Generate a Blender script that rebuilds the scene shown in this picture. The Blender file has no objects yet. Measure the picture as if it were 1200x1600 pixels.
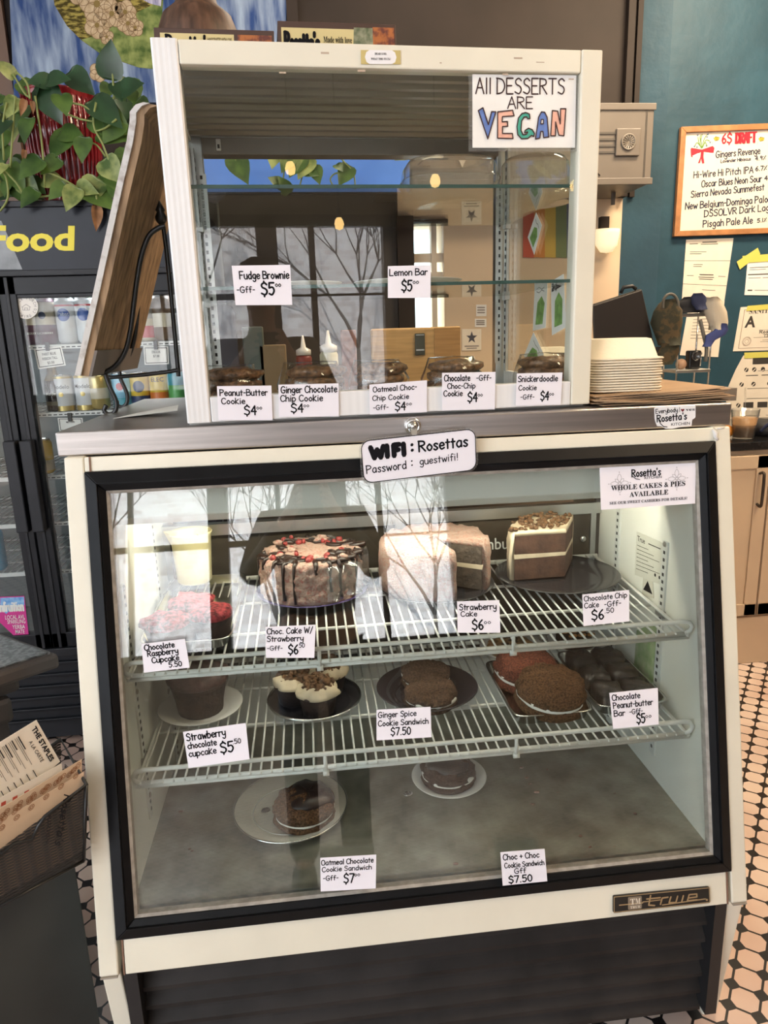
import bpy, math, random
from mathutils import Vector as V, Matrix, noise
random.seed(7)
SC = bpy.context.scene
COL = SC.collection
PI = math.pi

# ------------------------------------------------------------------ camera
CAM = V((-0.1864, -1.3051, 1.3478)); YAW, PIT, ROL, FPX = 0.1019, 0.2428, -0.0322, 1113.35
_f = V((math.sin(YAW) * math.cos(PIT), math.cos(YAW) * math.cos(PIT), -math.sin(PIT)))
_r0 = V((math.cos(YAW), -math.sin(YAW), 0)); _u0 = _r0.cross(_f)
_r = _r0 * math.cos(ROL) + _u0 * math.sin(ROL); _u = -_r0 * math.sin(ROL) + _u0 * math.cos(ROL)
cd = bpy.data.cameras.new('camera'); cam = bpy.data.objects.new('camera', cd); COL.objects.link(cam)
cd.sensor_fit = 'HORIZONTAL'; cd.sensor_width = 36; cd.lens = FPX / 1200 * 36; cd.clip_start = 0.02; cd.clip_end = 200
M = Matrix.Identity(4)
for i in range(3):
    M[i][0], M[i][1], M[i][2], M[i][3] = _r[i], _u[i], -_f[i], CAM[i]
cam.matrix_world = M
SC.camera = cam

# ------------------------------------------------------------------ world, lights, exposure
SC.view_settings.view_transform = 'Standard'; SC.view_settings.look = 'None'
SC.view_settings.gamma = 1; SC.view_settings.use_curve_mapping = False
SC.view_settings.exposure = 0.0
SC.cycles.max_bounces = 12; SC.cycles.transparent_max_bounces = 32; SC.cycles.glossy_bounces = 5
SC.cycles.sample_clamp_indirect = 6
w = bpy.data.worlds.new('overcast_sky'); SC.world = w; w.use_nodes = True
bg = w.node_tree.nodes['Background']; bg.inputs[0].default_value = (0.80, 0.90, 1.0, 1); bg.inputs[1].default_value = 6.5


def area(name, loc, aim, sx, sy, power, col):
    l = bpy.data.lights.new(name, 'AREA'); l.shape = 'RECTANGLE'; l.size = sx; l.size_y = sy; l.energy = power; l.color = col
    o = bpy.data.objects.new(name, l); COL.objects.link(o); o.location = loc
    o.rotation_euler = (V(aim) - V(loc)).to_track_quat('-Z', 'Y').to_euler()
    return o


def point(name, loc, power, col, rad=.04):
    l = bpy.data.lights.new(name, 'POINT'); l.energy = power; l.color = col; l.shadow_soft_size = rad
    o = bpy.data.objects.new(name, l); COL.objects.link(o); o.location = loc
    return o


area('window_daylight', (-2.6, -4.2, 2.75), (-0.3, 0.3, 1.0), 2.6, 0.6, 42, (0.86, 0.93, 1.0))
area('side_daylight', (-3.6, -0.6, 2.3), (-0.6, 0.4, 1.0), 2.4, 1.6, 30, (0.86, 0.93, 1.0))
area('ceiling_light_warm', (1.9, -0.7, 3.15), (0.9, 0.4, 1.0), 1.2, 0.5, 78, (1.0, 0.76, 0.50))
area('ceiling_light_counter', (1.7, 1.1, 3.15), (1.7, 1.5, 0.9), 0.9, 0.4, 75, (1.0, 0.79, 0.55))
area('ceiling_light_kitchen', (0.2, 1.55, 3.1), (0.3, 1.3, 1.0), 1.2, 0.4, 14, (1.0, 0.84, 0.64))
area('case_lamp', (0.0, 0.14, 1.085), (0.0, 0.22, 0.3), 1.0, 0.05, 8.5, (1.0, 0.93, 0.76))
area('cooler_lamp', (-1.0, 1.32, 1.54), (-1.0, 1.30, 0.5), 1.0, 0.05, 4.0, (0.9, 0.96, 1.0))

sl_ = bpy.data.lights.new('sun', 'SUN'); sl_.energy = 17; sl_.angle = .02; sl_.color = (1, .95, .88)
so = bpy.data.objects.new('sun', sl_); COL.objects.link(so); so.rotation_euler = V((.30, -1, -1.0)).to_track_quat('-Z', 'Y').to_euler(); so.location = (0, 8, 12)

# ------------------------------------------------------------------ pixel rays (photograph frame 1200 x 1600)


def ray(x, y):
    return _f + _r * ((x - 600) / FPX) - _u * ((y - 800) / FPX)


def hit(x, y, P0, n):
    d = ray(x, y); n = V(n)
    return CAM + d * ((V(P0) - CAM).dot(n) / d.dot(n))


def aty(x, y, Y): return hit(x, y, (0, Y, 0), (0, 1, 0))
def atz(x, y, Z): return hit(x, y, (0, 0, Z), (0, 0, 1))
def atx(x, y, X): return hit(x, y, (X, 0, 0), (1, 0, 0))


H = 1.2; FZ = -.10      # counter top, floor level
def sl(z): return -.0145 + .2127 * (z - 1.1568)       # the slanted front of the lower case
SN = V((0, -1, .2127)).normalized()
def SP(x, z, off=0.0): return V((x, sl(z), z)) + SN * off
def SL(x, y, off=0.0): return hit(x, y, V((0, sl(1.0), 1.0)) + SN * off, SN)


UA = math.atan2(.036, .761); UX = V((math.cos(UA), math.sin(UA), 0)); UY = V((-math.sin(UA), math.cos(UA), 0)); UO = V((-.401, .002, H))
def UF(p): return UO + UX * p[0] + UY * p[1] + V((0, 0, p[2]))
def UP(x, y, yl=0.0): return hit(x, y, UO + UY * yl, UY)
def UL(x, y, yl=0.0):
    p = UP(x, y, yl) - UO
    return V((p.dot(UX), yl, p.z))


# ------------------------------------------------------------------ materials
MATS = {}


def mat(name, col, rough=.5, metal=0, var=0, vs=8, bump=0, bs=60, spec=.5, col2=None, emit=None, es=1, stretch=None, coat=0, lo=.35, hi=.65):
    if name in MATS: return MATS[name]
    m = bpy.data.materials.new(name); m.use_nodes = True; nt = m.node_tree; N = nt.nodes; L = nt.links
    b = N['Principled BSDF']; c = (*col, 1)
    b.inputs['Base Color'].default_value = c; b.inputs['Roughness'].default_value = rough; b.inputs['Metallic'].default_value = metal
    b.inputs['Specular IOR Level'].default_value = spec; b.inputs['Coat Weight'].default_value = coat
    tc = mp = None
    if var or bump or col2:
        tc = N.new('ShaderNodeTexCoord'); mp = N.new('ShaderNodeMapping'); L.new(tc.outputs['Object'], mp.inputs[0])
        if stretch: mp.inputs['Scale'].default_value = stretch
    if var or col2:
        nz = N.new('ShaderNodeTexNoise'); nz.inputs['Scale'].default_value = vs; nz.inputs['Detail'].default_value = 5; L.new(mp.outputs[0], nz.inputs[0])
        rp = N.new('ShaderNodeValToRGB'); L.new(nz.outputs[0], rp.inputs[0])
        rp.color_ramp.elements[0].position = lo; rp.color_ramp.elements[1].position = hi
        rp.color_ramp.elements[0].color = (*[max(0, k * (1 - var)) for k in col], 1)
        rp.color_ramp.elements[1].color = (*(col2 if col2 else [min(1, k * (1 + var)) for k in col]), 1)
        L.new(rp.outputs[0], b.inputs['Base Color'])
    if bump:
        n2 = N.new('ShaderNodeTexNoise'); n2.inputs['Scale'].default_value = bs; n2.inputs['Detail'].default_value = 4; L.new(mp.outputs[0], n2.inputs[0])
        bp = N.new('ShaderNodeBump'); bp.inputs['Strength'].default_value = bump; bp.inputs['Distance'].default_value = .004
        L.new(n2.outputs[0], bp.inputs['Height']); L.new(bp.outputs[0], b.inputs['Normal'])
    if emit:
        b.inputs['Emission Color'].default_value = (*emit, 1); b.inputs['Emission Strength'].default_value = es
    MATS[name] = m
    return m


def glass_mat(name, tint=(1, 1, 1), boost=1.0, rough=0.0, haze=0.0):
    """clear sheet: what passes straight through, plus the mirror image Fresnel gives at this angle"""
    m = bpy.data.materials.new(name); m.use_nodes = True; nt = m.node_tree; N = nt.nodes; L = nt.links
    N.remove(N['Principled BSDF']); out = N['Material Output']
    g = N.new('ShaderNodeNewGeometry'); dt = N.new('ShaderNodeVectorMath'); dt.operation = 'DOT_PRODUCT'
    L.new(g.outputs['Normal'], dt.inputs[0]); L.new(g.outputs['Incoming'], dt.inputs[1])
    def mth(op, a, bb):
        k = N.new('ShaderNodeMath'); k.operation = op
        for i, q in enumerate((a, bb)):
            if q is None: continue
            if isinstance(q, (int, float)): k.inputs[i].default_value = q
            else: L.new(q, k.inputs[i])
        return k.outputs[0]
    c = mth('ABSOLUTE', dt.outputs['Value'], None); s = mth('SUBTRACT', 1.0, c); p5 = mth('POWER', s, 5.0)
    fr = mth('MULTIPLY', mth('ADD', mth('MULTIPLY', p5, .96), .04), boost); fr = mth('MINIMUM', fr, .95)
    t = N.new('ShaderNodeBsdfTransparent'); t.inputs[0].default_value = (*tint, 1)
    gl = N.new('ShaderNodeBsdfGlossy'); gl.inputs['Roughness'].default_value = rough
    mx = N.new('ShaderNodeMixShader'); L.new(fr, mx.inputs[0]); L.new(t.outputs[0], mx.inputs[1]); L.new(gl.outputs[0], mx.inputs[2])
    fin = mx
    if haze:
        df = N.new('ShaderNodeBsdfDiffuse'); df.inputs[0].default_value = (.8, .8, .78, 1)
        m2 = N.new('ShaderNodeMixShader'); m2.inputs[0].default_value = haze
        L.new(mx.outputs[0], m2.inputs[1]); L.new(df.outputs[0], m2.inputs[2]); fin = m2
    L.new(fin.outputs[0], out.inputs[0]); MATS[name] = m
    return m


WHITE = mat('cream_enamel', (.735, .69, .565), .35, var=.05, vs=5, bump=.05, bs=30)
WHITE2 = mat('white_aluminium', (.74, .73, .72), .38, var=.05, vs=6, stretch=(12, 12, .4))
STEEL = mat('brushed_steel', (.47, .44, .42), .34, 1, var=.12, vs=3, stretch=(1, 1, 30), bump=.04, bs=20)
STEELP = mat('floor_steel', (.33, .32, .265), .40, .75, var=.35, vs=14, bump=.15, bs=40, lo=.3, hi=.7)
CHROME = mat('chrome', (.72, .72, .70), .18, 1)
ALU = mat('aluminium', (.60, .61, .60), .35, 1)
BLACKF = mat('black_frame', (.006, .0062, .007), .40, var=.2, vs=20, spec=.16)
BLACK = mat('black', (.012, .012, .013), .45)
BLACKM = mat('black_ink', (.008, .008, .010), .8, spec=.1)
GASKET = mat('grey_gasket', (.30, .27, .23), .6, var=.2, vs=60)
GRILLE = mat('charcoal_grille', (.026, .022, .020), .55, var=.3, vs=8, spec=.2)
INNER = mat('case_liner', (.74, .73, .66), .45, var=.05, vs=4)
WIRE = mat('wire_coating', (.72, .71, .66), .35, var=.1, vs=20)
PAPER = mat('card_paper', (.80, .77, .82), .8, spec=.2)
PAPERW = mat('plain_paper', (.80, .78, .74), .85, spec=.2, var=.05, vs=12)
PAPERC = mat('cream_paper', (.76, .68, .56), .85, spec=.2, var=.05, vs=10)
KRAFT = mat('kraft_paper', (.50, .34, .20), .85, spec=.2, var=.1, vs=14)
GLASSL = glass_mat('case_glass', (.965, .98, .975), 1.25)
GLASSU = glass_mat('cabinet_glass', (.96, .975, .965), 1.1)
GLASSS = glass_mat('shelf_glass', (.90, .95, .93), 1.0)
GLASSC = glass_mat('cooler_glass', (.93, .95, .95), .8)
PLASTIC = glass_mat('clear_plastic', (.93, .93, .92), 1.5, .04, .05)
LAMIN = glass_mat('laminate', (.97, .97, .97), 1.2, .1, .06)
GREENEDGE = mat('glass_edge', (.05, .10, .09), .2)
CHOC = mat('chocolate_cake', (.030, .015, .010), .8, var=.45, vs=45, bump=.6, bs=160)
CHOCD = mat('dark_chocolate', (.022, .010, .007), .35, var=.3, vs=30)
COOKIE = mat('brown_cookie', (.115, .056, .026), .9, spec=.2, var=.55, vs=260, bump=1, bs=300, lo=.35, hi=.65)
COOKIED = mat('chocolate_cookie', (.058, .030, .018), .9, spec=.2, var=.55, vs=260, bump=1, bs=300, lo=.35, hi=.65)
REDCOOK = mat('red_velvet_cookie', (.15, .045, .026), .9, spec=.2, var=.55, vs=240, bump=1, bs=300, lo=.35, hi=.65)
CREAM = mat('cream_frosting', (.62, .50, .35), .65, var=.1, vs=30, bump=.3, bs=70)
CREAMW = mat('white_filling', (.85, .81, .74), .6, bump=.3, bs=80)
PINKF = mat('strawberry_frosting', (.52, .36, .29), .8, spec=.2, col2=(.36, .15, .12), var=.25, vs=170, bump=.9, bs=240, lo=.50, hi=.66)
RASP = mat('raspberry_frosting', (.28, .040, .045), .7, spec=.2, var=.7, vs=120, bump=.8, bs=220)
BERRY = mat('strawberry_piece', (.26, .028, .024), .5, var=.3, vs=60)
CRUMB = mat('cookie_crumb', (.12, .058, .024), .85, var=.5, vs=80)
PLATEW = mat('white_plate', (.80, .78, .74), .25)
PLATED = mat('dark_plate', (.02, .018, .02), .18)
PLATEP = mat('purple_plate', (.05, .035, .11), .25)
WOOD = mat('raw_wood', (.31, .20, .115), .7, spec=.25, var=.35, vs=5, stretch=(12, 12, 1), bump=.1, bs=20)
BAMBOO = mat('bamboo', (.52, .32, .13), .5, var=.15, vs=6, stretch=(1, 1, 14))
IRON = mat('wrought_iron', (.012, .012, .012), .35)
DARKBROWN = mat('dark_brown_paint', (.021, .0135, .010), .6, spec=.25, var=.15, vs=4)
FOAM = mat('foam_tray', (.78, .70, .55), .7, var=.04, vs=10, bump=.15, bs=200)
LEAF = mat('pothos_leaf', (.030, .075, .016), .38, col2=(.085, .155, .032), var=.3, vs=14)
LEAFL = mat('variegated_leaf', (.075, .14, .03), .38, col2=(.32, .36, .12), var=.3, vs=22)
STEM = mat('pothos_stem', (.20, .24, .07), .5)
WALLC = mat('beige_wall', (.62, .47, .32), .7, var=.04, vs=3)


# ------------------------------------------------------------------ mesh builder
class MB:
    def __init__(s, xf=None): s.v = []; s.f = []; s.mi = []; s.sm = []; s.xf = xf; s.cur = 0
    def add(s, vs, fs, smooth=False):
        k = len(s.v)
        s.v += [V(s.xf(p)) if s.xf else V(p) for p in vs]
        for q in fs: s.f.append(tuple(i + k for i in q)); s.sm.append(smooth); s.mi.append(s.cur)
        return s
    def box(s, x0, x1, y0, y1, z0, z1):
        return s.hexa([(x0, y0, z0), (x1, y0, z0), (x1, y1, z0), (x0, y1, z0), (x0, y0, z1), (x1, y0, z1), (x1, y1, z1), (x0, y1, z1)])
    def hexa(s, p): return s.add(p, [(0, 3, 2, 1), (4, 5, 6, 7), (0, 1, 5, 4), (1, 2, 6, 5), (2, 3, 7, 6), (3, 0, 4, 7)])
    def prism(s, a, b):
        n = len(a)
        return s.add(list(a) + list(b), [tuple(range(n - 1, -1, -1)), tuple(range(n, 2 * n))] + [(i, (i + 1) % n, n + (i + 1) % n, n + i) for i in range(n)])
    def obox(s, c, ax, ay, az, hx, hy, hz):
        c = V(c); ax, ay, az = V(ax).normalized() * hx, V(ay).normalized() * hy, V(az).normalized() * hz
        return s.hexa([c + ax * i + ay * j + az * k for k in (-1, 1) for (i, j) in ((-1, -1), (1, -1), (1, 1), (-1, 1))])
    def tube(s, pts, r, seg=8, closed=False, cap=True):
        pts = [V(p) for p in pts]; n = len(pts); R = r if isinstance(r, (list, tuple)) else [r] * n
        vs = []; prev = None
        for i, p in enumerate(pts):
            if closed: t = pts[(i + 1) % n] - pts[i - 1]
            else: t = pts[min(i + 1, n - 1)] - pts[max(i - 1, 0)]
            t = t.normalized() if t.length > 1e-9 else V((0, 0, 1))
            if prev is None:
                a = V((0, 0, 1)) if abs(t.z) < .9 else V((1, 0, 0)); e = t.cross(a).normalized()
            else:
                e = prev - t * prev.dot(t); e = e.normalized() if e.length > 1e-6 else t.orthogonal().normalized()
            prev = e; b = t.cross(e)
            vs += [p + (e * math.cos(2 * PI * j / seg) + b * math.sin(2 * PI * j / seg)) * R[i] for j in range(seg)]
        fs = []
        for i in range(n if closed else n - 1):
            k = (i + 1) % n
            fs += [(i * seg + j, i * seg + (j + 1) % seg, k * seg + (j + 1) % seg, k * seg + j) for j in range(seg)]
        if cap and not closed: fs += [tuple(range(seg - 1, -1, -1)), tuple((n - 1) * seg + j for j in range(seg))]
        return s.add(vs, fs, True)
    def loops(s, c, prof, n=2.0, seg=40, cap0=True, cap1=True, jit=None, a0=0, smooth=True, rot=0):
        """stacked super-ellipse rings: plates, cans, trays, cups, cookies"""
        c = V(c); vs = []
        for (rx, ry, z) in prof:
            for j in range(seg):
                a = 2 * PI * j / seg + a0; ca, sa = math.cos(a), math.sin(a)
                x = math.copysign(abs(ca) ** (2 / n), ca) * rx; y = math.copysign(abs(sa) ** (2 / n), sa) * ry
                if rot: x, y = x * math.cos(rot) - y * math.sin(rot), x * math.sin(rot) + y * math.cos(rot)
                p = c + V((x, y, z))
                if jit:
                    d = noise.fractal(p * jit[1] + V((jit[2], 0, 0)), 1.0, 2.0, 3) * jit[0]
                    o = V((x, y, 0)); o = o.normalized() if o.length > 1e-6 else V((0, 0, 0))
                    p = p + o * d + V((0, 0, d * (jit[3] if len(jit) > 3 else .6)))
                vs.append(p)
        fs = []; m = len(prof)
        for i in range(m - 1):
            fs += [(i * seg + j, i * seg + (j + 1) % seg, (i + 1) * seg + (j + 1) % seg, (i + 1) * seg + j) for j in range(seg)]
        if cap0: fs.append(tuple(range(seg - 1, -1, -1)))
        if cap1: fs.append(tuple((m - 1) * seg + j for j in range(seg)))
        return s.add(vs, fs, smooth)
    def ball(s, c, rx, ry=None, rz=None, seg=12, rings=7, jit=None):
        ry = ry or rx; rz = rz or rx
        pr = [(rx * math.sin(PI * i / rings) + 1e-5, ry * math.sin(PI * i / rings) + 1e-5, -rz * math.cos(PI * i / rings)) for i in range(rings + 1)]
        return s.loops(c, pr, 2, seg, True, True, jit)
    def sector(s, c, r0, r1, z0, z1, a0, a1, seg=28, jit=None, inner=None):
        """a closed wedge of a ring (angles in degrees)"""
        c = V(c); vs = []; k = max(2, int(seg))
        for i in range(k + 1):
            a = math.radians(a0 + (a1 - a0) * i / k); d = V((math.cos(a), math.sin(a), 0))
            q = [c + d * r0 + V((0, 0, z0)), c + d * r1 + V((0, 0, z0)), c + d * r1 + V((0, 0, z1)), c + d * r0 + V((0, 0, z1))]
            if jit:
                q = [p + (d + V((0, 0, .5))) * noise.fractal(p * jit[1], 1, 2, 3) * jit[0] for p in q]
            vs += q
        fs = [(0, 1, 2, 3), tuple(4 * k + j for j in (3, 2, 1, 0))]
        for i in range(k):
            fs += [(4 * i + j, 4 * i + 4 + j, 4 * i + 4 + (j + 1) % 4, 4 * i + (j + 1) % 4) for j in range(4)]
        return s.add(vs, fs)
    def leaf(s, base, tip, nrm, wid=.75, fold=.18, droop=.15):
        base, tip = V(base), V(tip); d = tip - base; L = d.length; d.normalize(); nrm = V(nrm); sd = d.cross(nrm).normalized(); nn = sd.cross(d)
        pf = [(-.10, .0), (-.13, .25), (-.04, .42), (.15, .5), (.38, .47), (.6, .34), (.8, .17), (1, 0)]
        vs = []
        for (t, h) in pf:
            cz = -droop * t * t * L
            vs += [base + d * (t if h else max(t, 0)) * L + nn * cz, base + d * t * L + sd * h * wid * L + nn * (cz + fold * h * L), base + d * t * L - sd * h * wid * L + nn * (cz + fold * h * L)]
        fs = []
        for i in range(len(pf) - 1):
            a, b = 3 * i, 3 * i + 3
            fs += [(a, a + 1, b + 1, b), (a, b, b + 2, a + 2)]
        return s.add(vs, fs, True)
    def build(s, name, mats, parent=None, bevel=0, origin=None, kind=None):
        me = bpy.data.meshes.new(name); mats = mats if isinstance(mats, (list, tuple)) else [mats]
        if not s.v: return None
        xs = [p.x for p in s.v]; ys = [p.y for p in s.v]; zs = [p.z for p in s.v]
        o0 = V(origin) if origin else V(((min(xs) + max(xs)) / 2, (min(ys) + max(ys)) / 2, min(zs)))
        me.from_pydata([p - o0 for p in s.v], [], s.f)
        for mm in mats: me.materials.append(mm)
        me.polygons.foreach_set('use_smooth', s.sm); me.polygons.foreach_set('material_index', s.mi)
        me.update()
        ob = bpy.data.objects.new(name, me); COL.objects.link(ob)
        if parent is not None:
            ob.parent = parent; ob.location = o0 - W(parent)
        else: ob.location = o0
        if bevel:
            b = ob.modifiers.new('edge', 'BEVEL'); b.width = bevel; b.segments = 2; b.limit_method = 'ANGLE'
        if kind: ob['kind'] = kind
        return ob


def pieces(name, m, parent, lst):
    return [b.build(name, m, parent) for b in lst]


def W(o):
    p = V(o.location)
    while o.parent: o = o.parent; p += V(o.location)
    return p


def tag(o, label, cat, group=None):
    o['label'] = label; o['category'] = cat
    if group: o['group'] = group
    return o


def thing(name, label, cat, loc, group=None):
    o = bpy.data.objects.new(name, None); COL.objects.link(o); o.location = V(loc); o.empty_display_size = .05
    return tag(o, label, cat, group)


def dup(root, loc, label=None, group=None):
    r = root.copy(); COL.objects.link(r); r.location = V(loc)
    if label: r['label'] = label
    if group: r['group'] = group
    for ch in list(root.children):
        c = ch.copy(); COL.objects.link(c); c.parent = r
        for g in list(ch.children):
            d = g.copy(); COL.objects.link(d); d.parent = c
    return r


# ------------------------------------------------------------------ lettering
GL = {
 'A': (5, "0,0 2.5,8 5,0|1,3 4,3"), 'B': (4.4, "0,0 0,8|~0,8 3.4,7.4 3.4,5 0,4.3|~0,4.3 3.8,3.8 4.2,1 0,0"), 'C': (4.6, "~4.5,6.6 3,8 1,7 .1,4 1,.8 3,0 4.6,1.4"),
 'D': (4.8, "0,0 0,8|~-.4,8 3.2,7.2 4.7,4 3.2,.8 -.2,0"), 'E': (4, "4,8 0,8 0,0 4,0|0,4.2 3.2,4.2"), 'F': (4, "4,8 0,8 0,0|0,4.2 3.2,4.2"),
 'G': (5, "~4.5,6.8 3,8 1,7 .1,4 1,.8 3,0 4.5,1.2 4.6,3.4|2.6,3.5 5,3.5"), 'H': (4.4, "0,0 0,8|4.3,0 4.3,8|0,4 4.3,4"), 'I': (1.2, ".6,0 .6,8"),
 'J': (3.4, "~3.2,8 3.2,2 2,.1 .2,1.2"), 'K': (4.2, "0,0 0,8|4,8 0,3.4 4.2,0"), 'L': (3.8, "0,8 0,0 3.8,0"), 'M': (6, "0,0 .6,8 3,2.6 5.4,8 6,0"), 'N': (4.6, "0,0 .2,8 4.3,0 4.5,8"),
 'O': (5, "~2.6,8 .8,7 .1,4 .9,.8 2.6,0 4.3,.9 5,4 4.2,7 2.6,8"), 'P': (4.2, "0,0 0,8|~-.3,8 3.4,7.4 3.8,5 0,3.6"), 'Q': (5, "~2.6,8 .8,7 .1,4 .9,.8 2.6,0 4.3,.9 5,4 4.2,7 2.6,8|3,2 5,-.6"),
 'R': (4.4, "0,0 0,8|~-.3,8 3.4,7.4 3.6,5 0,4|1.4,4 4.4,0"), 'S': (4.2, "~4,6.8 2.4,8 .5,6.8 .9,5 3.2,3.8 4,2 2.6,.1 .1,1"), 'T': (4.8, "0,8 4.8,8|2.4,8 2.4,0"),
 'U': (4.4, "~0,8 .1,2.4 1.2,.2 3.2,.2 4.2,2.4 4.3,8"), 'V': (4.8, "0,8 2.4,0 4.8,8"), 'W': (6.4, "0,8 1.6,0 3.2,6 4.8,0 6.4,8"), 'X': (4.4, "0,0 4.4,8|0,8 4.4,0"), 'Y': (4.6, "0,8 2.3,4 4.6,8|2.3,4 2.3,0"), 'Z': (4.4, "0,8 4.4,8 0,0 4.4,0"),
 'a': (3.8, "~3.2,4.6 1.6,5 .1,2.6 1.4,.1 3.2,1.6 3.3,4.8|3.3,4.8 3.5,.2"), 'b': (3.6, "0,8 0,0|~0,3.6 1.8,5 3.5,2.6 2,0 0,.8"), 'c': (3.2, "~3.2,4.2 1.7,5 .1,2.6 1.5,.1 3.2,.9"),
 'd': (3.8, "~3.3,3.8 1.7,5 .1,2.5 1.5,0 3.3,1.4|3.4,8 3.4,0"), 'e': (3.4, "~.2,2.6 3.2,3 2.4,4.9 .9,4.6 .1,2.4 1.4,.1 3.3,1"), 'f': (2.8, "~3,7.4 1.7,8 1.1,6.4 1.1,0|0,4.6 2.6,4.6"),
 'g': (3.6, "~3.2,4.4 1.6,5 .1,2.8 1.5,.4 3.2,1.8 3.3,4.8|~3.3,4.8 3.2,-1.4 1.8,-2.8 .2,-1.8"), 'h': (3.5, "0,8 0,0|~0,3.2 1.4,4.9 3,4.2 3.3,0"), 'i': (1.1, ".5,5 .5,0|.45,6.9 .6,7.2"),
 'j': (1.8, "~1.4,5 1.4,-1.6 .4,-2.6 -.4,-2|1.4,6.9 1.5,7.2"), 'k': (3.5, "0,8 0,0|3.2,6.4 0,2.6 3.4,0"), 'l': (1.1, ".5,8 .5,0"), 'm': (5.4, "0,5 0,0|~0,3.4 1.3,4.9 2.5,4 2.6,0|~2.6,3.4 4,4.9 5.1,4 5.3,0"),
 'n': (3.4, "0,5 0,0|~0,3.2 1.4,4.9 3,4.2 3.2,0"), 'o': (3.6, "~1.8,5 .1,2.6 1.8,0 3.5,2.5 1.8,5"), 'p': (3.6, "0,5 0,-2.8|~0,3.8 1.8,5 3.5,2.6 2,0 0,.8"), 'q': (3.6, "~3.3,4 1.7,5 .1,2.5 1.5,0 3.3,1.4|3.4,5 3.4,-2.8"),
 'r': (2.6, "0,5 0,0|~0,3 1,4.7 2.6,4.6"), 's': (2.9, "~2.8,4.3 1.5,5 .3,4 1.5,2.6 2.7,1.2 1.4,0 .1,.8"), 't': (2.6, "1.2,7 1.2,0|0,4.8 2.6,4.8"), 'u': (3.5, "~0,5 .1,1.4 1.4,0 3,1 3.2,5|3.2,5 3.4,0"),
 'v': (3.4, "0,5 1.7,0 3.4,5"), 'w': (4.8, "0,5 1.2,0 2.4,4 3.6,0 4.8,5"), 'x': (3.2, "0,0 3.2,5|0,5 3.2,0"), 'y': (3.5, "~0,5 .2,2.2 1.6,1.2 3.2,2.4 3.4,5|~3.4,5 3.2,-1.4 1.8,-2.8 .2,-1.8"), 'z': (3.2, "0,5 3.2,5 0,0 3.2,0"),
 '0': (3.8, "~1.9,8 .3,6 .3,2 1.9,0 3.5,2 3.5,6 1.9,8"), '1': (1.4, ".7,8 .7,0"), '2': (3.8, "~.2,6.4 1.8,8 3.5,6.4 2.4,3.4 .1,0|.1,0 3.8,0"), '3': (3.6, "~.2,7.2 2.2,8 3.2,6.2 1.4,4.4 3.5,2.6 2,0 0,.8"),
 '4': (3.8, "2.8,0 2.8,8 0,3 3.8,3"), '5': (3.8, "3.6,8 .5,8 .3,4.6|~.3,4.6 2.6,5 3.6,2.6 2,0 .1,.8"), '6': (3.8, "~3,8 .9,5.4 .2,2.4 1.8,0 3.6,2 2,4.2 .4,2.6"), '7': (3.8, "0,8 3.8,8 1.4,0"), '8': (3.8, "~1.9,4.4 .4,6.2 1.9,8 3.4,6.2 1.9,4.4 .1,2 1.9,0 3.7,2 1.9,4.4"), '9': (3.8, "~3.4,6.4 1.6,8 .2,6 1.7,4 3.4,6|3.4,7 3,0"),
 '$': (4.2, "~4,6.8 2.4,8 .5,6.8 .9,5 3.2,3.8 4,2 2.6,.1 .1,1|2.2,9 2.2,8.4|2,-.4 2,-1.2"), '.': (1.2, ".5,.1 .7,.3"), ',': (1.2, ".7,.4 .4,-1.2"), '-': (2.4, ".2,3.6 2.2,3.6"), ':': (1.4, ".6,1 .8,1.2|.6,5 .8,5.2"),
 '!': (1.4, ".7,8 .7,2.4|.6,.1 .8,.3"), '/': (3, "0,-1 3,8.4"), '&': (4.6, "~4.4,0 1,5.4 1.6,7.8 2.8,6.2 .3,2 1.6,0 4.2,3"), "'": (1.2, ".6,8 .5,6.4"), '+': (3.4, "1.7,1.4 1.7,5.6|0,3.5 3.4,3.5"), '%': (4, "0,0 4,8|.6,6.4 .8,6.8|3.2,1.2 3.4,1.6"), '?': (3.4, "~.2,6.6 1.8,8 3.2,6.4 1.7,4 1.6,2.2|1.5,.1 1.7,.3"),
}


def cr(pts, k=5):
    out = []; n = len(pts)
    for i in range(n - 1):
        p0, p1, p2, p3 = pts[max(i - 1, 0)], pts[i], pts[i + 1], pts[min(i + 2, n - 1)]
        for j in range(k):
            t = j / k
            out.append(tuple(.5 * (2 * p1[d] + (p2[d] - p0[d]) * t + (2 * p0[d] - 5 * p1[d] + 4 * p2[d] - p3[d]) * t * t + (3 * p1[d] - p0[d] - 3 * p2[d] + p3[d]) * t ** 3) for d in range(len(p1))))
    out.append(tuple(pts[-1]))
    return out


STROKES = {}
for _c, (_w, _s) in GL.items():
    st = []
    for q in _s.split('|'):
        sm = q.startswith('~'); pp = [tuple(float(a) for a in t.split(',')) for t in q.lstrip('~').split()]
        st.append(cr(pp, 4) if sm and len(pp) > 2 else pp)
    STROKES[_c] = (_w, st)


def text_strokes(text):
    x = 0; out = []
    for ch in text:
        if ch == ' ': x += 2.6; continue
        if ch not in STROKES: x += 2; continue
        wd, st = STROKES[ch]
        out += [[(x + a, b) for a, b in s] for s in st]; x += wd + 1.15
    return out, x - 1.15


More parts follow.
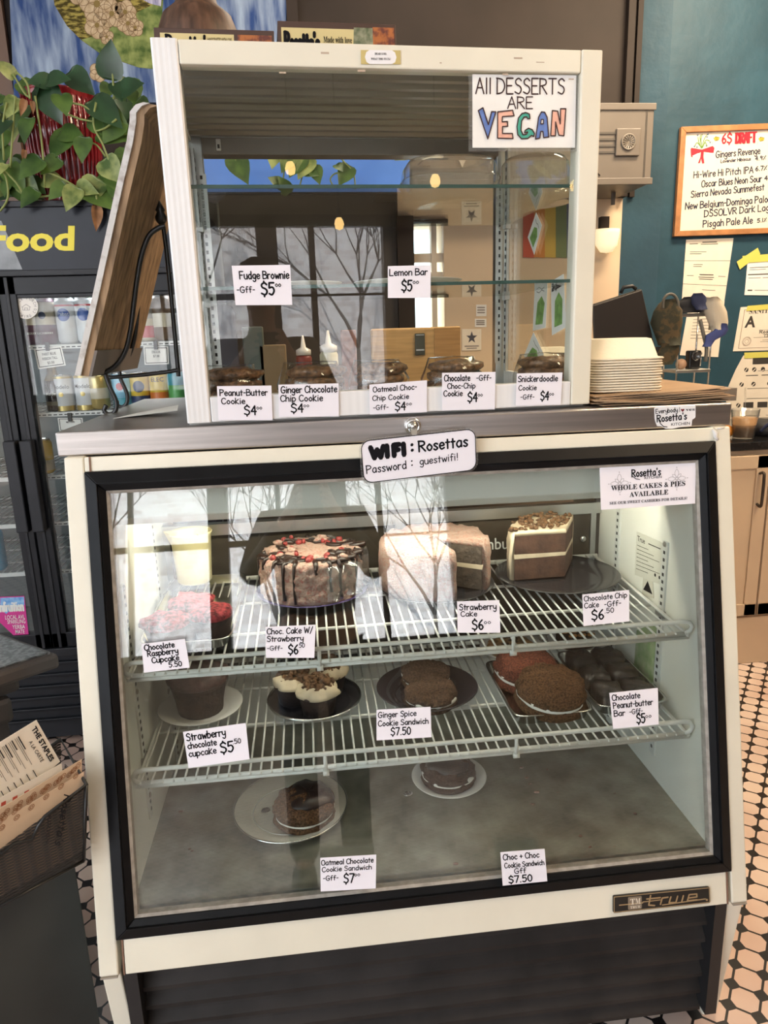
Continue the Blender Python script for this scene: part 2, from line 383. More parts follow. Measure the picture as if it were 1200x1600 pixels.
class Quad:
    """a flat rectangle in the place, addressed by u (left-right) and v (bottom-top)"""
    def __init__(s, TL, TR, BR, BL, toward=None):
        s.p = [V(TL), V(TR), V(BR), V(BL)]
        s.W = ((s.p[1] - s.p[0]).length + (s.p[2] - s.p[3]).length) / 2; s.H = ((s.p[0] - s.p[3]).length + (s.p[1] - s.p[2]).length) / 2
        c = sum(s.p, V()) / 4; n = (s.p[1] - s.p[3]).cross(s.p[0] - s.p[2]).normalized()
        if n.dot((V(toward) if toward else CAM) - c) < 0: n = -n
        s.n = n; s.c = c
    def at(s, u, v, off=0.0):
        TL, TR, BR, BL = s.p
        return (BL * (1 - u) + BR * u) * (1 - v) + (TL * (1 - u) + TR * u) * v + s.n * off
    def uv(s, x, y):
        p = hit(x, y, s.c, s.n) - s.p[3]; ex = s.p[2] - s.p[3]; ey = s.p[0] - s.p[3]
        a, b, c = ex.dot(ex), ex.dot(ey), ey.dot(ey); d, e = p.dot(ex), p.dot(ey); k = a * c - b * b
        return ((c * d - b * e) / k, (a * e - b * d) / k)
    def hand_px(s, mb, text, p0, p1, hpx, wt=.13, off=.0011):
        a, b = s.uv(*p0), s.uv(*p1); t = s.uv(p0[0], p0[1] - hpx); h = t[1] - a[1]
        s.hand(mb, text, a[0], a[1], b[0], h, wt, off, (b[1] - a[1]) / (b[0] - a[0]))
    def slab(s, mb, t=.0008, u0=0, v0=0, u1=1, v1=1, base=0.0, rad=0):
        if rad:
            pl = rrect(u0, v0, u1, v1, rad / s.W, rad / s.H)
        else: pl = [(u0, v0), (u1, v0), (u1, v1), (u0, v1)]
        return s.poly(mb, pl, t, base)
    def poly(s, mb, pl, t=.0004, base=0.0):
        return mb.prism([s.at(a, b, base) for a, b in pl], [s.at(a, b, base + t) for a, b in pl])
    def line(s, mb, pts, wd, off):
        """a flat pen line; pts in u,v; wd in metres"""
        q = [(a * s.W, b * s.H) for a, b in pts]; s.k = getattr(s, 'k', 0)
        for (a, b) in zip(q, q[1:]):
            dx, dy = b[0] - a[0], b[1] - a[1]; l = math.hypot(dx, dy)
            if l < 1e-9: continue
            nx, ny = -dy / l * wd / 2, dx / l * wd / 2
            s.k += 1; oo = off + 1.4e-5 * (s.k % 16)
            P = [(a[0] + nx, a[1] + ny), (a[0] - nx, a[1] - ny), (b[0] - nx, b[1] - ny), (b[0] + nx, b[1] + ny)]
            mb.add([s.at(x / s.W, y / s.H, oo) for x, y in P], [(0, 1, 2, 3)])
        for a in q:
            s.k += 1; oo = off + 1.4e-5 * (s.k % 16)
            mb.add([s.at((a[0] + math.cos(k * PI / 3) * wd / 2) / s.W, (a[1] + math.sin(k * PI / 3) * wd / 2) / s.H, oo) for k in range(6)], [tuple(range(6))])
    def hand(s, mb, text, u0, v0, u1=None, h=.15, wt=.13, off=.0011, slope=0, slant=0):
        st, wd = text_strokes(text); k = h * s.H / 8; kx = k if u1 is None else (u1 - u0) * s.W / max(wd, .1)
        for p in st:
            s.line(mb, [(u0 + (a * kx + b * k * slant) / s.W, v0 + b * k / s.H + slope * (a * kx) / s.W) for a, b in p], wt * 10.6 * k, off)
    def printed(s, mb, text, u0, v0, u1=None, h=.15, off=.0011, serif=False, center=False, slope=0, shear=0, italic=False, bold=False):
        if serif:
            base = 0x1D468 if italic else 0x1D400
            text = ''.join(chr(base + ord(c) - 65) if 'A' <= c <= 'Z' else chr(base + 26 + ord(c) - 97) if 'a' <= c <= 'z' else c for c in text)
        vs, fs = font_mesh(text, bold)
        if not vs: return
        xm = max(p[0] for p in vs); x0 = min(p[0] for p in vs); k = h * s.H / .69; kx = k if u1 is None else (u1 - u0) * s.W / (xm - x0)
        mb.add([s.at(u0 + ((p[0] - x0) * kx + p[1] * k * shear) / s.W, v0 + p[1] * k / s.H + slope * ((p[0] - x0) * kx) / s.W, off) for p in vs], fs)


FONTC = {}


def font_mesh(text, bold=False):
    if (text, bold) in FONTC: return FONTC[(text, bold)]
    c = bpy.data.curves.new('lettering', 'FONT'); c.body = text; c.resolution_u = 3; c.offset = .032 if bold else .006
    o = bpy.data.objects.new('lettering', c); m = bpy.data.meshes.new_from_object(o)
    r = ([tuple(v.co) for v in m.vertices], [tuple(p.vertices) for p in m.polygons])
    bpy.data.objects.remove(o); bpy.data.curves.remove(c); bpy.data.meshes.remove(m)
    FONTC[(text, bold)] = r
    return r


def rrect(u0, v0, u1, v1, ru, rv, k=5):
    out = []
    for (cx, cy, a) in ((u1 - ru, v0 + rv, -PI / 2), (u1 - ru, v1 - rv, 0), (u0 + ru, v1 - rv, PI / 2), (u0 + ru, v0 + rv, PI)):
        out += [(cx + math.cos(a + PI / 2 * i / k) * ru, cy + math.sin(a + PI / 2 * i / k) * rv) for i in range(k + 1)]
    return out


def circ(cu, cv, r, q, k=24, a0=0, a1=2 * PI):
    return [(cu + math.cos(a0 + (a1 - a0) * i / k) * r / q.W, cv + math.sin(a0 + (a1 - a0) * i / k) * r / q.H) for i in range(k + (0 if a1 - a0 > 6.2 else 1))]


def card(name, label, cat, corners, lines, m=None, group=None, t=.0008, rad=0, toward=None):
    """a paper card with hand lettering; corners TL TR BR BL in the place"""
    q = Quad(*corners, toward=toward); b = MB(); q.slab(b, t, rad=rad); o = b.build(name, m or PAPER); tag(o, label, cat, group)
    if lines:
        lb = MB()
        for ln in lines: q.hand(lb, *ln[:4], h=ln[4], wt=(ln[5] if len(ln) > 5 else .125), off=t + .0004, slope=(ln[6] if len(ln) > 6 else 0))
        lb.build('lettering', BLACKM, o)
    return o, q

# ================================================================== THE SETTING
def struct(name, mb, m, **k):
    o = mb.build(name, m, **k); o['kind'] = 'structure'; return o


# floor: black dots between pale octagon tiles
def tile_mat():
    m = bpy.data.materials.new('octagon_tile'); m.use_nodes = True; nt = m.node_tree; N = nt.nodes; L = nt.links; b = N['Principled BSDF']
    g = N.new('ShaderNodeNewGeometry'); mp = N.new('ShaderNodeMapping'); L.new(g.outputs['Position'], mp.inputs[0])
    s = 1 / .060; mp.inputs['Rotation'].default_value = (0, 0, math.radians(38)); mp.inputs['Scale'].default_value = (s, s, s)
    sx = N.new('ShaderNodeSeparateXYZ'); L.new(mp.outputs[0], sx.inputs[0])
    def mth(op, a, bb=None, c=None):
        k = N.new('ShaderNodeMath'); k.operation = op
        for i, q in enumerate((a, bb, c)):
            if q is None: continue
            if isinstance(q, (int, float)): k.inputs[i].default_value = q
            else: L.new(q, k.inputs[i])
        return k.outputs[0]
    fx = mth('ABSOLUTE', mth('SUBTRACT', mth('FRACT', sx.outputs[0]), .5)); fy = mth('ABSOLUTE', mth('SUBTRACT', mth('FRACT', sx.outputs[1]), .5))
    dot = mth('GREATER_THAN', mth('ADD', fx, fy), .69); gr = mth('GREATER_THAN', mth('MAXIMUM', fx, fy), .455)
    dk = mth('MAXIMUM', dot, gr)
    nz = N.new('ShaderNodeTexNoise'); nz.inputs['Scale'].default_value = 3; L.new(g.outputs['Position'], nz.inputs[0])
    r = N.new('ShaderNodeValToRGB'); L.new(nz.outputs[0], r.inputs[0]); r.color_ramp.elements[0].color = (.54, .38, .31, 1); r.color_ramp.elements[1].color = (.68, .55, .47, 1)
    r.color_ramp.elements[0].position = .4; r.color_ramp.elements[1].position = .6
    mx = N.new('ShaderNodeMixRGB'); L.new(dk, mx.inputs[0]); L.new(r.outputs[0], mx.inputs[1]); mx.inputs[2].default_value = (.014, .012, .012, 1)
    L.new(mx.outputs[0], b.inputs['Base Color']); b.inputs['Roughness'].default_value = .28
    return m


mb = MB(); mb.box(-4, 5, -5.3, 2.6, FZ - .1, FZ); struct('floor', mb, tile_mat())
CEIL = mat('ceiling_paint', (.62, .58, .52), .8)
mb = MB(); mb.box(-4, 5, -5.3, 2.6, 3.2, 3.3); struct('ceiling', mb, CEIL)

# the wall behind the counter: beige below, dark brown above, with a window opening seen through the cabinet
WY = 2.16; SY0 = -5.0
wx0, wx1 = aty(646, 440, WY).x, aty(694, 440, WY).x
wz0, wz1 = aty(670, 512, WY).z, aty(670, 348, WY).z
zb = aty(700, 250, WY).z
lx = aty(622, 440, WY - .03).x
mb = MB(); mb.box(-4, lx + .01, WY, 2.4, FZ, zb); struct('wall_left_back', mb, mat('shadow_brown_wall', (.055, .045, .037), .7))  # dimness of the room behind is put into this wall's dark colour
mb = MB(); mb.box(lx + .01, wx0, WY, 2.4, FZ, zb); mb.box(wx1, 1.42, WY, 2.4, FZ, zb); mb.box(wx0, wx1, WY, 2.4, FZ, wz0); mb.box(wx0, wx1, WY, 2.4, wz1, zb)
struct('wall_back', mb, WALLC)
mb = MB(); mb.box(-4, 1.42, WY - .012, 2.4, zb, 3.2); struct('wall_upper', mb, DARKBROWN)
mb = MB(); a = aty(984, 60, WY - .02).x
mb.box(a - .02, a + .012, WY - .045, WY, 1.94, 3.2); mb.box(a + .03, aty(999, 60, WY).x, WY - .03, WY, 1.94, 3.2)
struct('trim_1', mb, DARKBROWN)
# window in that wall: dark frame, panes, daylight beyond
fr = MB(); lx = aty(622, 440, WY - .03).x
fr.box(lx, wx0, WY - .04, WY + .02, wz0 - .05, aty(640, 292, WY).z); fr.box(wx0 - .01, wx1 + .015, WY - .03, WY + .02, wz0 - .035, wz0)
fr.box(wx0 - .01, wx1 + .015, WY - .03, WY + .02, wz1, wz1 + .03)
o = struct('window_1', fr, DARKBROWN)
p_ = MB(); zm = (wz0 + wz1) / 2
p_.box(wx0, wx1, WY + .03, WY + .06, zm - .02, zm + .02); p_.box(wx1 - .055, wx1 - .03, WY + .02, WY + .07, wz0, wz1); p_.box(wx0, wx1, WY + .03, WY + .06, wz1 - .17, wz1 - .13)
p_.build('window_sash', mat('cream_sash', (.66, .56, .44), .5), o)
p_ = MB(); p_.box(wx0, wx1, WY + .05, WY + .054, wz0, wz1); p_.build('pane', GLASSS, o)

# blue wall on the right with its return
BLUE = mat('blue_wall_paint', (.022, .062, .088), .5, spec=.3, var=.14, vs=5, bump=.5, bs=22)
bx0, bx1 = aty(969, 400, WY).x, aty(1044, 150, WY - .06).x
mb = MB(); mb.prism([(bx0, WY, FZ), (bx1, WY - .06, FZ), (bx1, 2.4, FZ), (bx0, 2.4, FZ)], [(bx0, WY, 3.2), (bx1, WY - .06, 3.2), (bx1, 2.4, 3.2), (bx0, 2.4, 3.2)])
mb.box(bx1, 5, WY - .06, 2.4, FZ, 3.2); struct('wall_right', mb, BLUE)
BY = WY - .061

mb = MB(); mb.box(5, 5.1, SY0 - .1, 2.4, FZ, 3.2); struct('wall_far_right', mb, mat('far_wall_ochre', (.42, .28, .17), .7))  # unseen side wall, added to keep sky light off the right
mb = MB(); mb.box(-4.1, -4, -2.2, 2.4, FZ, 3.2); struct('wall_left', mb, mat('left_wall_paint', (.36, .33, .30), .7))
# the street side behind the camera: dark wooden shop windows, seen mirrored in the case glass
SY = -5.0
TIMBER = mat('window_timber', (.035, .026, .022), .5)
mb = MB()
mb.box(-4, 1.10, SY - .1, SY, FZ, .72); mb.box(1.10, 5, SY - .1, SY, FZ, 3.2); mb.box(-4, 1.10, SY - .1, SY, 2.34, 3.2)
struct('wall_street', mb, mat('street_wall_paint', (.20, .15, .11), .7))
for k, (x0, x1) in enumerate(((-4, -2.52), (-2.52, -1.02), (-1.02, .03), (.03, 1.10))):
    mb = MB(); t = .085
    mb.box(x0, x0 + t, SY - .08, SY + .03, .72, 2.34); mb.box(x1 - t, x1, SY - .08, SY + .03, .72, 2.34); mb.box(x0, x1, SY - .08, SY + .03, .72, .80); mb.box(x0, x1, SY - .08, SY + .03, 2.25, 2.34)
    zz = 1.70; tt = .05 if k < 3 else .018
    mb.box(x0, x1, SY - .05, SY + .01, zz - tt / 2, zz + tt / 2)
    if k == 3: mb.box(.38, .43, SY - .05, SY + .01, .78, 2.3)
    if k < 3: mb.box((x0 + x1) / 2 - .02, (x0 + x1) / 2 + .02, SY - .05, SY + .01, .78, 2.3)
    o = struct('window_%d' % (k + 2), mb, TIMBER)
# what stands across the street: a pale brick building and bare trees
BR = bpy.data.materials.new('street_brick'); BR.use_nodes = True; nt = BR.node_tree
bt = nt.nodes.new('ShaderNodeTexBrick'); bt.inputs['Scale'].default_value = 2.6; bt.inputs['Color1'].default_value = (.66, .64, .64, 1); bt.inputs['Color2'].default_value = (.50, .45, .44, 1); bt.inputs['Mortar'].default_value = (.70, .69, .69, 1); bt.inputs['Mortar Size'].default_value = .012
tc = nt.nodes.new('ShaderNodeTexCoord'); mp = nt.nodes.new('ShaderNodeMapping'); mp.inputs['Rotation'].default_value = (PI / 2, 0, 0)
nt.links.new(tc.outputs['Object'], mp.inputs[0]); nt.links.new(mp.outputs[0], bt.inputs[0]); nt.links.new(bt.outputs[0], nt.nodes['Principled BSDF'].inputs['Base Color']); nt.nodes['Principled BSDF'].inputs['Roughness'].default_value = .9
mb = MB(); mb.box(-14, 14, -13.5, -13, -.2, 5.2); struct('wall_across_street', mb, BR)
mb = MB(); mb.box(-14, 14, -13.0, -5.4, -.25, -.15); struct('street', mb, mat('snowy_street', (.62, .64, .68), .9))
BARK = mat('bare_bark', (.10, .09, .085), .9)
rt = random.Random(3)
for k, tx in enumerate((-3.2, -.75, 1.5)):
    mb = MB(); base = V((tx * 1.25, -10.8 - .5 * k, -.2))
    def grow(p, d, L, r, dep):
        q = p + d * L; mb.tube([p, p + d * L * .5 + V((rt.uniform(-.05, .05), 0, 0)) * L, q], [r, r * .8, r * .6], 6)
        if dep == 0: return
        for _ in range(3):
            e = (d + V((rt.uniform(-.8, .8), rt.uniform(-.5, .5), rt.uniform(-.1, .6)))).normalized()
            grow(q, e, L * rt.uniform(.66, .86), r * .60, dep - 1)
    grow(base, V((.04, 0, 1)), 1.35, .06, 5)
    o = mb.build('bare_tree', BARK); tag(o, ['bare winter tree across the street at the left window', 'bare winter tree outside the middle window', 'bare winter tree outside past the right wall'][k], 'tree', 'bare street trees')

# pendant bulbs over the tables by the windows, mirrored in the glass
for k, (x, y, z) in enumerate(((-1.75, -3.3, 2.35), (-.55, -3.4, 2.12), (.10, -3.2, 2.28), (.42, -3.5, 2.02), (.95, -3.1, 2.2), (1.9, -3.2, 2.2))):
    t = thing('pendant_bulb', 'bare warm filament bulb on a black cord, %s of the row by the street windows' % ('first', 'second', 'third', 'fourth', 'fifth', 'last')[k], 'pendant lamp', (x, y, z), 'pendant bulbs by the street windows')
    b = MB(); b.tube([(x, y, z + .12), (x, y, 3.2)], .004, 6); b.build('cord', BLACK, t)
    b = MB(); b.loops((x, y, z), [(.016, .016, .07), (.018, .018, .12), (.006, .006, .13)], 2, 12); b.build('socket', BLACK, t)
    b = MB(); b.loops((x, y, z), [(.001, .001, -.005), (.024, .024, .005), (.032, .032, .03), (.026, .026, .055), (.014, .014, .072)], 2, 16); b.build('bulb', mat('filament_glow', (1, .7, .3), .3, emit=(1, .62, .22), es=14), t)

# ================================================================== THE LOWER GLASS CASE
CASE = thing('refrigerated_display_case', 'large cream refrigerated dessert case with slanted glass front and steel counter', 'display case', (0, .3, FZ))
ZT, ZB = 1.1568, .2432
mb = MB(); mb.box(-.63, .63, 0, .72, ZT, H); mb.build('countertop', STEEL, CASE, .003)
pL, pR = -.6163, .6207; fL, fR, fT, fB = -.5821, .588, 1.1308, .3075
def side(x0, x1):
    b = MB(); pts = [(-.0145, ZT), (sl(ZB), ZB), (sl(ZB) + .012, .235), (sl(ZB) + .06, FZ), (.70, FZ), (.70, ZT)]
    b.prism([(x0, y, z) for y, z in pts], [(x1, y, z) for y, z in pts]); return b
side(pL, fL).build('side_post', WHITE, CASE, .003); side(fR, pR).build('side_post', WHITE, CASE, .003)
def slant(x0, x1, z0, z1, o0, o1):
    b = MB(); b.hexa([SP(x0, z0, o0), SP(x1, z0, o0), SP(x1, z0, o1), SP(x0, z0, o1), SP(x0, z1, o0), SP(x1, z1, o0), SP(x1, z1, o1), SP(x0, z1, o1)]); return b
slant(fL, fR, fT, ZT, -.03, -.001).build('top_rail', WHITE, CASE, .002)
slant(fL + .012, fR - .010, ZB, fB, -.03, .0005).build('bottom_rail', WHITE, CASE, .002)
# seams and chips in the enamel
for (x, z0, z1) in ((fL + .010, fT, ZT), (fR - .009, ZB, fB), (fL + .010, ZB, fB)): 
    mb = MB(); mb.hexa([SP(x - .0014, z0, 0), SP(x + .0014, z0, 0), SP(x + .0014, z0, .0012), SP(x - .0014, z0, .0012), SP(x - .0014, z1, 0), SP(x + .0014, z1, 0), SP(x + .0014, z1, .0012), SP(x - .0014, z1, .0012)]); mb.build('seam', mat('rusty_seam', (.20, .11, .07), .8), CASE)
mb = MB()
c0 = SP(fR + .003, 1.1575 - .012, .001)
mb.tube([SP(fR - .004, 1.153, .001), SP(fR + .001, 1.146, .002), SP(fR + .0, 1.139, .002), SP(fR + .006, 1.133, .001)], [.002, .005, .004, .003], 6)
mb.tube([SP(fR + .006, 1.154, .001), SP(fR + .020, 1.1555, .001)], .0015, 5)
mb.build('caulk', mat('white_caulk', (.75, .72, .68), .7, bump=.6, bs=200), CASE)
for x0, x1 in ((pL, fL), (fR, pR)):
    b = MB(); b.hexa([V((x0 + .002, sl(ZB) - .0015, .2385)), V((x1 - .002, sl(ZB) - .0015, .2385)), V((x1 - .002, sl(ZB) + .01, .2385)), V((x0 + .002, sl(ZB) + .01, .2385)), V((x0 + .002, sl(ZB) - .0015, .242)), V((x1 - .002, sl(ZB) - .0015, .242)), V((x1 - .002, sl(ZB) + .01, .242)), V((x0 + .002, sl(ZB) + .01, .242))])
    b.build('corner_joint', mat('grimy_joint', (.30, .26, .21), .8), CASE)
# black glazing frame, four mitred bars, stepped
def bar(A0, A1, I0, I1, o0, oA, oI):
    b = MB(); q = []
    for (x, z), o in (((A0), o0), ((A1), o0), ((I1), o0), ((I0), o0)): q.append(SP(x, z, o))
    r_ = [SP(*A0, oA), SP(*A1, oA), SP(*I1, oI), SP(*I0, oI)]
    b.prism(q, r_); return b
def ring(name, m, x0, x1, z0, z1, wd, o0, oA, oI, bevel=.0015):
    A = [(x0, z0), (x1, z0), (x1, z1), (x0, z1)]; I = [(x0 + wd, z0 + wd), (x1 - wd, z0 + wd), (x1 - wd, z1 - wd), (x0 + wd, z1 - wd)]
    for k in range(4):
        j = (k + 1) % 4; bar(A[k], A[j], I[k], I[j], o0, oA, oI).build(name, m, CASE, bevel)
ring('glazing_frame', BLACKF, fL, fR, fB, fT, .022, -.02, .004, .012)
ring('inner_bezel', BLACKF, fL + .022, fR - .022, fB + .022, fT - .022, .012, -.02, .007, .000)
ring('gasket', GASKET, fL + .034, fR - .034, fB + .034, fT - .034, .005, -.02, -.001, -.004, 0)
gx0, gx1, gz0, gz1 = fL + .034, fR - .034, fB + .034, fT - .034
slant(gx0, gx1, gz0, gz1, -.009, -.005).build('front_glass', GLASSL, CASE)
slant(gx0, gx1, gz0, gz1, -.022, -.018).build('inner_glass', GLASSL, CASE)
# liner
IX, IB, IF = .556, .43, .345
def lin(name, m, *a, bevel=0): b = MB(); b.box(*a); return b.build(name, m, CASE, bevel)
FY = lambda z: sl(z) + .024
def wedge(x0, x1):
    b = MB(); pts = [(FY(1.13), 1.13), (FY(IF - .02), IF - .02), (IB + .02, IF - .02), (IB + .02, 1.13)]
    b.prism([(x0, y, z) for y, z in pts], [(x1, y, z) for y, z in pts]); return b
wedge(-.580, -IX).build('liner_wall', INNER, CASE); wedge(IX, .586).build('liner_wall', INNER, CASE)
b = MB(); b.hexa([(-IX, FY(IF), IF - .012), (IX, FY(IF), IF - .012), (IX, IB, IF - .012), (-IX, IB, IF - .012), (-IX, FY(IF), IF), (IX, FY(IF), IF), (IX, IB, IF), (-IX, IB, IF)])
fl_ = b.build('floor_pan', STEELP, CASE)
b = MB(); rr = random.Random(5)
for (px, py, s_) in ((828, 1225, .006), (838, 1238, .008), (822, 1215, .006), (834, 1256, .007), (872, 1238, .004), (960, 1240, .003), (993, 1272, .004), (815, 1200, .004), (855, 1203, .002), (905, 1204, .002), (907, 1307, .003), (921, 1324, .003), (960, 1323, .003), (712, 1350, .006), (300, 1330, .003), (283, 1268, .006), (296, 1327, .003)):
    b = MB(); p = atz(px, py, IF); b.loops(p, [(s_, s_ * .6, 0), (s_ * .7, s_ * .4, .0016)], 2, 7, jit=(.003, 90, px)); b.build('spilled_crumb', mat('spill', (.30, .16, .13), .8, col2=(.10, .06, .04), vs=40), CASE)
b = MB(); p = atz(637, 1240, IF); b.loops(p, [(.011, .011, 0), (.011, .011, .002), (.006, .006, .002), (.005, .005, .0005)], 2, 16); b.build('drain_plug', CHROME, CASE)
lin('liner_ceiling', INNER, -IX, IX, .02, IB, 1.105, 1.135)
# lamp housing along the top front
b = MB(); b.prism([(-IX, .035, 1.105), (-IX, .035, 1.03), (-IX, .055, 1.012), (-IX, .115, 1.012), (-IX, .115, 1.105)], [(IX, .035, 1.105), (IX, .035, 1.03), (IX, .055, 1.012), (IX, .115, 1.012), (IX, .115, 1.105)])
b.build('lamp_housing', INNER, CASE, .003)
b = MB(); b.tube([(-.5, .135, 1.09), (.5, .135, 1.09)], .011, 10); b.build('lamp_tube', mat('lamp_tube', (.9, .9, .85), .4, emit=(1, .95, .82), es=3), CASE)
# back: two sliding doors with dark panes, aluminium rails
lin('back_panel', INNER, -IX, IX, IB, IB + .02, IF, .52)
lin('back_header', mat('back_header_brown', (.16, .12, .08), .5), -IX, IX, IB, IB + .02, .925, 1.12)
lin('door_rail', ALU, -IX, IX, IB - .014, IB + .01, .884, .912); lin('door_rail', ALU, -IX, IX, IB - .014, IB + .01, .50, .522)
DP = mat('dark_door_pane', (.050, .040, .030), .12, var=.3, vs=5)
sx = aty(626, 830, IB).x; ex = aty(906, 830, IB).x
for (x0, x1, y) in ((-IX, sx, IB + .004), (sx, ex + .04, IB - .004)):
    d_ = lin('sliding_door', DP, x0, x1, y, y + .008, .52, .886)
    for xx in (x0, x1 - .014):
        b = MB(); b.box(xx, xx + .014, y - .004, y + .012, .52, .886); b.build('door_stile', ALU, d_)
lin('back_stile', mat('dark_back_stile', (.05, .042, .036), .4), ex + .04, IX, IB - .004, IB + .01, .52, 1.0)
b = MB()
for (px, py) in ((912, 795), (911, 842)): b.ball(aty(px, py, IB - .008), .009, .006, .009)
b.build('screw_head', CHROME, CASE)
q = Quad(aty(728, 833, IB - .006), aty(845, 828, IB - .006), aty(850, 895, IB - .006), aty(728, 900, IB - .006)); b = MB()
q.printed(b, 'Kombucha &', 0, .60, 1, .26); q.printed(b, 'S', .48, .12, .58, .24)
b.build('lettering', mat('white_vinyl', (.8, .8, .76), .6), CASE)
# pilaster strips with slots
def pilaster(x, y, z0, z1, sgn):
    b = MB(); b.box(min(x, x - sgn * .004), max(x, x - sgn * .004), y - .011, y + .011, z0, z1); o = b.build('pilaster', mat('pilaster_white', (.62, .62, .58), .45), CASE)
    s = MB(); z = z0 + .015
    while z < z1 - .01:
        s.box(min(x - sgn * .0039, x - sgn * .0048), max(x - sgn * .0039, x - sgn * .0048), y - .0035, y + .0035, z, z + .007); z += .0165
    s.build('slot', mat('slot_dark', (.03, .03, .03), .8), o)
    for zz in (z0 + .05, (z0 + z1) / 2 + .03, z1 - .006): s = MB(); s.ball((x - sgn * .005, y, zz), .003, .006, .006, 10, 5); s.build('screw', GASKET, o)
pilaster(IX, .31, IF, .985, 1); pilaster(IX, .075, .40, .905, 1); pilaster(-IX, .31, IF, .985, -1); pilaster(-IX, .02, .40, .905, -1)
# data plate and worn notice on the right liner
q = Quad(*[atx(*p, IX - .0012) for p in ((995, 830), (1035, 848), (1036, 915), (992, 898))], toward=(0, 0, .8)); b = MB(); q.slab(b, .0006); o = b.build('data_plate', mat('data_plate', (.60, .58, .50), .6), CASE)
b = MB(); q.printed(b, 'True', .06, .80, .36, .12, off=.0012); q.line(b, [(.5, .84), (.95, .84)], .0022, .0012)
for k in range(7): q.line(b, [(.06, .70 - k * .09), (.5 + .4 * ((k * 7) % 3) / 2, .70 - k * .09)], .0012, .0012)
q.poly(b, circ(.75, .18, .004, q), .0002, .0009); q.poly(b, circ(.9, .16, .004, q), .0002, .0009)
b.build('printing', BLACKM, o)
q = Quad(*[atx(*p, IX - .0012) for p in ((1005, 903), (1020, 907), (1022, 935), (1003, 930))], toward=(0, 0, .8)); b = MB(); q.slab(b, .0005); o = b.build('warning_sticker', mat('sticker_grey', (.55, .52, .44), .6), CASE)
b = MB(); q.poly(b, [(.1, .35), (.9, .2), (.5, .9)], .0002, .0006); b.build('warning_triangle', BLACKM, o)
q = Quad(*[atx(*p, IX - .0010) for p in ((995, 985), (1030, 970), (1026, 1075), (990, 1052))], toward=(0, 0, .8)); b = MB(); q.slab(b, .0005); b.build('torn_label', mat('torn_label', (.42, .46, .30), .8, col2=(.20, .30, .12), vs=50, var=.2), CASE)
# name plate
q = Quad(*[SL(*p, .001) for p in ((957, 1398.5), (1107, 1384), (1108, 1409), (957, 1425))])
b = MB(); q.slab(b, .004, rad=.003); o = b.build('name_plate', mat('plate_black', (.014, .013, .012), .35), CASE)
GOLD = mat('brass_letters', (.50, .38, .22), .35, .6)
b = MB()
for (u0, u1, v0, v1) in ((0.005, .995, .93, .97), (.005, .995, .03, .07), (.004, .010, .03, .97), (.99, .996, .03, .97)): q.poly(b, [(u0, v0), (u1, v0), (u1, v1), (u0, v1)], .0006, .004)
q.line(b, [(.06, .45), (.30, .45)], .0022, .0048); q.line(b, [(.30, .5), (.48, .52)], .002, .0048); q.line(b, [(.50, .20), (.95, .30)], .0022, .0048)
for pts in ([(.38, .85), (.36, .28), (.42, .22)], [(.34, .66), (.48, .66)], [(.48, .25), (.50, .62), (.56, .64)], [(.59, .64), (.57, .30), (.64, .27), (.66, .64)], [(.72, .64), (.70, .28)], [(.77, .46), (.86, .48), (.86, .66), (.78, .66), (.76, .30), (.86, .30)]):
    q.line(b, pts, .0030, .0050)
q.poly(b, circ(.965, .22, .0022, q, 12), .0006, .004)
b.build('raised_lettering', GOLD, o)
b = MB(); q.poly(b, rrect(.15, .12, .29, .86, .01, .06), .0008, .004); o2 = b.build('emblem', mat('emblem_bronze', (.22, .17, .12), .5), o)
b = MB(); q.printed(b, 'T', .17, .42, .22, .34, off=.0052, serif=True); q.printed(b, 'M', .225, .42, .275, .34, off=.0052, serif=True); q.printed(b, 'TRUE', .17, .18, .275, .14, off=.0052, serif=True); b.build('emblem_letters', PAPERC, o2)
# louvred grille below, set back
gl0, gl1 = fL + .014, fR - .012
lin('grille_surround', BLACK, gl0 - .01, gl0 + .014, sl(ZB) + .012, .0, FZ + .06, ZB - .002); lin('grille_surround', BLACK, gl1 - .014, gl1 + .01, sl(ZB) + .012, .0, FZ + .06, ZB - .002)
b = MB(); gy = sl(ZB) + .035; pr_ = [(gy + .05, ZB)]; z = ZB - .002
while z > FZ + .08:
    pr_ += [(gy + .018, z), (gy + .012, z - .012), (gy, z - .026), (gy - .001, z - .034), (gy + .006, z - .040)]; z -= .043
pr_.append((gy + .02, FZ + .06)); pr_.append((gy + .05, FZ + .06))
b.prism([(gl0 + .012, y, zz) for y, zz in pr_], [(gl1 - .012, y, zz) for y, zz in pr_]); b.build('louvre_grille', GRILLE, CASE)
lin('kick_base', BLACK, pL + .03, pR - .03, .0, .68, FZ, .20)

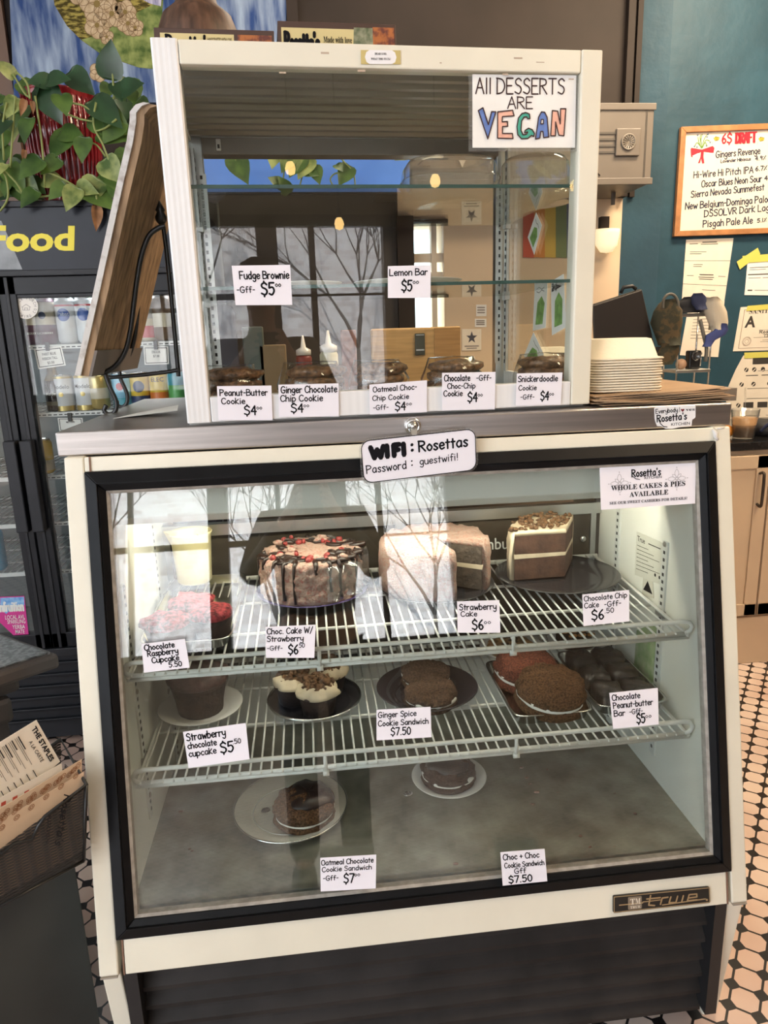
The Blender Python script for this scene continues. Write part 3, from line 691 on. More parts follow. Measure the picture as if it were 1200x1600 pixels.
# ---------------------------------------------------------------- wire shelves
def wire_shelf(name, label, zf, zr, yf, lip, nw, x0=-.548, x1=.548):
    yr = .415; zz = lambda y: zf + (zr - zf) * (y - yf) / (yr - yf)
    t = thing(name, label, 'shelf', (0, yf, zf), 'white wire shelves in the glass case')
    b = MB(); R = .0045
    b.tube([(x0 + .01, yf, zf), (x1 - .01, yf, zf)], R); b.build('front_rod', WIRE, t)
    b = MB(); yq, zq = yf - .004, zf + lip
    b.tube([(x0 + .012, yf, zf), (x0 + .002, yf - .002, zf + lip * .25), (x0, yq, zf + lip * .6), (x0 + .006, yq, zq - .003), (x0 + .02, yq, zq), (x1 - .02, yq, zq), (x1 - .006, yq, zq - .003), (x1, yq, zf + lip * .6), (x1 - .002, yf - .002, zf + lip * .25), (x1 - .012, yf, zf)], R, 8); b.build('lip_rod', WIRE, t)
    b = MB(); b.tube([(x0, yf + .008, zf - .012), (x1, yf + .008, zf - .012)], .0042); b.build('brace_rod', WIRE, t)
    b = MB(); b.tube([(x0, yr, zr - .003), (x1, yr, zr - .003)], .006); b.build('rear_rod', WIRE, t)
    for x in (x0 + .004, x1 - .004):
        b = MB(); b.tube([(x, yf, zf - .004), (x, yr, zr - .006)], .004); b.build('side_rod', WIRE, t)
    for y in (.10, .26):
        b = MB(); b.tube([(x0, y, zz(y) - .006), (x1, y, zz(y) - .006)], .0035); b.build('cross_rod', WIRE, t)
    b = MB()
    for i in range(nw):
        x = x0 + .012 + (x1 - x0 - .024) * i / (nw - 1)
        b.tube([(x, yf - .006, zf + .002), (x, yr, zr)], .0022, 6)
    b.build('shelf_wires', WIRE, t)
    for x in (-.19, .185): b = MB(); b.tube([(x, yf - .002, zf - .012), (x, yf - .004, zf + lip)], .0036, 8); b.tube([(x - .006, yf - .002, zf - .012), (x + .006, yf - .002, zf - .012)], .006, 8); b.build('lip_stay', WIRE, t)
    for x, s_ in ((x0 - .004, 1), (x1 + .004, -1)):
        for y in (.05 if False else (.02 if x < 0 else .075), .31): b = MB(); b.box(x - .004, x + .004, y - .016, y + .016, zz(y) - .022, zz(y) - .007); b.build('shelf_clip', mat('clip_grey', (.30, .29, .27), .5), t)
    return zz
Z1 = wire_shelf('wire_shelf', 'upper white wire shelf in the case, holding the whole cakes', .752, .772, -.055, .028, 54)
Z2 = wire_shelf('wire_shelf', 'lower white wire shelf in the case, holding cupcakes and cookie trays', .547, .552, -.085, .030, 54)

# ================================================================== THE UPPER CABINET
UW = .761; UH = .6174; UD = .52
CAB = thing('countertop_display_cabinet', 'tall cream framed glass cabinet standing on the steel counter', 'display cabinet', UO + UX * .38 + UY * .26)
def ubox(name, m, x0, x1, y0, y1, z0, z1, bevel=0, parent=None): b = MB(UF); b.box(x0, x1, y0, y1, z0, z1); return b.build(name, m, parent or CAB, bevel)
zt = UL(560, 106).z; zbr = UL(450, 615).z; xl = UL(281, 110).x; xr = UL(908, 118).x
b = MB(UF)
nr = 9; pts = [(0, .04), (0, .002)]
for k in range(nr):
    x = .003 + (xl - .006) * k / (nr - 1); pts.append((x, .0 if k % 2 else -.0003))
pts += [(xl, .002), (xl, .04)]
b.prism([(x, y, .006) for x, y in pts], [(x, y, UH) for x, y in pts]); b.build('corner_post', WHITE2, CAB)
ubox('corner_post', WHITE, xr, UW, -.001, .04, .006, UH, .003)
ubox('top_rail', WHITE, xl + .001, xr - .001, .0, .03, zt, UH - .001, .002)
ubox('bottom_rail', WHITE2, xl + .001, xr - .001, .0, .03, .006, zbr, .002)
for (x, z) in ((.20, .57), (.27, .60), (.33, .575), (.47, .59), (.60, .6), (.64, .595), (.70, .57), (.58, .575)):
    b = MB(UF); b.box(x, x + rr.uniform(.003, .016), -.0004, .001, z, z + rr.uniform(.001, .003)); b.build('scuff_mark', mat('scuff', (.45, .35, .26), .8), CAB)
ubox('front_glass', GLASSU, xl - .005, xr + .003, .010, .014, zbr - .005, zt + .005)
ubox('side_glass', GLASSU, .006, .010, .04, UD - .03, .02, UH - .02); ubox('side_glass', GLASSU, UW - .010, UW - .006, .04, UD - .03, .02, UH - .02)
ubox('base_panel', mat('cabinet_base', (.42, .42, .40), .35, .3), 0, UW, .0301, UD, .0, .016)
for z, y0, y1 in ((UH - .03, .03, UD),): ubox('side_rail', WHITE2, 0, .012, y0, y1, z, UH); ubox('side_rail', WHITE2, UW - .012, UW, y0, y1, z, UH)
ubox('side_rail', WHITE2, 0, .012, .03, UD, .016, .05); ubox('side_rail', WHITE2, UW - .012, UW, .03, UD, .016, .05)
ubox('rear_post', ALU, 0, .034, UD - .03, UD, .016, UH, .002); ubox('rear_post', ALU, UW - .034, UW, UD - .03, UD, .016, UH, .002)
# ribbed underside of the roof, and the rear light rail with its switch
b = MB(UF); pts = []; y = .03
while y < UD:
    pts += [(y, UH - .020), (y + .012, UH - .026), (y + .026, UH - .026), (y + .038, UH - .020)]; y += .046
pts += [(UD, UH - .02), (UD, UH - .002), (.03, UH - .002)]
b.prism([(.012, y, z) for y, z in pts], [(UW - .012, y, z) for y, z in pts]); b.build('roof_panel', mat('roof_taupe', (.26, .22, .18), .35, .2), CAB)
zr1 = UL(500, 214, UD - .04).z; zr0 = UL(500, 243, UD - .04).z
rl = ubox('light_rail', mat('rail_taupe', (.22, .19, .16), .35, .3), .034, UW - .034, UD - .045, UD, zr0, UH - .02, .002)
a = UL(337, 218, UD - .046); c = UL(346, 236, UD - .046)
ubox('switch', mat('switch_white', (.75, .73, .68), .4), a.x, c.x, UD - .052, UD - .045, c.z, a.z, .001, rl)
ubox('switch_rocker', BLACK, a.x + .003, c.x - .003, UD - .055, UD - .052, c.z + .004, (a.z + c.z) / 2, 0, rl)
ubox('rail_lip', ALU, .034, UW - .034, UD - .048, UD - .045, zr1 - .004, zr1 + .001, 0, rl)
for x0, s_ in ((.012, 1), (UW - .012, -1)):
    for y in (.06, UD - .05):
        b = MB(UF); b.box(min(x0, x0 + s_ * .005), max(x0, x0 + s_ * .005), y - .010, y + .010, .05, UH - .05); o = b.build('pilaster', ALU, CAB)
        b = MB(UF); z = .07
        while z < UH - .07: b.box(min(x0 + s_ * .0049, x0 + s_ * .0058), max(x0 + s_ * .0049, x0 + s_ * .0058), y - .003, y + .003, z, z + .009); z += .018
        b.build('slot', mat('slot_dark', (.03, .03, .03), .8), o)
for x in (.034, UW - .034): b = MB(UF); b.box(x - .004, x + .004, UD - .036, UD - .0302, .07, UH - .1); o = b.build('rear_channel', ALU, CAB); b = MB(UF); z = .075
while z < UH - .11: b.box(UW - .030, UW - .024, UD - .0312, UD - .0298, z, z + .008); b.box(.024, .030, UD - .0312, UD - .0298, z, z + .008); z += .018
b.build('slot', mat('slot_dark', (.03, .03, .03), .8), o)
zs1 = UL(600, 290, .03).z; zs2 = UL(600, 443, .03).z
for nm, z, lb in (('top', zs1, 'upper green-edged glass shelf in the cabinet, under the clear plastic cake boxes'), ('low', zs2, 'lower green-edged glass shelf in the cabinet, under the white dessert plates')):
    b = MB(UF); b.box(.016, UW - .016, .022, UD - .05, z - .006, z); o = b.build('glass_shelf', GLASSS); tag(o, lb, 'shelf', 'glass shelves in the cabinet')
    b = MB(UF); b.box(.016, UW - .016, .0205, .022, z - .006, z); b.build('polished_edge', GREENEDGE, o)
    for x in (.018, UW - .018):
        for y in (.06, UD - .06): b = MB(UF); b.box(x - .006, x + .006, y - .012, y + .012, z - .016, z - .0062); b.build('shelf_bracket', ALU, o)

# ================================================================== PRICE CARDS AND SIGNS
CG = 'hand-lettered price cards'
def upq(pts, yl=-.003): return [UP(*p, yl) for p in pts]
UT = -.0022
card('price_card', 'white price card for the fudge brownie, stuck on the cabinet glass', 'price card', upq([(361.9, 415.2), (453.2, 413.8), (456.7, 476.5), (368, 477)], .009),
     [('Fudge Brownie', .12, .66, .97, .19), ('-Gff-', .05, .32, .36, .15), ('$5', .47, .26, .70, .30), ('oo', .72, .46, .82, .12)], group=CG)
card('price_card', 'white price card for the lemon bar, on the cabinet glass below the clear boxes', 'price card', upq([(606, 416), (673, 414), (672.4, 465.6), (606, 465.6)], .009),
     [('Lemon Bar', .04, .70, .92, .20), ('$5', .32, .22, .56, .32), ('oo', .58, .44, .72, .13)], group=CG)
card('price_card', 'white price card for the peanut-butter cookie, on the cabinet bottom rail', 'price card', upq([(339, 603.4), (424, 602.5), (426, 656.5), (341.5, 656.5)]),
     [('Peanut-Butter', .05, .72, .92, .18), ('Cookie', .07, .48, .50, .17), ('$4', .48, .16, .70, .26), ('oo', .71, .32, .81, .11)], group=CG)
card('price_card', 'white price card for the ginger chocolate chip cookie, second on the bottom rail', 'price card', upq([(435, 601), (529, 599), (529.6, 650.6), (436, 651.5)]),
     [('Ginger Chocolate', .04, .74, .97, .20), ('Chip Cookie', .03, .48, .73, .19), ('$4', .20, .14, .40, .26), ('oo', .41, .30, .50, .11)], group=CG)
card('price_card', 'white price card for the oatmeal choc-chip cookie, in the middle of the bottom rail', 'price card', upq([(577, 601), (667, 594), (667, 644), (578, 647.6)]),
     [('Oatmeal Choc-', .06, .74, .82, .17), ('Chip Cookie', .05, .46, .68, .16), ('-Gff-', .06, .15, .32, .15), ('$4', .44, .10, .62, .26), ('oo', .63, .25, .73, .11)], group=CG)
card('price_card', 'white price card for the chocolate choc-chip cookie, fourth on the bottom rail', 'price card', upq([(690.6, 582.6), (774, 581), (773, 639.5), (690.6, 641.5)]),
     [('Chocolate', .04, .78, .52, .16), ('-Gff-', .64, .78, .92, .14), ('Choc-Chip', .10, .58, .62, .14), ('Cookie', .03, .38, .38, .15), ('$4', .48, .22, .66, .24), ('oo', .67, .36, .76, .10)], group=CG)
card('price_card', 'white price card for the snickerdoodle cookie, nearest the foam trays', 'price card', upq([(807.6, 583.6), (878.5, 582), (876, 632.4), (805.4, 634)]),
     [('Snickerdoodle', .03, .74, .90, .18), ('Cookie', .05, .48, .44, .15), ('-Gff-', .10, .20, .40, .14), ('$4', .54, .16, .72, .26), ('oo', .73, .30, .83, .11)], group=CG)

def slq(pts, off=-.0046): return [SL(*p, off) for p in pts]
card('price_card', 'white price card for the chocolate raspberry cupcake, left end of the top shelf', 'price card', slq([(221, 1006), (289, 998), (296.5, 1043), (225, 1051)]),
     [('Chocolate', .06, .76, .74, .19, .15), ('Raspberry', .12, .54, .80, .19, .15), ('Cupcake', .20, .30, .80, .19, .15), ('5.50', .56, .09, .84, .17, .15)], group=CG)
card('price_card', 'white price card for the chocolate cake with strawberry, in front of the dripped cake', 'price card', slq([(414.8, 979.4), (493.5, 976), (491, 1027.7), (415.5, 1027.7)]),
     [('Choc. Cake W/', .03, .76, .94, .18), ('Strawberry', .03, .52, .76, .18), ('-Gff-', .03, .24, .34, .14), ('$6', .46, .12, .66, .28), ('50', .68, .32, .79, .13)], group=CG)
card('price_card', 'white price card for the strawberry cake, at the middle of the top wire shelf', 'price card', slq([(714, 939.8), (780, 937.5), (781.6, 988.5), (715, 988.5)]),
     [('Strawberry', .05, .72, .92, .19), ('Cake', .08, .52, .46, .16), ('$6', .34, .10, .60, .30), ('oo', .62, .28, .78, .12)], group=CG)
card('price_card', 'white price card for the chocolate chip cake, below the dark cake plate', 'price card', slq([(909.7, 929), (982.7, 921.7), (983, 970.7), (911.7, 978)]),
     [('Chocolate Chip', .03, .78, .95, .16), ('Cake', .03, .56, .34, .16), ('-Gff-', .46, .54, .82, .16), ('$6', .18, .16, .44, .30), ('.50', .46, .34, .66, .15)], group=CG)
card('price_card', 'white price card for the strawberry chocolate cupcake, below the left white plate', 'price card', slq([(286, 1143.5), (384, 1129.5), (390, 1186), (294.8, 1200)]),
     [('Strawberry', .04, .74, .66, .20), ('chocolate', .04, .52, .50, .17), ('cupcake', .04, .30, .48, .17), ('$5', .55, .28, .76, .28), ('.50', .76, .48, .89, .13)], group=CG)
card('price_card', 'white price card for the ginger spice cookie sandwich, below the dark oval dish', 'price card', slq([(588.3, 1109), (672.7, 1104.3), (674, 1151.7), (588.3, 1156.7)]),
     [('Ginger Spice', .03, .74, .73, .18), ('Cookie Sandwich', .03, .46, .95, .18), ('$7.50', .26, .14, .62, .24)], group=CG)
card('price_card', 'white price card for the chocolate peanut-butter bar, at the right end of the lower shelf', 'price card', slq([(952, 1082.7), (1027.6, 1074.7), (1029, 1131.7), (958, 1138.7)]),
     [('Chocolate', .04, .78, .62, .16), ('Peanut-butter', .05, .56, .88, .16), ('Bar', .05, .34, .28, .16), ('-Gff-', .38, .36, .66, .13), ('$5', .52, .09, .70, .25), ('oo', .71, .22, .84, .10)], group=CG)
card('price_card', 'white price card for the oatmeal chocolate cookie sandwich, at the bottom of the slanted glass', 'price card', slq([(500.3, 1340.2), (587.8, 1335), (587, 1387.8), (501, 1392.7)], .0125),
     [('Oatmeal Chocolate', .02, .78, .95, .15), ('Cookie Sandwich', .03, .58, .92, .14), ('-Gff-', .05, .32, .32, .14), ('$7', .42, .22, .60, .26), ('oo', .61, .40, .71, .11)], group=CG)
card('price_card', 'white price card for the choc and choc cookie sandwich, right of the oatmeal one', 'price card', slq([(781.7, 1331.4), (850.7, 1326), (855, 1376.6), (785.4, 1383.6)], .0125),
     [('Choc + Choc', .05, .76, .86, .17), ('Cookie Sandwich', .07, .52, .96, .15), ('Gff', .28, .33, .54, .15), ('$7.50', .14, .06, .66, .20, .15)], group=CG)

# laminated wifi sign on a magnet clip
WYP = -.037
def wq(p): return aty(*p, WYP)
q = Quad(wq((563.4, 689.6)), wq((742, 669.8)), wq((744, 733.5)), wq((569, 754.8)))
b = MB(); q.slab(b, .0008, -.02, -.05, 1.02, 1.05, -.0006, rad=.02); o = b.build('wifi_sign', LAMIN)
tag(o, 'laminated wifi password sign with rounded corners, clipped to the steel counter edge', 'sign')
b = MB(); q.slab(b, .0006, 0, 0, 1, 1, .0003, rad=.016); b.build('paper_insert', PAPER, o)
b = MB(); pl = rrect(0, 0, 1, 1, .016 / q.W, .016 / q.H); q.line(b, pl + [pl[0]], .0014, .0013)
for (ch, u0) in (('W', .08), ('I', .215), ('F', .28), ('I', .36)):
    q.hand(b, ch, u0, .57, u0 + {'W': .11, 'I': .012, 'F': .05}[ch], .26, .36, .0013)
q.hand(b, ':', .43, .62, .45, .26, .22, .0013); q.hand(b, 'Rosettas', .50, .60, .93, .25, .13, .0013)
q.hand(b, 'Password', .03, .22, .38, .19, .10, .0013, .03); q.hand(b, ':', .42, .27, .44, .2, .14, .0013); q.hand(b, 'guestwifi!', .50, .28, .84, .17, .10, .0013, .03)
b.build('lettering', BLACKM, o)
c = thing('magnet_clip', 'round chrome magnet clip holding the wifi sign on the counter edge', 'clip', aty(645.6, 664, -.01))
p = aty(644.5, 665, -.001)
b = MB(); xfr = lambda a: V((p.x + a[0], p.y - a[2], p.z + a[1])); b.xf = xfr
b.loops((0, 0, 0), [(.0155, .0155, 0), (.0158, .0158, .004), (.0145, .0145, .010), (.011, .011, .012), (.010, .010, .011)], 2, 24); b.build('magnet_disc', CHROME, c)
b = MB(xfr); b.loops((0, 0, 0), [(.006, .006, .011), (.006, .006, .016), (.003, .003, .018)], 2, 14); b.build('rivet', CHROME, c)
b = MB(xfr); b.hexa([(-.006, -.004, .012), (.006, -.004, .012), (.006, -.004, .016), (-.006, -.004, .016), (-.004, -.018, .020), (.004, -.018, .020), (.004, -.018, .025), (-.004, -.018, .025)])
b.hexa([(-.015, -.024, .0255), (.015, -.024, .0255), (.015, -.024, .0285), (-.015, -.024, .0285), (-.014, -.018, .020), (.014, -.018, .020), (.014, -.018, .028), (-.014, -.018, .028)]); b.build('jaw', ALU, c)

# VEGAN sign
q = Quad(*upq([(738, 116.5), (900, 118), (898, 231), (738, 231)], .009))
b = MB(); q.slab(b, .0006, -.035, -.05, 1.02, 1.0); o = b.build('dessert_sign', LAMIN); tag(o, 'white hand-drawn sign reading all desserts are vegan, taped inside a clear sleeve', 'sign')
b = MB(); q.slab(b, .0006, base=.0007); b.build('paper_sheet', PAPERW, o)
nv = lambda L: [((x - 460) / 537, 1 - (y - 90) / 380) for x, y in L]
b = MB(); T = .0019
q.hand(b, 'All DESSERTS', .03, .74, .885, .21, .075, T); q.hand(b, 'ARE', .335, .54, .575, .16, .085, T)
SH = {'V': [(488, 277), (512, 262), (540, 350), (556, 282), (578, 283), (537, 425)], 'E': [(588, 283), (665, 274), (672, 303), (612, 308), (611, 335), (638, 333), (640, 358), (613, 360), (613, 396), (664, 396), (668, 423), (588, 421)],
      'G': [(755, 318), (752, 294), (732, 286), (712, 292), (695, 315), (688, 360), (692, 402), (712, 424), (745, 422), (764, 406), (776, 412), (779, 395), (768, 376), (748, 368), (730, 380), (728, 392), (744, 388), (738, 400), (720, 402), (709, 380), (712, 330), (724, 310), (738, 308), (742, 318)],
      'A': [(785, 425), (800, 310), (815, 282), (832, 284), (845, 310), (855, 414), (828, 418), (824, 385), (812, 385), (808, 420)], 'N': [(865, 408), (872, 275), (900, 278), (915, 345), (915, 265), (943, 265), (935, 408), (908, 405), (890, 335), (890, 408)]}
for k, pl in SH.items():
    pp = nv(pl); q.line(b, pp + [pp[0]], .0021, .0026)
q.line(b, nv([(814, 322), (826, 322), (825, 345), (812, 345), (814, 322)]), .0018, .0027)
b.build('lettering', mat('ink_brown', (.04, .015, .015), .7), o)
for k, cl in (('V', (.12, .20, .48)), ('E', (.80, .43, .32)), ('G', (.06, .36, .26)), ('A', (.12, .20, .48)), ('N', (.80, .43, .32))):
    b = MB(); q.poly(b, nv(SH[k]), .0004, .0016); b.build('coloured_letter', mat('marker_%s' % k, cl, .7, var=.1, vs=60), o)
b = MB(); q.poly(b, nv([(814, 322), (826, 322), (825, 345), (812, 345)]), .0003, .0021); b.build('letter_gap', PAPERW, o)
# small novelty label
q = Quad(*upq([(563.5, 78.3), (625.5, 79), (625.8, 100.5), (564, 100.3)], -.0012)); b = MB(); q.slab(b, .0005); o = b.build('novelty_label', mat('gold_foil', (.62, .50, .20), .35, .3)); tag(o, 'small gold and white novelty label on the cabinet top rail', 'label')
b = MB(); q.poly(b, [(.10, .5), (.14, .86), (.22, 1), (.78, 1), (.86, .86), (.90, .5), (.86, .14), (.78, 0), (.22, 0), (.14, .14)], .0003, .0005); b.build('label_panel', mat('label_white', (.76, .74, .74), .6), o)
b = MB(); q.printed(b, 'DEAR GOD,', .35, .66, .65, .15, off=.0012, serif=True); q.printed(b, 'WHAT THE FUCK?', .25, .29, .75, .15, off=.0012, serif=True); b.build('lettering', BLACKM, o)
# everybody loves sticker
q = Quad(*[aty(*p, -.001) for p in ((1022.3, 636.5), (1086.5, 632.9), (1086.5, 668), (1023, 671.5))]); b = MB()
q.poly(b, [(0, .96), (.02, 1), (.98, 1), (1, .96), (1, .45), (.92, .36), (.90, .08), (.62, .06), (.42, 0), (.26, .02), (.16, .14), (.06, .16), (.03, .3), (.0, .5)], .0004); o = b.build('shop_sticker', mat('sticker_white', (.80, .79, .80), .45)); tag(o, 'white die-cut shop sticker at the right end of the steel counter edge', 'sticker')
b = MB(); q.hand(b, 'Everybody', .03, .72, .56, .19, .12, .0008, .05); q.printed(b, 'l', .60, .74, .62, .20, off=.0008, serif=True); q.printed(b, 'ves', .76, .76, .98, .13, off=.0008, serif=True)
q.hand(b, 'Rosetta\'s', .06, .34, .78, .30, .13, .0008, .08); q.line(b, [(.10, .42), (.14, .26), (.22, .12), (.30, .10)], .0016, .0008); q.printed(b, 'KITCHEN', .40, .14, .86, .12, off=.0008, slope=.03)
b.build('lettering', BLACKM, o)
b = MB(); hp = [(0, -1), (-.9, .1), (-.95, .6), (-.5, .9), (0, .5), (.5, .9), (.95, .6), (.9, .1)]; q.poly(b, [(.685 + x * .045, .80 + y * .075) for x, y in hp], .0003, .0004); b.build('heart', mat('dark_red_ink', (.14, .01, .015), .6), o)
# whole cakes sign
q = Quad(*slq([(936.7, 731), (1086.7, 720.7), (1086, 786.7), (939, 796.7)])); b = MB(); q.slab(b, .0008); o = b.build('cake_order_sign', PAPER); tag(o, 'printed sign offering whole cakes and pies, top right on the slanted glass', 'sign')
b = MB()
for cu, cv in ((.20, .60), (.80, .62)):
    for k in range(8):
        a = k * PI / 4; R0 = .012 if k % 2 else .018; w_ = .35
        P = lambda r, d: (cu + math.cos(a + d) * r / q.W, cv + math.sin(a + d) * r / q.H)
        q.line(b, cr([P(.002, 0), P(R0 * .45, .42), P(R0 * .7, .30), P(R0, 0), P(R0 * .7, -.30), P(R0 * .45, -.42), P(.002, 0)], 3), .0009, .0011)
        if k % 2 == 0: q.line(b, [P(.0205, 0), P(.022, 0)], .0016, .0011)
    b.build('flower_motif', mat('pale_grey_ink', (.42, .40, .42), .8), o); b = MB()
b = MB(); q.hand(b, "Rosetta's", .33, .73, .63, .17, .13, .0014); q.line(b, [(.34, .74), (.37, .68), (.41, .66)], .0014, .0014); q.printed(b, 'KITCHEN', .46, .66, .64, .055, off=.0014)
q.printed(b, 'WHOLE CAKES & PIES', .11, .44, .89, .115, off=.0014, serif=True); q.printed(b, 'AVAILABLE', .30, .26, .71, .115, off=.0014, serif=True); q.printed(b, 'SEE OUR SWEET CASHIERS FOR DETAILS!', .09, .11, .91, .065, off=.0014, serif=True)
b.build('lettering', BLACKM, o)

# ================================================================== DESSERTS
def plate(name, label, c, R, m, rim=.012, group='dessert plates in the case', deep=.35, ry=None):
    ry = ry or R; b = MB(); k = ry / R
    pr = [(R * .55, 0), (R * .62, .0), (R * .98, rim * .9), (R, rim), (R * .985, rim + .0012), (R * .66, .0035), (R * .60, .0028), (R * .02, .0028)]
    b.loops(c, [(r_, r_ * k, z) for r_, z in pr], 2, 56); o = b.build(name, m); return tag(o, label, 'plate', group)
def tray(name, label, x0, x1, y0, y1, z, m, h=.022, group=None):
    b = MB(); cx, cy, rx, ry = (x0 + x1) / 2, (y0 + y1) / 2, (x1 - x0) / 2, (y1 - y0) / 2
    pr = [(rx - .014, ry - .014, 0), (rx - .010, ry - .010, .002), (rx - .004, ry - .004, h - .002), (rx, ry, h), (rx, ry, h + .0015), (rx - .006, ry - .006, h + .001), (rx - .013, ry - .013, .0035), (rx - .016, ry - .016, .0022)]
    b.loops((cx, cy, z), pr, 9, 72); o = b.build(name, m); return tag(o, label, 'tray', group)
def cookie_prof(R, Hh, k=7): return [(R * max(.001, math.cos(PI / 2 * i / k) ** .55), R * max(.001, math.cos(PI / 2 * i / k) ** .55), Hh * math.sin(PI / 2 * i / k) ** .8) for i in range(k + 1)]
def patch(b, c, R, z, pts, m_j):
    """an uneven pool of icing lying on a top"""
    c = V(c); vs = [c + V((0, 0, z + .002))]; n = 28
    for j in range(n):
        a = 2 * PI * j / n; r_ = R * (1 + .22 * math.sin(3 * a + m_j) + .14 * math.sin(5 * a + 2 * m_j))
        vs.append(c + V((math.cos(a) * r_ * .6, math.sin(a) * r_ * .6, z)))
    for j in range(n):
        a = 2 * PI * j / n; r_ = R * (1 + .22 * math.sin(3 * a + m_j) + .14 * math.sin(5 * a + 2 * m_j))
        vs.append(c + V((math.cos(a) * r_, math.sin(a) * r_, pts)))
    fs = [(0, 1 + j, 1 + (j + 1) % n) for j in range(n)] + [(1 + j, 1 + n + j, 1 + n + (j + 1) % n, 1 + (j + 1) % n) for j in range(n)]
    b.add(vs, fs, True)
def sandwich(name, label, c, R, top, ice=None, group='cookie sandwiches in the case', seed=0, hh=.022, tilt=None):
    c = V(c); xf = None
    if tilt:
        Rm = Matrix.Rotation(tilt[0], 4, 'X') @ Matrix.Rotation(tilt[1], 4, 'Y'); xf = lambda p: c + Rm @ (V(p) - c)
    t = thing(name, label, 'cookie sandwich', c, group); j = (.006, 45, seed, .7)
    b = MB(xf); b.loops(c, [(R * .9, R * .9, 0), (R, R, .006), (R * .98, R * .98, hh * .62), (R * .9, R * .9, hh * .7)], 2, 44, jit=j); b.build('bottom_cookie', top, t)
    b = MB(xf); b.loops(c, [(R * .86, R * .86, hh * .62), (R * .965, R * .965, hh * .7), (R * .955, R * .955, hh * .95), (R * .86, R * .86, hh)], 2, 44, jit=(.005, 40, seed + 3)); b.build('cream_filling', CREAMW, t)
    b = MB(xf); pr = cookie_prof(R, hh * 1.05, 8); pr[-1] = (R * .02, R * .02, pr[-1][2]); b.loops(c + V((0, 0, hh * .92)), [(R * .93, R * .93, -.001)] + pr, 2, 44, jit=(.008, 48, seed + 7, .9)); b.build('top_cookie', top, t)
    if ice:
        b = MB(xf); b.loops(c + V((R * ice[0], R * ice[1], hh * .98)), [(R * ice[2], R * ice[2], hh * .55), (R * ice[2] * .93, R * ice[2] * .95, hh * .98), (R * ice[2] * .5, R * ice[2] * .5, hh * 1.22), (R * .01, R * .01, hh * 1.24)], 2, 30, jit=(.012, 26, seed + 2, .4)); b.build('chocolate_icing', CHOCD, t)
    return t
def crumbs(b, c, R, n, s0, s1, rg, z=0, dome=.0):
    c = V(c)
    for _ in range(n):
        a = rg.uniform(0, 2 * PI); r_ = R * math.sqrt(rg.random()); s_ = rg.uniform(s0, s1)
        b.ball(c + V((math.cos(a) * r_, math.sin(a) * r_, z + dome * (1 - (r_ / R) ** 2) + rg.uniform(0, s_))), s_, s_ * rg.uniform(.7, 1.2), s_ * rg.uniform(.6, 1), 6, 4, jit=(s_ * .5, 200, a))
def cupcake(label, c, R, hh, cupm, frm, group, seed, crumb=None, flat=False):
    c = V(c); t = thing('cupcake', label, 'cupcake', c, group)
    b = MB(); nf = 22; vs = []
    b.loops(c, [(R * .78, R * .78, 0), (R * .84, R * .84, hh * .4), (R * .96, R * .96, hh * .85), (R, R, hh), (R * .9, R * .9, hh * 1.04)], 2, 40, jit=(.002, 90, seed, .1)); b.build('cake_base', cupm, t)
    b = MB()
    if flat: pr = [(R * .95, R * .95, hh * .95), (R * 1.05, R * 1.05, hh * 1.02), (R * 1.06, R * 1.06, hh * 1.2), (R * .9, R * .9, hh * 1.34), (R * .4, R * .4, hh * 1.42), (R * .01, R * .01, hh * 1.43)]
    else: pr = [(R * .95, R * .95, hh * .92), (R * 1.07, R * 1.07, hh * 1.0), (R * 1.05, R * 1.05, hh * 1.16), (R * .86, R * .86, hh * 1.3), (R * .66, R * .66, hh * 1.4), (R * .3, R * .3, hh * 1.5), (R * .01, R * .01, hh * 1.52)]
    b.loops(c, pr, 2, 40, jit=(.010, 38, seed, .5)); b.build('frosting', frm, t)
    if crumb:
        b = MB(); crumbs(b, c + V((0, .006, hh * 1.24)), R * .76, 120, .0040, .0088, random.Random(seed), 0, hh * .34); b.build('crumble', crumb, t)
    return t

# --- top wire shelf
z = Z1(.27)
tray('steel_tray', 'shallow steel tray at the left end of the top wire shelf', -.537, -.355, -.005, .40, Z1(.2) + .004, CHROME)
for k, (x, y) in enumerate(((-.488, .045), (-.402, .075), (-.450, .135))):
    cupcake(['chocolate cupcake with raspberry frosting, front left on the shelf tray', 'chocolate cupcake with raspberry frosting, front right on the shelf tray', 'chocolate cupcake with raspberry frosting, rearmost on the shelf tray'][k], (x, y, Z1(y) + .009), .043, .044, CHOC, RASP, 'raspberry cupcakes', 11 * k + 2, flat=True)
# pitcher behind
c = V((-.475, .345, Z1(.345) + .026)); t = thing('plastic_pitcher', 'pale yellow plastic pitcher standing at the back of the top wire shelf', 'pitcher', c)
YP = mat('yellowed_plastic', (.72, .64, .36), .35, coat=.2)
b = MB(); b.loops(c, [(.036, .036, 0), (.040, .040, .004), (.043, .043, .06), (.047, .047, .115), (.050, .050, .120), (.049, .049, .122), (.044, .044, .116), (.037, .037, .008)], 2, 36); b.build('body', YP, t)
b = MB(); b.add([c + V(p) for p in ((-.046, -.014, .122), (-.046, .014, .122), (-.062, 0, .126), (-.044, 0, .085))], [(0, 2, 3), (2, 1, 3), (0, 1, 2)]); b.build('spout', YP, t)
b = MB(); b.tube([c + V(p) for p in ((.012, .042, .105), (.016, .066, .10), (.018, .072, .065), (.016, .062, .028), (.012, .038, .024))], .006, 8); b.build('handle', YP, t)
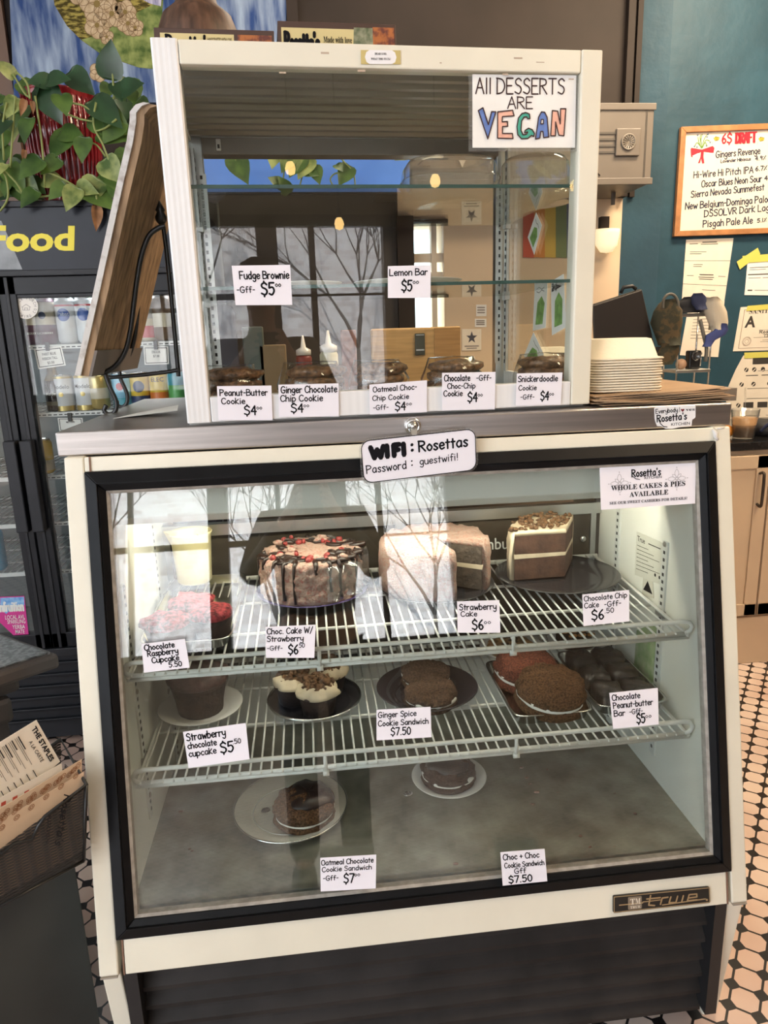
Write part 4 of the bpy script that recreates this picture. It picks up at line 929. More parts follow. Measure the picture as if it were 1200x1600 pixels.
# dripped chocolate cake
c = V((-.198, .272, Z1(.272) + .005)); plate('cake_plate', 'purple plate under the whole dripped strawberry cake', c, .130, PLATEP, .014)
t = thing('layer_cake', 'whole pink-speckled cake with dark chocolate drips and strawberry pieces on top', 'cake', c + V((0, 0, .010)), 'cakes on the top wire shelf')
cc = c + V((0, 0, .009)); R, hh = .117, .096
b = MB(); b.loops(cc, [(R * .99, R * .99, 0)] + [(R * (1 + .004 * math.sin(i * 1.3)), R * (1 + .004 * math.sin(i * 1.3)), .004 + hh * .86 * i / 16) for i in range(17)] + [(R * .97, R * .97, hh * .96), (R * .92, R * .92, hh), (R * .8, R * .8, hh * 1.01), (R * .6, R * .6, hh), (R * .3, R * .3, hh * .99), (.001, .001, hh * .99)], 2, 150, jit=(.0065, 75, 4, .5)); b.build('frosting', PINKF, t)
rg = random.Random(8)
for k in range(15):
    a = -PI + PI * (k + rg.uniform(.0, 1.0)) / 11 if k < 11 else rg.uniform(0, PI)
    ln = rg.choice((.012, .030, .055, .072, .078)); d = V((math.cos(a), math.sin(a), 0)); rw = rg.uniform(.0022, .0036)
    pts = [cc + d * (R * .86) + V((0, 0, hh + .003)), cc + d * (R * .97) + V((0, 0, hh * .975)), cc + d * (R * 1.012) + V((0, 0, hh * .9))] + [cc + d * (R * 1.016) + V((d.y * .002 * math.sin(s_ * 3), 0, hh * .9 - ln * s_)) for s_ in (.35, .7, 1)]
    b = MB(); b.tube(pts, [rw * 2.2, rw * 2, rw * 1.5, rw, rw, rw * 1.35], 8); b.build('chocolate_drip', CHOCD, t)
for k in range(38):
    a = rg.uniform(0, 2 * PI); r_ = R * rg.uniform(.55, .95); b = MB(); b.loops(cc + V((math.cos(a) * r_, math.sin(a) * r_, hh * .98)), [(.020, .014, 0), (.015, .010, .006), (.001, .001, .008)], 2, 12, jit=(.010, 50, k)); b.build('chocolate_shard', CHOCD, t)
for k in range(20):
    a = rg.uniform(0, 2 * PI); r_ = R * rg.uniform(.35, .92); s_ = rg.uniform(.005, .009); b = MB(); b.ball(cc + V((math.cos(a) * r_, math.sin(a) * r_, hh + .004)), s_, s_, s_, 8, 5, jit=(.003, 90, k)); b.build('strawberry_piece', BERRY, t)
for k in range(12):
    a = rg.uniform(0, 2 * PI); r_ = R * rg.uniform(.3, .9); b = MB(); b.ball(cc + V((math.cos(a) * r_, math.sin(a) * r_, hh + .003)), .012, .009, .006, 10, 5, jit=(.006, 60, k)); b.build('cream_swirl', PINKF, t)
# clear film round the right side of that cake
b = MB(); pts = []
for i in range(13):
    a = math.radians(-75 + 100 * i / 12); r_ = R * 1.07 + .010 * math.sin(i * 1.7); pts.append((cc.x + math.cos(a) * r_, cc.y + math.sin(a) * r_))
vs = [V((x, y, cc.z + zz * (1 + .1 * math.sin(k * 2.3)))) for k, (x, y) in enumerate(pts) for zz in (.012, .05, .088)]
fs = [(3 * i + j, 3 * i + 3 + j, 3 * i + 4 + j, 3 * i + 1 + j) for i in range(12) for j in range(2)]
b.add(vs, fs, True); o = b.build('plastic_film', PLASTIC, t); sm = o.modifiers.new('thick', 'SOLIDIFY'); sm.thickness = .0006

def cut_cake(name, label, c, R, hh, a0, a1, frost, sponge, fill, m_top=None, seed=0, sides=True):
    t = thing(name, label, 'cake', c, 'cakes on the top wire shelf'); c = V(c); f = .010; j = (.004, 40)
    n = max(12, int((a1 - a0) / 6))
    b = MB(); b.sector(c, 0, R - f, .002, hh * .46, a0, a1, n, (.002, 60)); b.build('sponge_layer', sponge, t)
    b = MB(); b.sector(c, 0, R - f + .0005, hh * .455, hh * .54, a0 - .4, a1 + .4, n * 2, (.006, 70)); b.build('filling', fill, t)
    b = MB(); b.sector(c, 0, R - f, hh * .53, hh * .92, a0, a1, n, (.002, 60)); b.build('sponge_layer', sponge, t)
    b = MB(); nb = n * 2
    prof = [(0, .92), (R - f, .92), (R - f, 0), (R, 0), (R * 1.01, .25), (R, .5), (R * 1.005, .75), (R * .985, .95), (R * .93, 1.02), (R * .6, 1.03), (R * .25, 1.02), (0, 1.02)]
    vs = []
    for i in range(nb + 1):
        a = math.radians(a0 + (a1 - a0) * i / nb); d = V((math.cos(a), math.sin(a), 0))
        for kx, (r_, zz) in enumerate(prof):
            p = c + d * r_ + V((0, 0, zz * hh))
            if kx > 3: p += (d * .6 + V((0, 0, .7 if zz > .9 else .1))) * noise.fractal(p * 34, 1, 2, 3) * .010
            vs.append(p)
    m = len(prof); fs = [(i * m + k, (i + 1) * m + k, (i + 1) * m + (k + 1) % m, i * m + (k + 1) % m) for i in range(nb) for k in range(m)]
    fs += [tuple(range(m)), tuple(nb * m + k for k in range(m - 1, -1, -1))]
    b.add(vs, fs, True); b.build('frosting', frost, t)
    if m_top:
        b = MB(); rg = random.Random(seed)
        for _ in range(130):
            a = math.radians(rg.uniform(a0 + 2, a1 - 2)); r_ = R * math.sqrt(rg.uniform(.02, .95)); s_ = rg.uniform(.003, .0075); b.ball(c + V((math.cos(a) * r_, math.sin(a) * r_, hh * 1.03 + rg.uniform(0, .006))), s_, s_, s_ * .7, 6, 4, jit=(s_ * .5, 150, a))
        b.build('crumb_topping', m_top, t)
    return t
PALEP = mat('pale_strawberry_frosting', (.46, .315, .25), .8, spec=.2, col2=(.36, .17, .13), vs=150, var=.25, bump=.9, bs=220, lo=.48, hi=.68)
c = V((.088, .265, Z1(.265) + .005)); plate('cake_plate', 'dark plate under the cut strawberry cake', c, .140, PLATED, .010)
cut_cake('layer_cake', 'pink strawberry cake with a wedge cut out, behind its price card', c + V((0, 0, .006)), .130, .112, -36, 282, PALEP, mat('grey_brown_sponge', (.085, .062, .046), .9, var=.35, vs=50, bump=.7, bs=120), CREAM, seed=2)
c = V((.385, .262, Z1(.262) + .005)); plate('cake_plate', 'wide dark plate under the last chocolate chip cake slices', c, .146, PLATED, .014)
CHOCS = mat('moist_chocolate_sponge', (.075, .035, .022), .75, var=.3, vs=50, bump=.4, bs=120)
cut_cake('layer_cake', 'remaining chocolate chip cake wedge with cream frosting and crumb top', c + V((0.015, -.012, .006)), .135, .118, 62, 182, CREAM, CHOCS, CREAM, CRUMB, seed=5)

# --- lower wire shelf
z = .552
c = V((-.458, .165, z)); plate('dessert_plate', 'white plate at the left end of the lower wire shelf', c, .092, PLATEW, .015)
cupcake('large dark strawberry chocolate cupcake alone on the left white plate', c + V((0, .0, .004)), .062, .072, CHOC, mat('choc_strawberry_top', (.075, .038, .032), .6, var=.4, vs=40, bump=.5, bs=90), 'chocolate cupcakes', 31, flat=True)
c = V((-.207, .155, z)); pl3 = plate('dessert_plate', 'glossy dark plate with a silver rim under the three cream cupcakes', c, .104, PLATED, .016)
b = MB(); b.tube([c + V((math.cos(a) * .103, math.sin(a) * .103, .0165)) for a in [2 * PI * i / 48 for i in range(48)]], .0030, 6, True)
b.build('silver_rim', CHROME, pl3)
for k, (dx, dy, lb) in enumerate(((-.045, .012, 'cream-topped crumble cupcake on the dark plate, left of three'), (.032, .048, 'cream-topped crumble cupcake on the dark plate, at the back right of three'), (.008, -.042, 'cream-topped crumble cupcake on the dark plate, frontmost of three'))):
    cupcake(lb, c + V((dx, dy, .004)), .044, .046, CHOC, CREAM, 'crumble cupcakes', 41 + k * 9, CRUMB)
c = V((.048, .152, z)); plate('dessert_dish', 'dark translucent plastic dish holding two ginger cookie sandwiches', c, .115, mat('smoky_plastic', (.03, .024, .03), .1, coat=.5), .022)
GING = mat('ginger_cookie', (.095, .054, .034), .9, spec=.2, var=.55, vs=240, bump=1, bs=300, lo=.35, hi=.65)
sandwich('cookie_sandwich', 'ginger spice cookie sandwich at the back of the dark dish', c + V((.004, .045, .004)), .056, GING, None, seed=1)
sandwich('cookie_sandwich', 'ginger spice cookie sandwich at the front of the dark dish', c + V((.0, -.048, .004)), .058, GING, None, seed=6)
tray('steel_tray', 'steel tray with two big cookie sandwiches on the lower wire shelf', .200, .376, -.02, .245, z, CHROME, .024)
sandwich('cookie_sandwich', 'reddish cookie sandwich at the back of the steel tray', (.278, .160, z + .010), .070, REDCOOK, None, seed=12, hh=.036, tilt=(.12, 0))
sandwich('cookie_sandwich', 'big brown cookie sandwich at the front of the steel tray', (.296, .045, z + .012), .074, COOKIE, None, seed=15, hh=.036, tilt=(.12, .05))
tray('steel_tray', 'steel tray full of chocolate peanut-butter bars, right end of the lower shelf', .384, .545, -.01, .265, z, CHROME, .024)
BARM = mat('peanut_chocolate_bar', (.050, .036, .030), .4, col2=(.19, .12, .075), var=.3, vs=26, bump=.6, bs=50, lo=.52, hi=.72)
k = 0
for iy in range(3):
    for ix in range(2):
        x0 = .400 + ix * .066; y0 = .008 + iy * .080; b = MB(); b.loops((x0 + .031, y0 + .038, z + .004), [(.029, .036, 0), (.031, .038, .006), (.031, .038, .028), (.027, .034, .035), (.010, .012, .037), (.001, .001, .037)], 5, 44, jit=(.006, 42, k, .9))
        o = b.build('chocolate_bar', BARM); tag(o, 'dark chocolate peanut-butter bar, %s %s of the six in the steel tray' % (('front', 'middle', 'back')[iy], ('left', 'right')[ix]), 'dessert bar', 'peanut-butter bars'); k += 1
for k, (x, y, R, lb, lb2) in enumerate(((.300, .335, .088, 'white plate at the back of the lower shelf, behind the cookie tray', 'golden crumb cookie on the back white plate'), (.475, .345, .080, 'white plate in the back right corner of the lower shelf', 'chocolate bar with orange topping on the back corner plate'))):
    c = V((x, y, z + .001)); plate('dessert_plate', lb, c, R * .95, PLATEW, .014)
    b = MB()
    if k == 0:
        t = thing('cookie', lb2, 'cookie', c + V((0, 0, .004))); b.loops(c + V((0, 0, .004)), [(.066, .066, 0), (.069, .069, .006)] + cookie_prof(.068, .018), 2, 40, jit=(.006, 50, 3, .8)); b.build('cookie_body', mat('golden_cookie', (.42, .22, .08), .85, var=.4, vs=50, bump=.8, bs=130), t)
        for q_ in range(10):
            a = rg.uniform(0, 2 * PI); r_ = rg.uniform(.01, .05); b = MB(); b.ball(c + V((math.cos(a) * r_, math.sin(a) * r_, .021)), .007, .007, .005, 8, 5, jit=(.003, 80, q_)); b.build('chocolate_chip', CRUMB, t)
    else:
        t = thing('chocolate_slice', lb2, 'dessert bar', c + V((0, 0, .004))); b.loops(c + V((-.008, 0, .004)), [(.042, .036, 0), (.044, .038, .018), (.038, .032, .026), (.001, .001, .027)], 4, 36, jit=(.005, 60, 5)); b.build('brownie_base', COOKIED, t)
        for q_ in range(6): b = MB(); b.ball(c + V((-.03 + .012 * q_, .014 * (-1) ** q_, .032)), .012, .008, .004, 10, 5, jit=(.004, 70, q_)); b.build('orange_topping', mat('orange_drizzle', (.58, .27, .08), .6), t)

# --- floor of the case
c = V((-.271, .068, IF)); sp_ = plate('serving_plate', 'large round steel plate on the case floor', c, .123, mat('dull_steel_plate', (.74, .71, .62), .25, .45, var=.1, vs=8), .016)
sandwich('cookie_sandwich', 'oatmeal cookie sandwich with chocolate icing on the steel plate', c + V((.030, -.030, .004)), .066, COOKIE, (.16, .12, .80), seed=22, hh=.027)
b = MB(); b.loops(atz(415, 1266, IF + .0035), [(.010, .008, 0), (.009, .007, .0015)], 2, 16, jit=(.002, 80, 1)); o = b.build('chocolate_drop', CHOCD); tag(o, 'small dark chocolate drop left on the steel plate', 'chocolate drop')
b = MB(); b.tube([c + V((math.cos(2 * PI * i / 56) * .1225, math.sin(2 * PI * i / 56) * .1225, .0165)) for i in range(56)], .0022, 6, True); b.build('rolled_rim', CHROME, sp_)
b = MB(); b.tube([c + V((math.cos(2 * PI * i / 56) * .082, math.sin(2 * PI * i / 56) * .082, .0040)) for i in range(56)], .0012, 5, True); b.build('inner_ring', ALU, sp_)
c = V((.090, .120, IF)); plate('saucer', 'small white saucer on the case floor', c, .086, PLATEW, .016)
sandwich('cookie_sandwich', 'chocolate cookie sandwich with white filling on the white saucer', c + V((-.002, .0, .004)), .062, COOKIED, (-.02, .05, .84), seed=27, hh=.025)

# --- wrapped cookies and dishes in the upper cabinet
WRAPM = mat('wrapped_cookie', (.20, .098, .045), .4, var=.55, vs=110, bump=.6, bs=180, coat=.4)
WRAP = glass_mat('cling_film', (.97, .97, .96), 1.2, .08)
for k, (px, py, R, lb) in enumerate(((358, 598, .052, 'wrapped peanut-butter cookie behind the first card on the cabinet rail'), (487, 600, .054, 'wrapped ginger chocolate cookie behind the second rail card'), (590, 606, .046, 'wrapped oatmeal cookie behind the middle rail card'), (706, 594, .052, 'wrapped chocolate cookie behind the fourth rail card'), (845, 596, .048, 'wrapped snickerdoodle cookie behind the card nearest the trays'))):
    l_ = UL(px, py, .12); c = UF((l_.x, .12, .017)); t = thing('wrapped_cookie', lb, 'cookie', c, 'wrapped cookies in the cabinet')
    b = MB()
    for h in range(4): b.loops(c + V((.003 * h, .004, .019 * h)), [(R * .95, R * .8, 0), (R * 1.1, R * .9, .006), (R * 1.06, R * .88, .014), (R * .7, R * .55, .021), (.001, .001, .022)], 2, 36, jit=(.006, 50, k * 5 + h))
    b.build('cookie_stack', WRAPM, t)
    b = MB(); top = .019 * 4 + .007; b.loops(c, [(R * 1.22, R, 0), (R * 1.24, R, top * .5), (R * .9, R * .85, top), (.001, .001, top + .002)], 2, 30, jit=(.008, 60, k)); b.build('plastic_wrap', WRAP, t)
for k, (px, py, rx) in enumerate(((478, 433, .075), (640, 434, .112))):
    l_ = UL(px, 443, .18); c = UF((l_.x, .20, zs2 + .0004)); b = MB(); b.loops(c, [(rx * .5, rx * .5, 0), (rx * .6, rx * .6, .001), (rx * .98, rx * .98, .013), (rx, rx, .0145), (rx * .97, rx * .97, .015), (rx * .6, rx * .6, .003), (.001, .001, .003)], 2, 48)
    o = b.build('dessert_plate', PLATEW); tag(o, ['white plate on the lower glass shelf, beside the fudge brownie card', 'wide white plate on the lower glass shelf, behind the lemon bar card'][k], 'plate', 'plates on the cabinet shelf')
l_ = UL(700, 290, .20); c = UF((l_.x, .20, zs1 + .0004)); t = thing('clear_cake_box', 'clear ribbed plastic cake box on the upper glass shelf', 'plastic container', c, 'clear plastic containers')
b = MB(); b.loops(c, [(.085, .085, 0), (.088, .088, .003), (.093, .093, .03), (.097, .097, .034), (.097, .097, .037), (.094, .094, .036), (.088, .088, .006), (.084, .084, .002)], 3.2, 60); b.build('tub', PLASTIC, t)
b = MB(); b.loops(c, [(.096, .096, .0375), (.093, .093, .042), (.090, .090, .062), (.083, .083, .072), (.05, .05, .075), (.001, .001, .075)], 3.2, 60, cap0=False); b.build('lid', PLASTIC, t)
l_ = UL(830, 290, .24); c = UF((l_.x, .22, zs1 + .0004)); t = thing('clear_cake_dome', 'tall clear plastic cake dome on the upper glass shelf, under the vegan sign', 'plastic container', c, 'clear plastic containers')
b = MB(); b.loops(c, [(.074, .074, 0), (.080, .080, .003), (.082, .082, .014), (.078, .078, .013), (.001, .001, .003)], 2, 48); b.build('tub', PLASTIC, t)
b = MB(); b.loops(c, [(.079, .079, .0145), (.073, .073, .02), (.069, .069, .075), (.060, .060, .086), (.001, .001, .088)], 2, 48, cap0=False); b.build('lid', PLASTIC, t)
# green-illustrated tags on the right side glass, facing out
LG = mat('tag_green', (.20, .36, .10), .7, var=.3, vs=60)
def rg_tag(pts, label, txt, xl=UW - .0125):
    P0 = UO + UX * xl; q = Quad(*[hit(*p, P0, UX) for p in pts]); b = MB(); q.slab(b, .0008); o = b.build('picture_tag', PAPERW); tag(o, label, 'label tag', 'tags on the side glass')
    b = MB(); q.poly(b, [(.2, .12), (.75, .10), (.85, .55), (.6, .72), (.3, .6)], .0003, .0008); b.build('green_picture', LG, o)
    b = MB()
    if txt: q.hand(b, txt[::-1], .1, .80, .9, .09, .14, .0013)
    else: q.line(b, [(.2, .84), (.4, .80), (.6, .85), (.8, .81)], .0012, .0013)
    b.build('lettering', BLACKM, o)
rg_tag([(836, 445), (856, 440), (853, 512), (833, 517)], 'narrow white tag with green picture on the side glass, left of the taller tag', None)
rg_tag([(861, 440), (881, 428), (885, 511), (863, 524)], 'taller white tag with a green picture on the side glass, beside the corner post', 'Mississippi Mud')
rg_tag([(834, 519), (850, 553), (836, 578), (819, 556)], 'small diamond-tilted tag with a green picture, low on the side glass', None)
rg_tag([(838, 332), (847, 352), (835, 398), (825, 371)], 'small leaf-shaped tag high on the side glass, over the striped flag', None)

# ================================================================== ON THE STEEL COUNTER
# wooden board on a wrought-iron easel, seen edge-on
EA = thing('tabletop_easel', 'black wrought-iron tabletop easel with scrolled feet, holding the board', 'easel', (-.60, .42, H))
def P(x, y, Y): return aty(x, y, Y)
YN, YF_ = .24, .66
pts = [(124, 586), (131, 545), (160, 420), (190, 300), (203, 215), (207, 185), (214, 168), (222, 163)]
nb_ = [P(x, y, YN) for x, y in [(119, 586), (150, 448), (182, 300), (200, 222), (205, 190), (205, 176), (214, 165), (226, 161)]]
back_d = .024
BD = thing('sign_board', 'wooden sign board seen from its raw back, leaning on the iron easel', 'sign board', V((nb_[0].x, .45, nb_[0].z)))
def shape(Y0, dx): return [V((p.x + dx, Y0, p.z)) for p in nb_]
f0 = [V((p.x, YN, p.z)) for p in nb_]; f1 = [V((p.x + back_d, YN, p.z - .004)) for p in nb_]
g0 = [V((p.x, YF_, p.z)) for p in nb_]; g1 = [V((p.x + back_d, YF_, p.z - .004)) for p in nb_]
b = MB(); n = len(nb_); vs = f0 + f1 + g0 + g1; fs = []
for i in range(n - 1):
    fs += [(i, i + 1, n + i + 1, n + i), (2 * n + i, 3 * n + i, 3 * n + i + 1, 2 * n + i + 1), (i, 2 * n + i, 2 * n + i + 1, i + 1), (n + i, n + i + 1, 3 * n + i + 1, 3 * n + i)]
fs += [(0, n, 3 * n, 2 * n), (n - 1, 3 * n - 1, 4 * n - 1, 2 * n - 1)]
b.add(vs, fs); b.build('board', WOOD, BD)
b = MB(); vs = [p + V((-.0015, -.006, 0)) for p in f0] + [p + V((.0, -.006, 0)) for p in [a_.lerp(c_, .42) for a_, c_ in zip(f0, f1)]] + [p + V((-.0015, .002, 0)) for p in f0] + [p + V((0, .002, 0)) for p in [a_.lerp(c_, .42) for a_, c_ in zip(f0, f1)]]
b.add(vs, fs); b.build('painted_edge', mat('chipped_white_paint', (.66, .62, .58), .7, col2=(.40, .34, .30), vs=50, var=.05, lo=.5, hi=.7), BD)
b = MB(); b.hexa([f1[0] + V((.000, .0, 0)), f1[0] + V((.006, 0, 0)), g1[0] + V((.006, 0, 0)), g1[0], f1[0].lerp(f1[1], .3) + V((0, 0, 0)), f1[0].lerp(f1[1], .3) + V((.006, 0, 0)), g1[0].lerp(g1[1], .3) + V((.006, 0, 0)), g1[0].lerp(g1[1], .3)]); b.build('back_batten', mat('grey_batten', (.17, .14, .12), .7), BD)
def iron(name, pts, r): b = MB(); b.tube(cr([tuple(p) for p in pts], 6), r, 8); return b.build(name, IRON, EA)
YA, YB2 = .34, .55
iron('front_leg', [P(*p, YA) for p in ((166, 633), (163, 641), (168, 647), (176, 647), (182, 638), (181, 625), (174, 610), (168, 595), (165, 585))], .0048)
iron('front_leg', [P(*p, YB2) for p in ((183, 626), (184, 633), (191, 636), (198, 630), (199, 618), (194, 604), (188, 590), (187, 574))], .0048)
iron('cradle_bar', [P(*p, YA) for p in ((150, 583), (165, 581), (182, 570), (196, 548), (204, 515), (209, 475), (215, 430), (222, 395), (233, 368), (248, 356), (258, 353))], .0055)
iron('cradle_bar', [P(*p, YB2) for p in ((176, 575), (190, 570), (203, 553), (211, 525), (215, 490), (218, 455), (222, 425))], .0050)
iron('rear_leg', [P(*p, .45) for p in ((255, 352), (262, 410), (270, 490), (277, 565), (279, 588))], .0050)
iron('cross_bar', [P(*p, .42) for p in ((168, 590), (220, 586), (262, 581), (279, 578))], .0045)
b = MB(); t_ = P(252, 345, .44); b.loops(t_, [(.006, .006, -.008), (.012, .012, .0), (.013, .013, .008), (.008, .008, .018), (.011, .011, .022), (.006, .006, .032), (.001, .001, .042)], 2, 14); b.build('finial', IRON, EA)
# loose paper by the easel
q = Quad(V((-.555, .30, H + .0006)), V((-.47, .33, H + .012)), V((-.455, .22, H + .010)), V((-.58, .20, H + .0006)), toward=(0, 0, 5)); b = MB(); q.slab(b, .0005); o = b.build('loose_leaflet', PAPERW); tag(o, 'loose printed leaflet lying on the steel counter beside the easel foot', 'leaflet')
b = MB(); q.line(b, [(.1, .3), (.5, .3)], .006, .0008); q.line(b, [(.15, .5), (.4, .5)], .004, .0008); b.build('printing', BLACKM, o)

# flattened cardboard sheets and the nested trays on top
ZC = H + .0005; CBW = mat('cardboard', (.36, .235, .135), .85, var=.12, vs=10)
for k in range(8):
    rgc = random.Random(k); x0, x1 = .375 + rgc.uniform(-.015, .01), .640 + rgc.uniform(-.012, .008); y0, y1 = .022 + rgc.uniform(0, .014), .33 + rgc.uniform(-.01, .01); b = MB(); n = 14; vs = []
    for i in range(n + 1):
        u_ = i / n; x = x0 + (x1 - x0) * u_; lift = k * .0026 + (max(0, u_ - .45) ** 1.6) * .006 * k * .55 + .0016 * math.sin(u_ * 7 + k * .7) * (k > 0)
        for y in (y0 + .004 * math.sin(u_ * 9 + k), y1): vs += [(x, y, ZC + lift + .0012), (x, y, ZC + lift + .0030)]
    fs = [(0, 1, 3, 2), (4 * n, 4 * n + 2, 4 * n + 3, 4 * n + 1)]
    for i in range(n):
        a_ = 4 * i; fs += [(a_, a_ + 4, a_ + 5, a_ + 1), (a_ + 2, a_ + 3, a_ + 7, a_ + 6), (a_ + 1, a_ + 5, a_ + 7, a_ + 3), (a_, a_ + 2, a_ + 6, a_ + 4)]
    b.add(vs, fs); o = b.build('cardboard_sheet', CBW)
    tag(o, 'topmost curled brown cardboard sheet, under the nested foam trays' if k == 7 else 'brown cardboard sheet in the flattened stack under the foam trays', 'cardboard sheet', 'flattened cardboard sheets')
def foam_tray(cx, cy, z, lb, sx=.075, sy=.075, hh=.030, inv=True):
    b = MB(); pr = [(sx, sy, 0), (sx - .002, sy - .002, .0022), (sx - .010, sy - .010, .0028), (sx - .022, sy - .022, hh), (sx - .03, sy - .03, hh + .002), (.001, .001, hh + .002)]
    b.loops((cx, cy, z), pr, 5, 44, cap0=False); o = b.build('foam_tray', FOAM); sm = o.modifiers.new('thick', 'SOLIDIFY'); sm.thickness = .002; sm.offset = -1
    return tag(o, lb, 'takeout tray', 'nested foam trays')
b0 = aty(975, 628, .13); TX, TY = .455, .145; TZ = ZC + .0245
for k in range(13):
    foam_tray(TX + .0015 * math.sin(k * 2.2), TY, TZ + k * .0052, 'topmost upturned cream foam tray of the stack on the cardboard' if k == 12 else 'cream foam tray nested in the stack on the cardboard sheets', .078, .078, .038 if k == 12 else .030)
foam_tray(TX - .075, TY + .20, TZ + .028, 'cream foam tray standing behind the nested stack, half hidden by the cabinet post', .06, .05, .055)

# ================================================================== SERVICE COUNTER BEHIND
mb = MB(); mb.box(-.47, 1.18, .86, 1.36, 1.11, 1.15); o = mb.build('service_counter', mat('counter_laminate', (.20, .17, .14), .4)); tag(o, 'dark work counter behind the dessert case, seen through the glass cabinet', 'counter')
mb = MB(); mb.box(-.43, 1.12, .90, 1.34, FZ, 1.11); mb.build('counter_body', mat('counter_body', (.30, .24, .19), .6), o)
def onb(px, py, Y): p = aty(px, py, Y); return V((p.x, Y, 1.1502))
q = [aty(*p, 1.0) for p in ((579, 514), (720, 507), (722, 640), (579, 640))]
c = (q[2] + q[3]) / 2; t = thing('bamboo_board', 'upright bamboo board with a dark latch on the work counter', 'board', V((c.x, 1.01, 1.1502)))
b = MB(); b.box(q[0].x, q[1].x, 1.0, 1.018, 1.1502, q[0].z); b.build('panel', BAMBOO, t, .006)
a1, a2 = aty(648, 521, .998), aty(664, 555, .998); b = MB(); b.box(a1.x, a2.x, .992, 1.0, a2.z, a1.z); o = b.build('latch', mat('latch_green', (.05, .055, .04), .4), t, .002)
b = MB(); b.box(a1.x + .003, a2.x - .003, .9905, .9925, a2.z + .015, a2.z + .019); b.box(a1.x + .003, a2.x - .003, .9905, .9925, a1.z - .006, a1.z - .004); b.build('latch_bar', ALU, o)
x_ = aty(679, 560, 1.0).x; b = MB(); b.box(x_, q[1].x - .002, .9985, 1.0, 1.16, q[0].z - .004); b.build('side_panel', mat('bamboo_dark', (.40, .22, .08), .5, var=.15, vs=6, stretch=(1, 1, 14)), t)
def squeeze(px, top, wpx, Y, m, lb):
    c = onb(px, 600, Y); tp = aty(px, top, Y).z; r_ = wpx / 1113 * (Y + 1.3) / 2; Hh = tp - 1.1502; t = thing('squeeze_bottle', lb, 'bottle', c, 'squeeze bottles on the work counter')
    b = MB(); b.loops(c, [(r_ * .95, r_ * .95, 0), (r_, r_, .005), (r_, r_, Hh * .66), (r_ * .85, r_ * .85, Hh * .70)], 2, 24); b.build('body', m, t)
    b = MB(); b.loops(c, [(r_ * .95, r_ * .95, Hh * .70), (r_ * .95, r_ * .95, Hh * .78), (r_ * .35, r_ * .35, Hh * .82), (r_ * .12, r_ * .12, Hh)], 2, 20); b.build('nozzle_cap', PLATEW, t)
squeeze(516, 516, 28, 1.0, mat('pale_sauce', (.60, .58, .42), .4), 'clear squeeze bottle of pale sauce with white nozzle on the work counter')
squeeze(477, 524, 24, 1.05, mat('red_sauce', (.25, .05, .04), .4), 'squeeze bottle of dark red sauce left of the pale one')
def block(name, lb, cat, x0p, x1p, top, Y, m, th=.05, n=None):
    a = aty(x0p, 600, Y); c = aty(x1p, top, Y); b = MB(); w_ = (c.x - a.x) / 2
    if n: 
        pl = [(a.x, 1.1502), (c.x, 1.1502), (c.x, c.z - w_)] + [(a.x + w_ + math.cos(q_ * PI / 10) * w_, c.z - w_ + math.sin(q_ * PI / 10) * w_) for q_ in range(1, 10)] + [(a.x, c.z - w_)]
        b.prism([(x, Y, z) for x, z in pl], [(x, Y + th, z) for x, z in pl])
    else: b.box(a.x, c.x, Y, Y + th, 1.1502, c.z)
    o = b.build(name, m, None, 0 if n else .004); return tag(o, lb, cat)
block('serving_paddle', 'dark round-topped board standing at the left end of the work counter', 'board', 338, 366, 474, .98, mat('dark_board', (.035, .03, .035), .5), .02, 1)
block('menu_stand', 'grey-green upright menu stand on the work counter', 'menu stand', 384, 410, 510, 1.0, mat('grey_green', (.10, .12, .10), .5), .03)
block('spice_tin', 'small brown tin with paper note on the work counter', 'tin', 408, 446, 538, 1.0, mat('tin_brown', (.26, .18, .09), .5), .05)
block('carton', 'brown patterned carton right of the squeeze bottles', 'carton', 536, 556, 515, 1.02, mat('carton_brown', (.22, .09, .06), .6, var=.3, vs=40), .05)
# framed blue picture and the vine in front of it
PY = 1.55
q = Quad(*[aty(*p, PY) for p in ((318, 232), (640, 232), (640, 300), (318, 300))]); b = MB()
q.slab(b, .02, -.012, -.05, 1.012, 1.04, -.02); o = b.build('blue_screen', BLACK); tag(o, 'wide blue menu screen in a thin black frame behind the cabinet', 'screen')
b = MB(); q.slab(b, .001, 0, 0, 1, 1, .0006); b.build('screen_panel', mat('screen_blue', (.08, .18, .48), .25, var=.15, vs=3, emit=(.10, .22, .60), es=.5), o)
b = MB(); b.tube([V((q.c.x - .14, PY + .02, q.c.z + .03)), V((q.c.x - .14, PY + .25, q.c.z + .09)), V((q.c.x - .14, WY - .01, q.c.z + .09))], .012, 8); b.tube([V((q.c.x + .10, PY + .02, q.c.z + .03)), V((q.c.x + .10, PY + .25, q.c.z + .09)), V((q.c.x + .10, WY - .01, q.c.z + .09))], .012, 8); b.build('wall_bracket', IRON, o)
VY = 1.40
t = thing('trailing_pothos', 'trailing pothos vine hanging in front of the blue screen', 'plant', aty(500, 300, VY)); b = MB(); lb_ = MB(); sb = MB()
for k, (bx, by, tx, ty, lt) in enumerate(((366, 248, 388, 285, 0), (430, 236, 425, 262, 1), (455, 240, 440, 268, 1), (470, 244, 452, 275, 0), (482, 248, 466, 278, 1), (440, 290, 420, 276, 0), (450, 300, 436, 275, 0), (490, 262, 500, 286, 0), (478, 268, 498, 272, 0), (545, 262, 530, 288, 0), (526, 258, 536, 266, 0), (560, 236, 585, 246, 1), (600, 236, 625, 246, 0), (640, 236, 618, 248, 1))):
    (lb_ if lt else b).leaf(aty(bx, by, VY), aty(tx, ty, VY - .03), (0.1, -1, .3), .85)
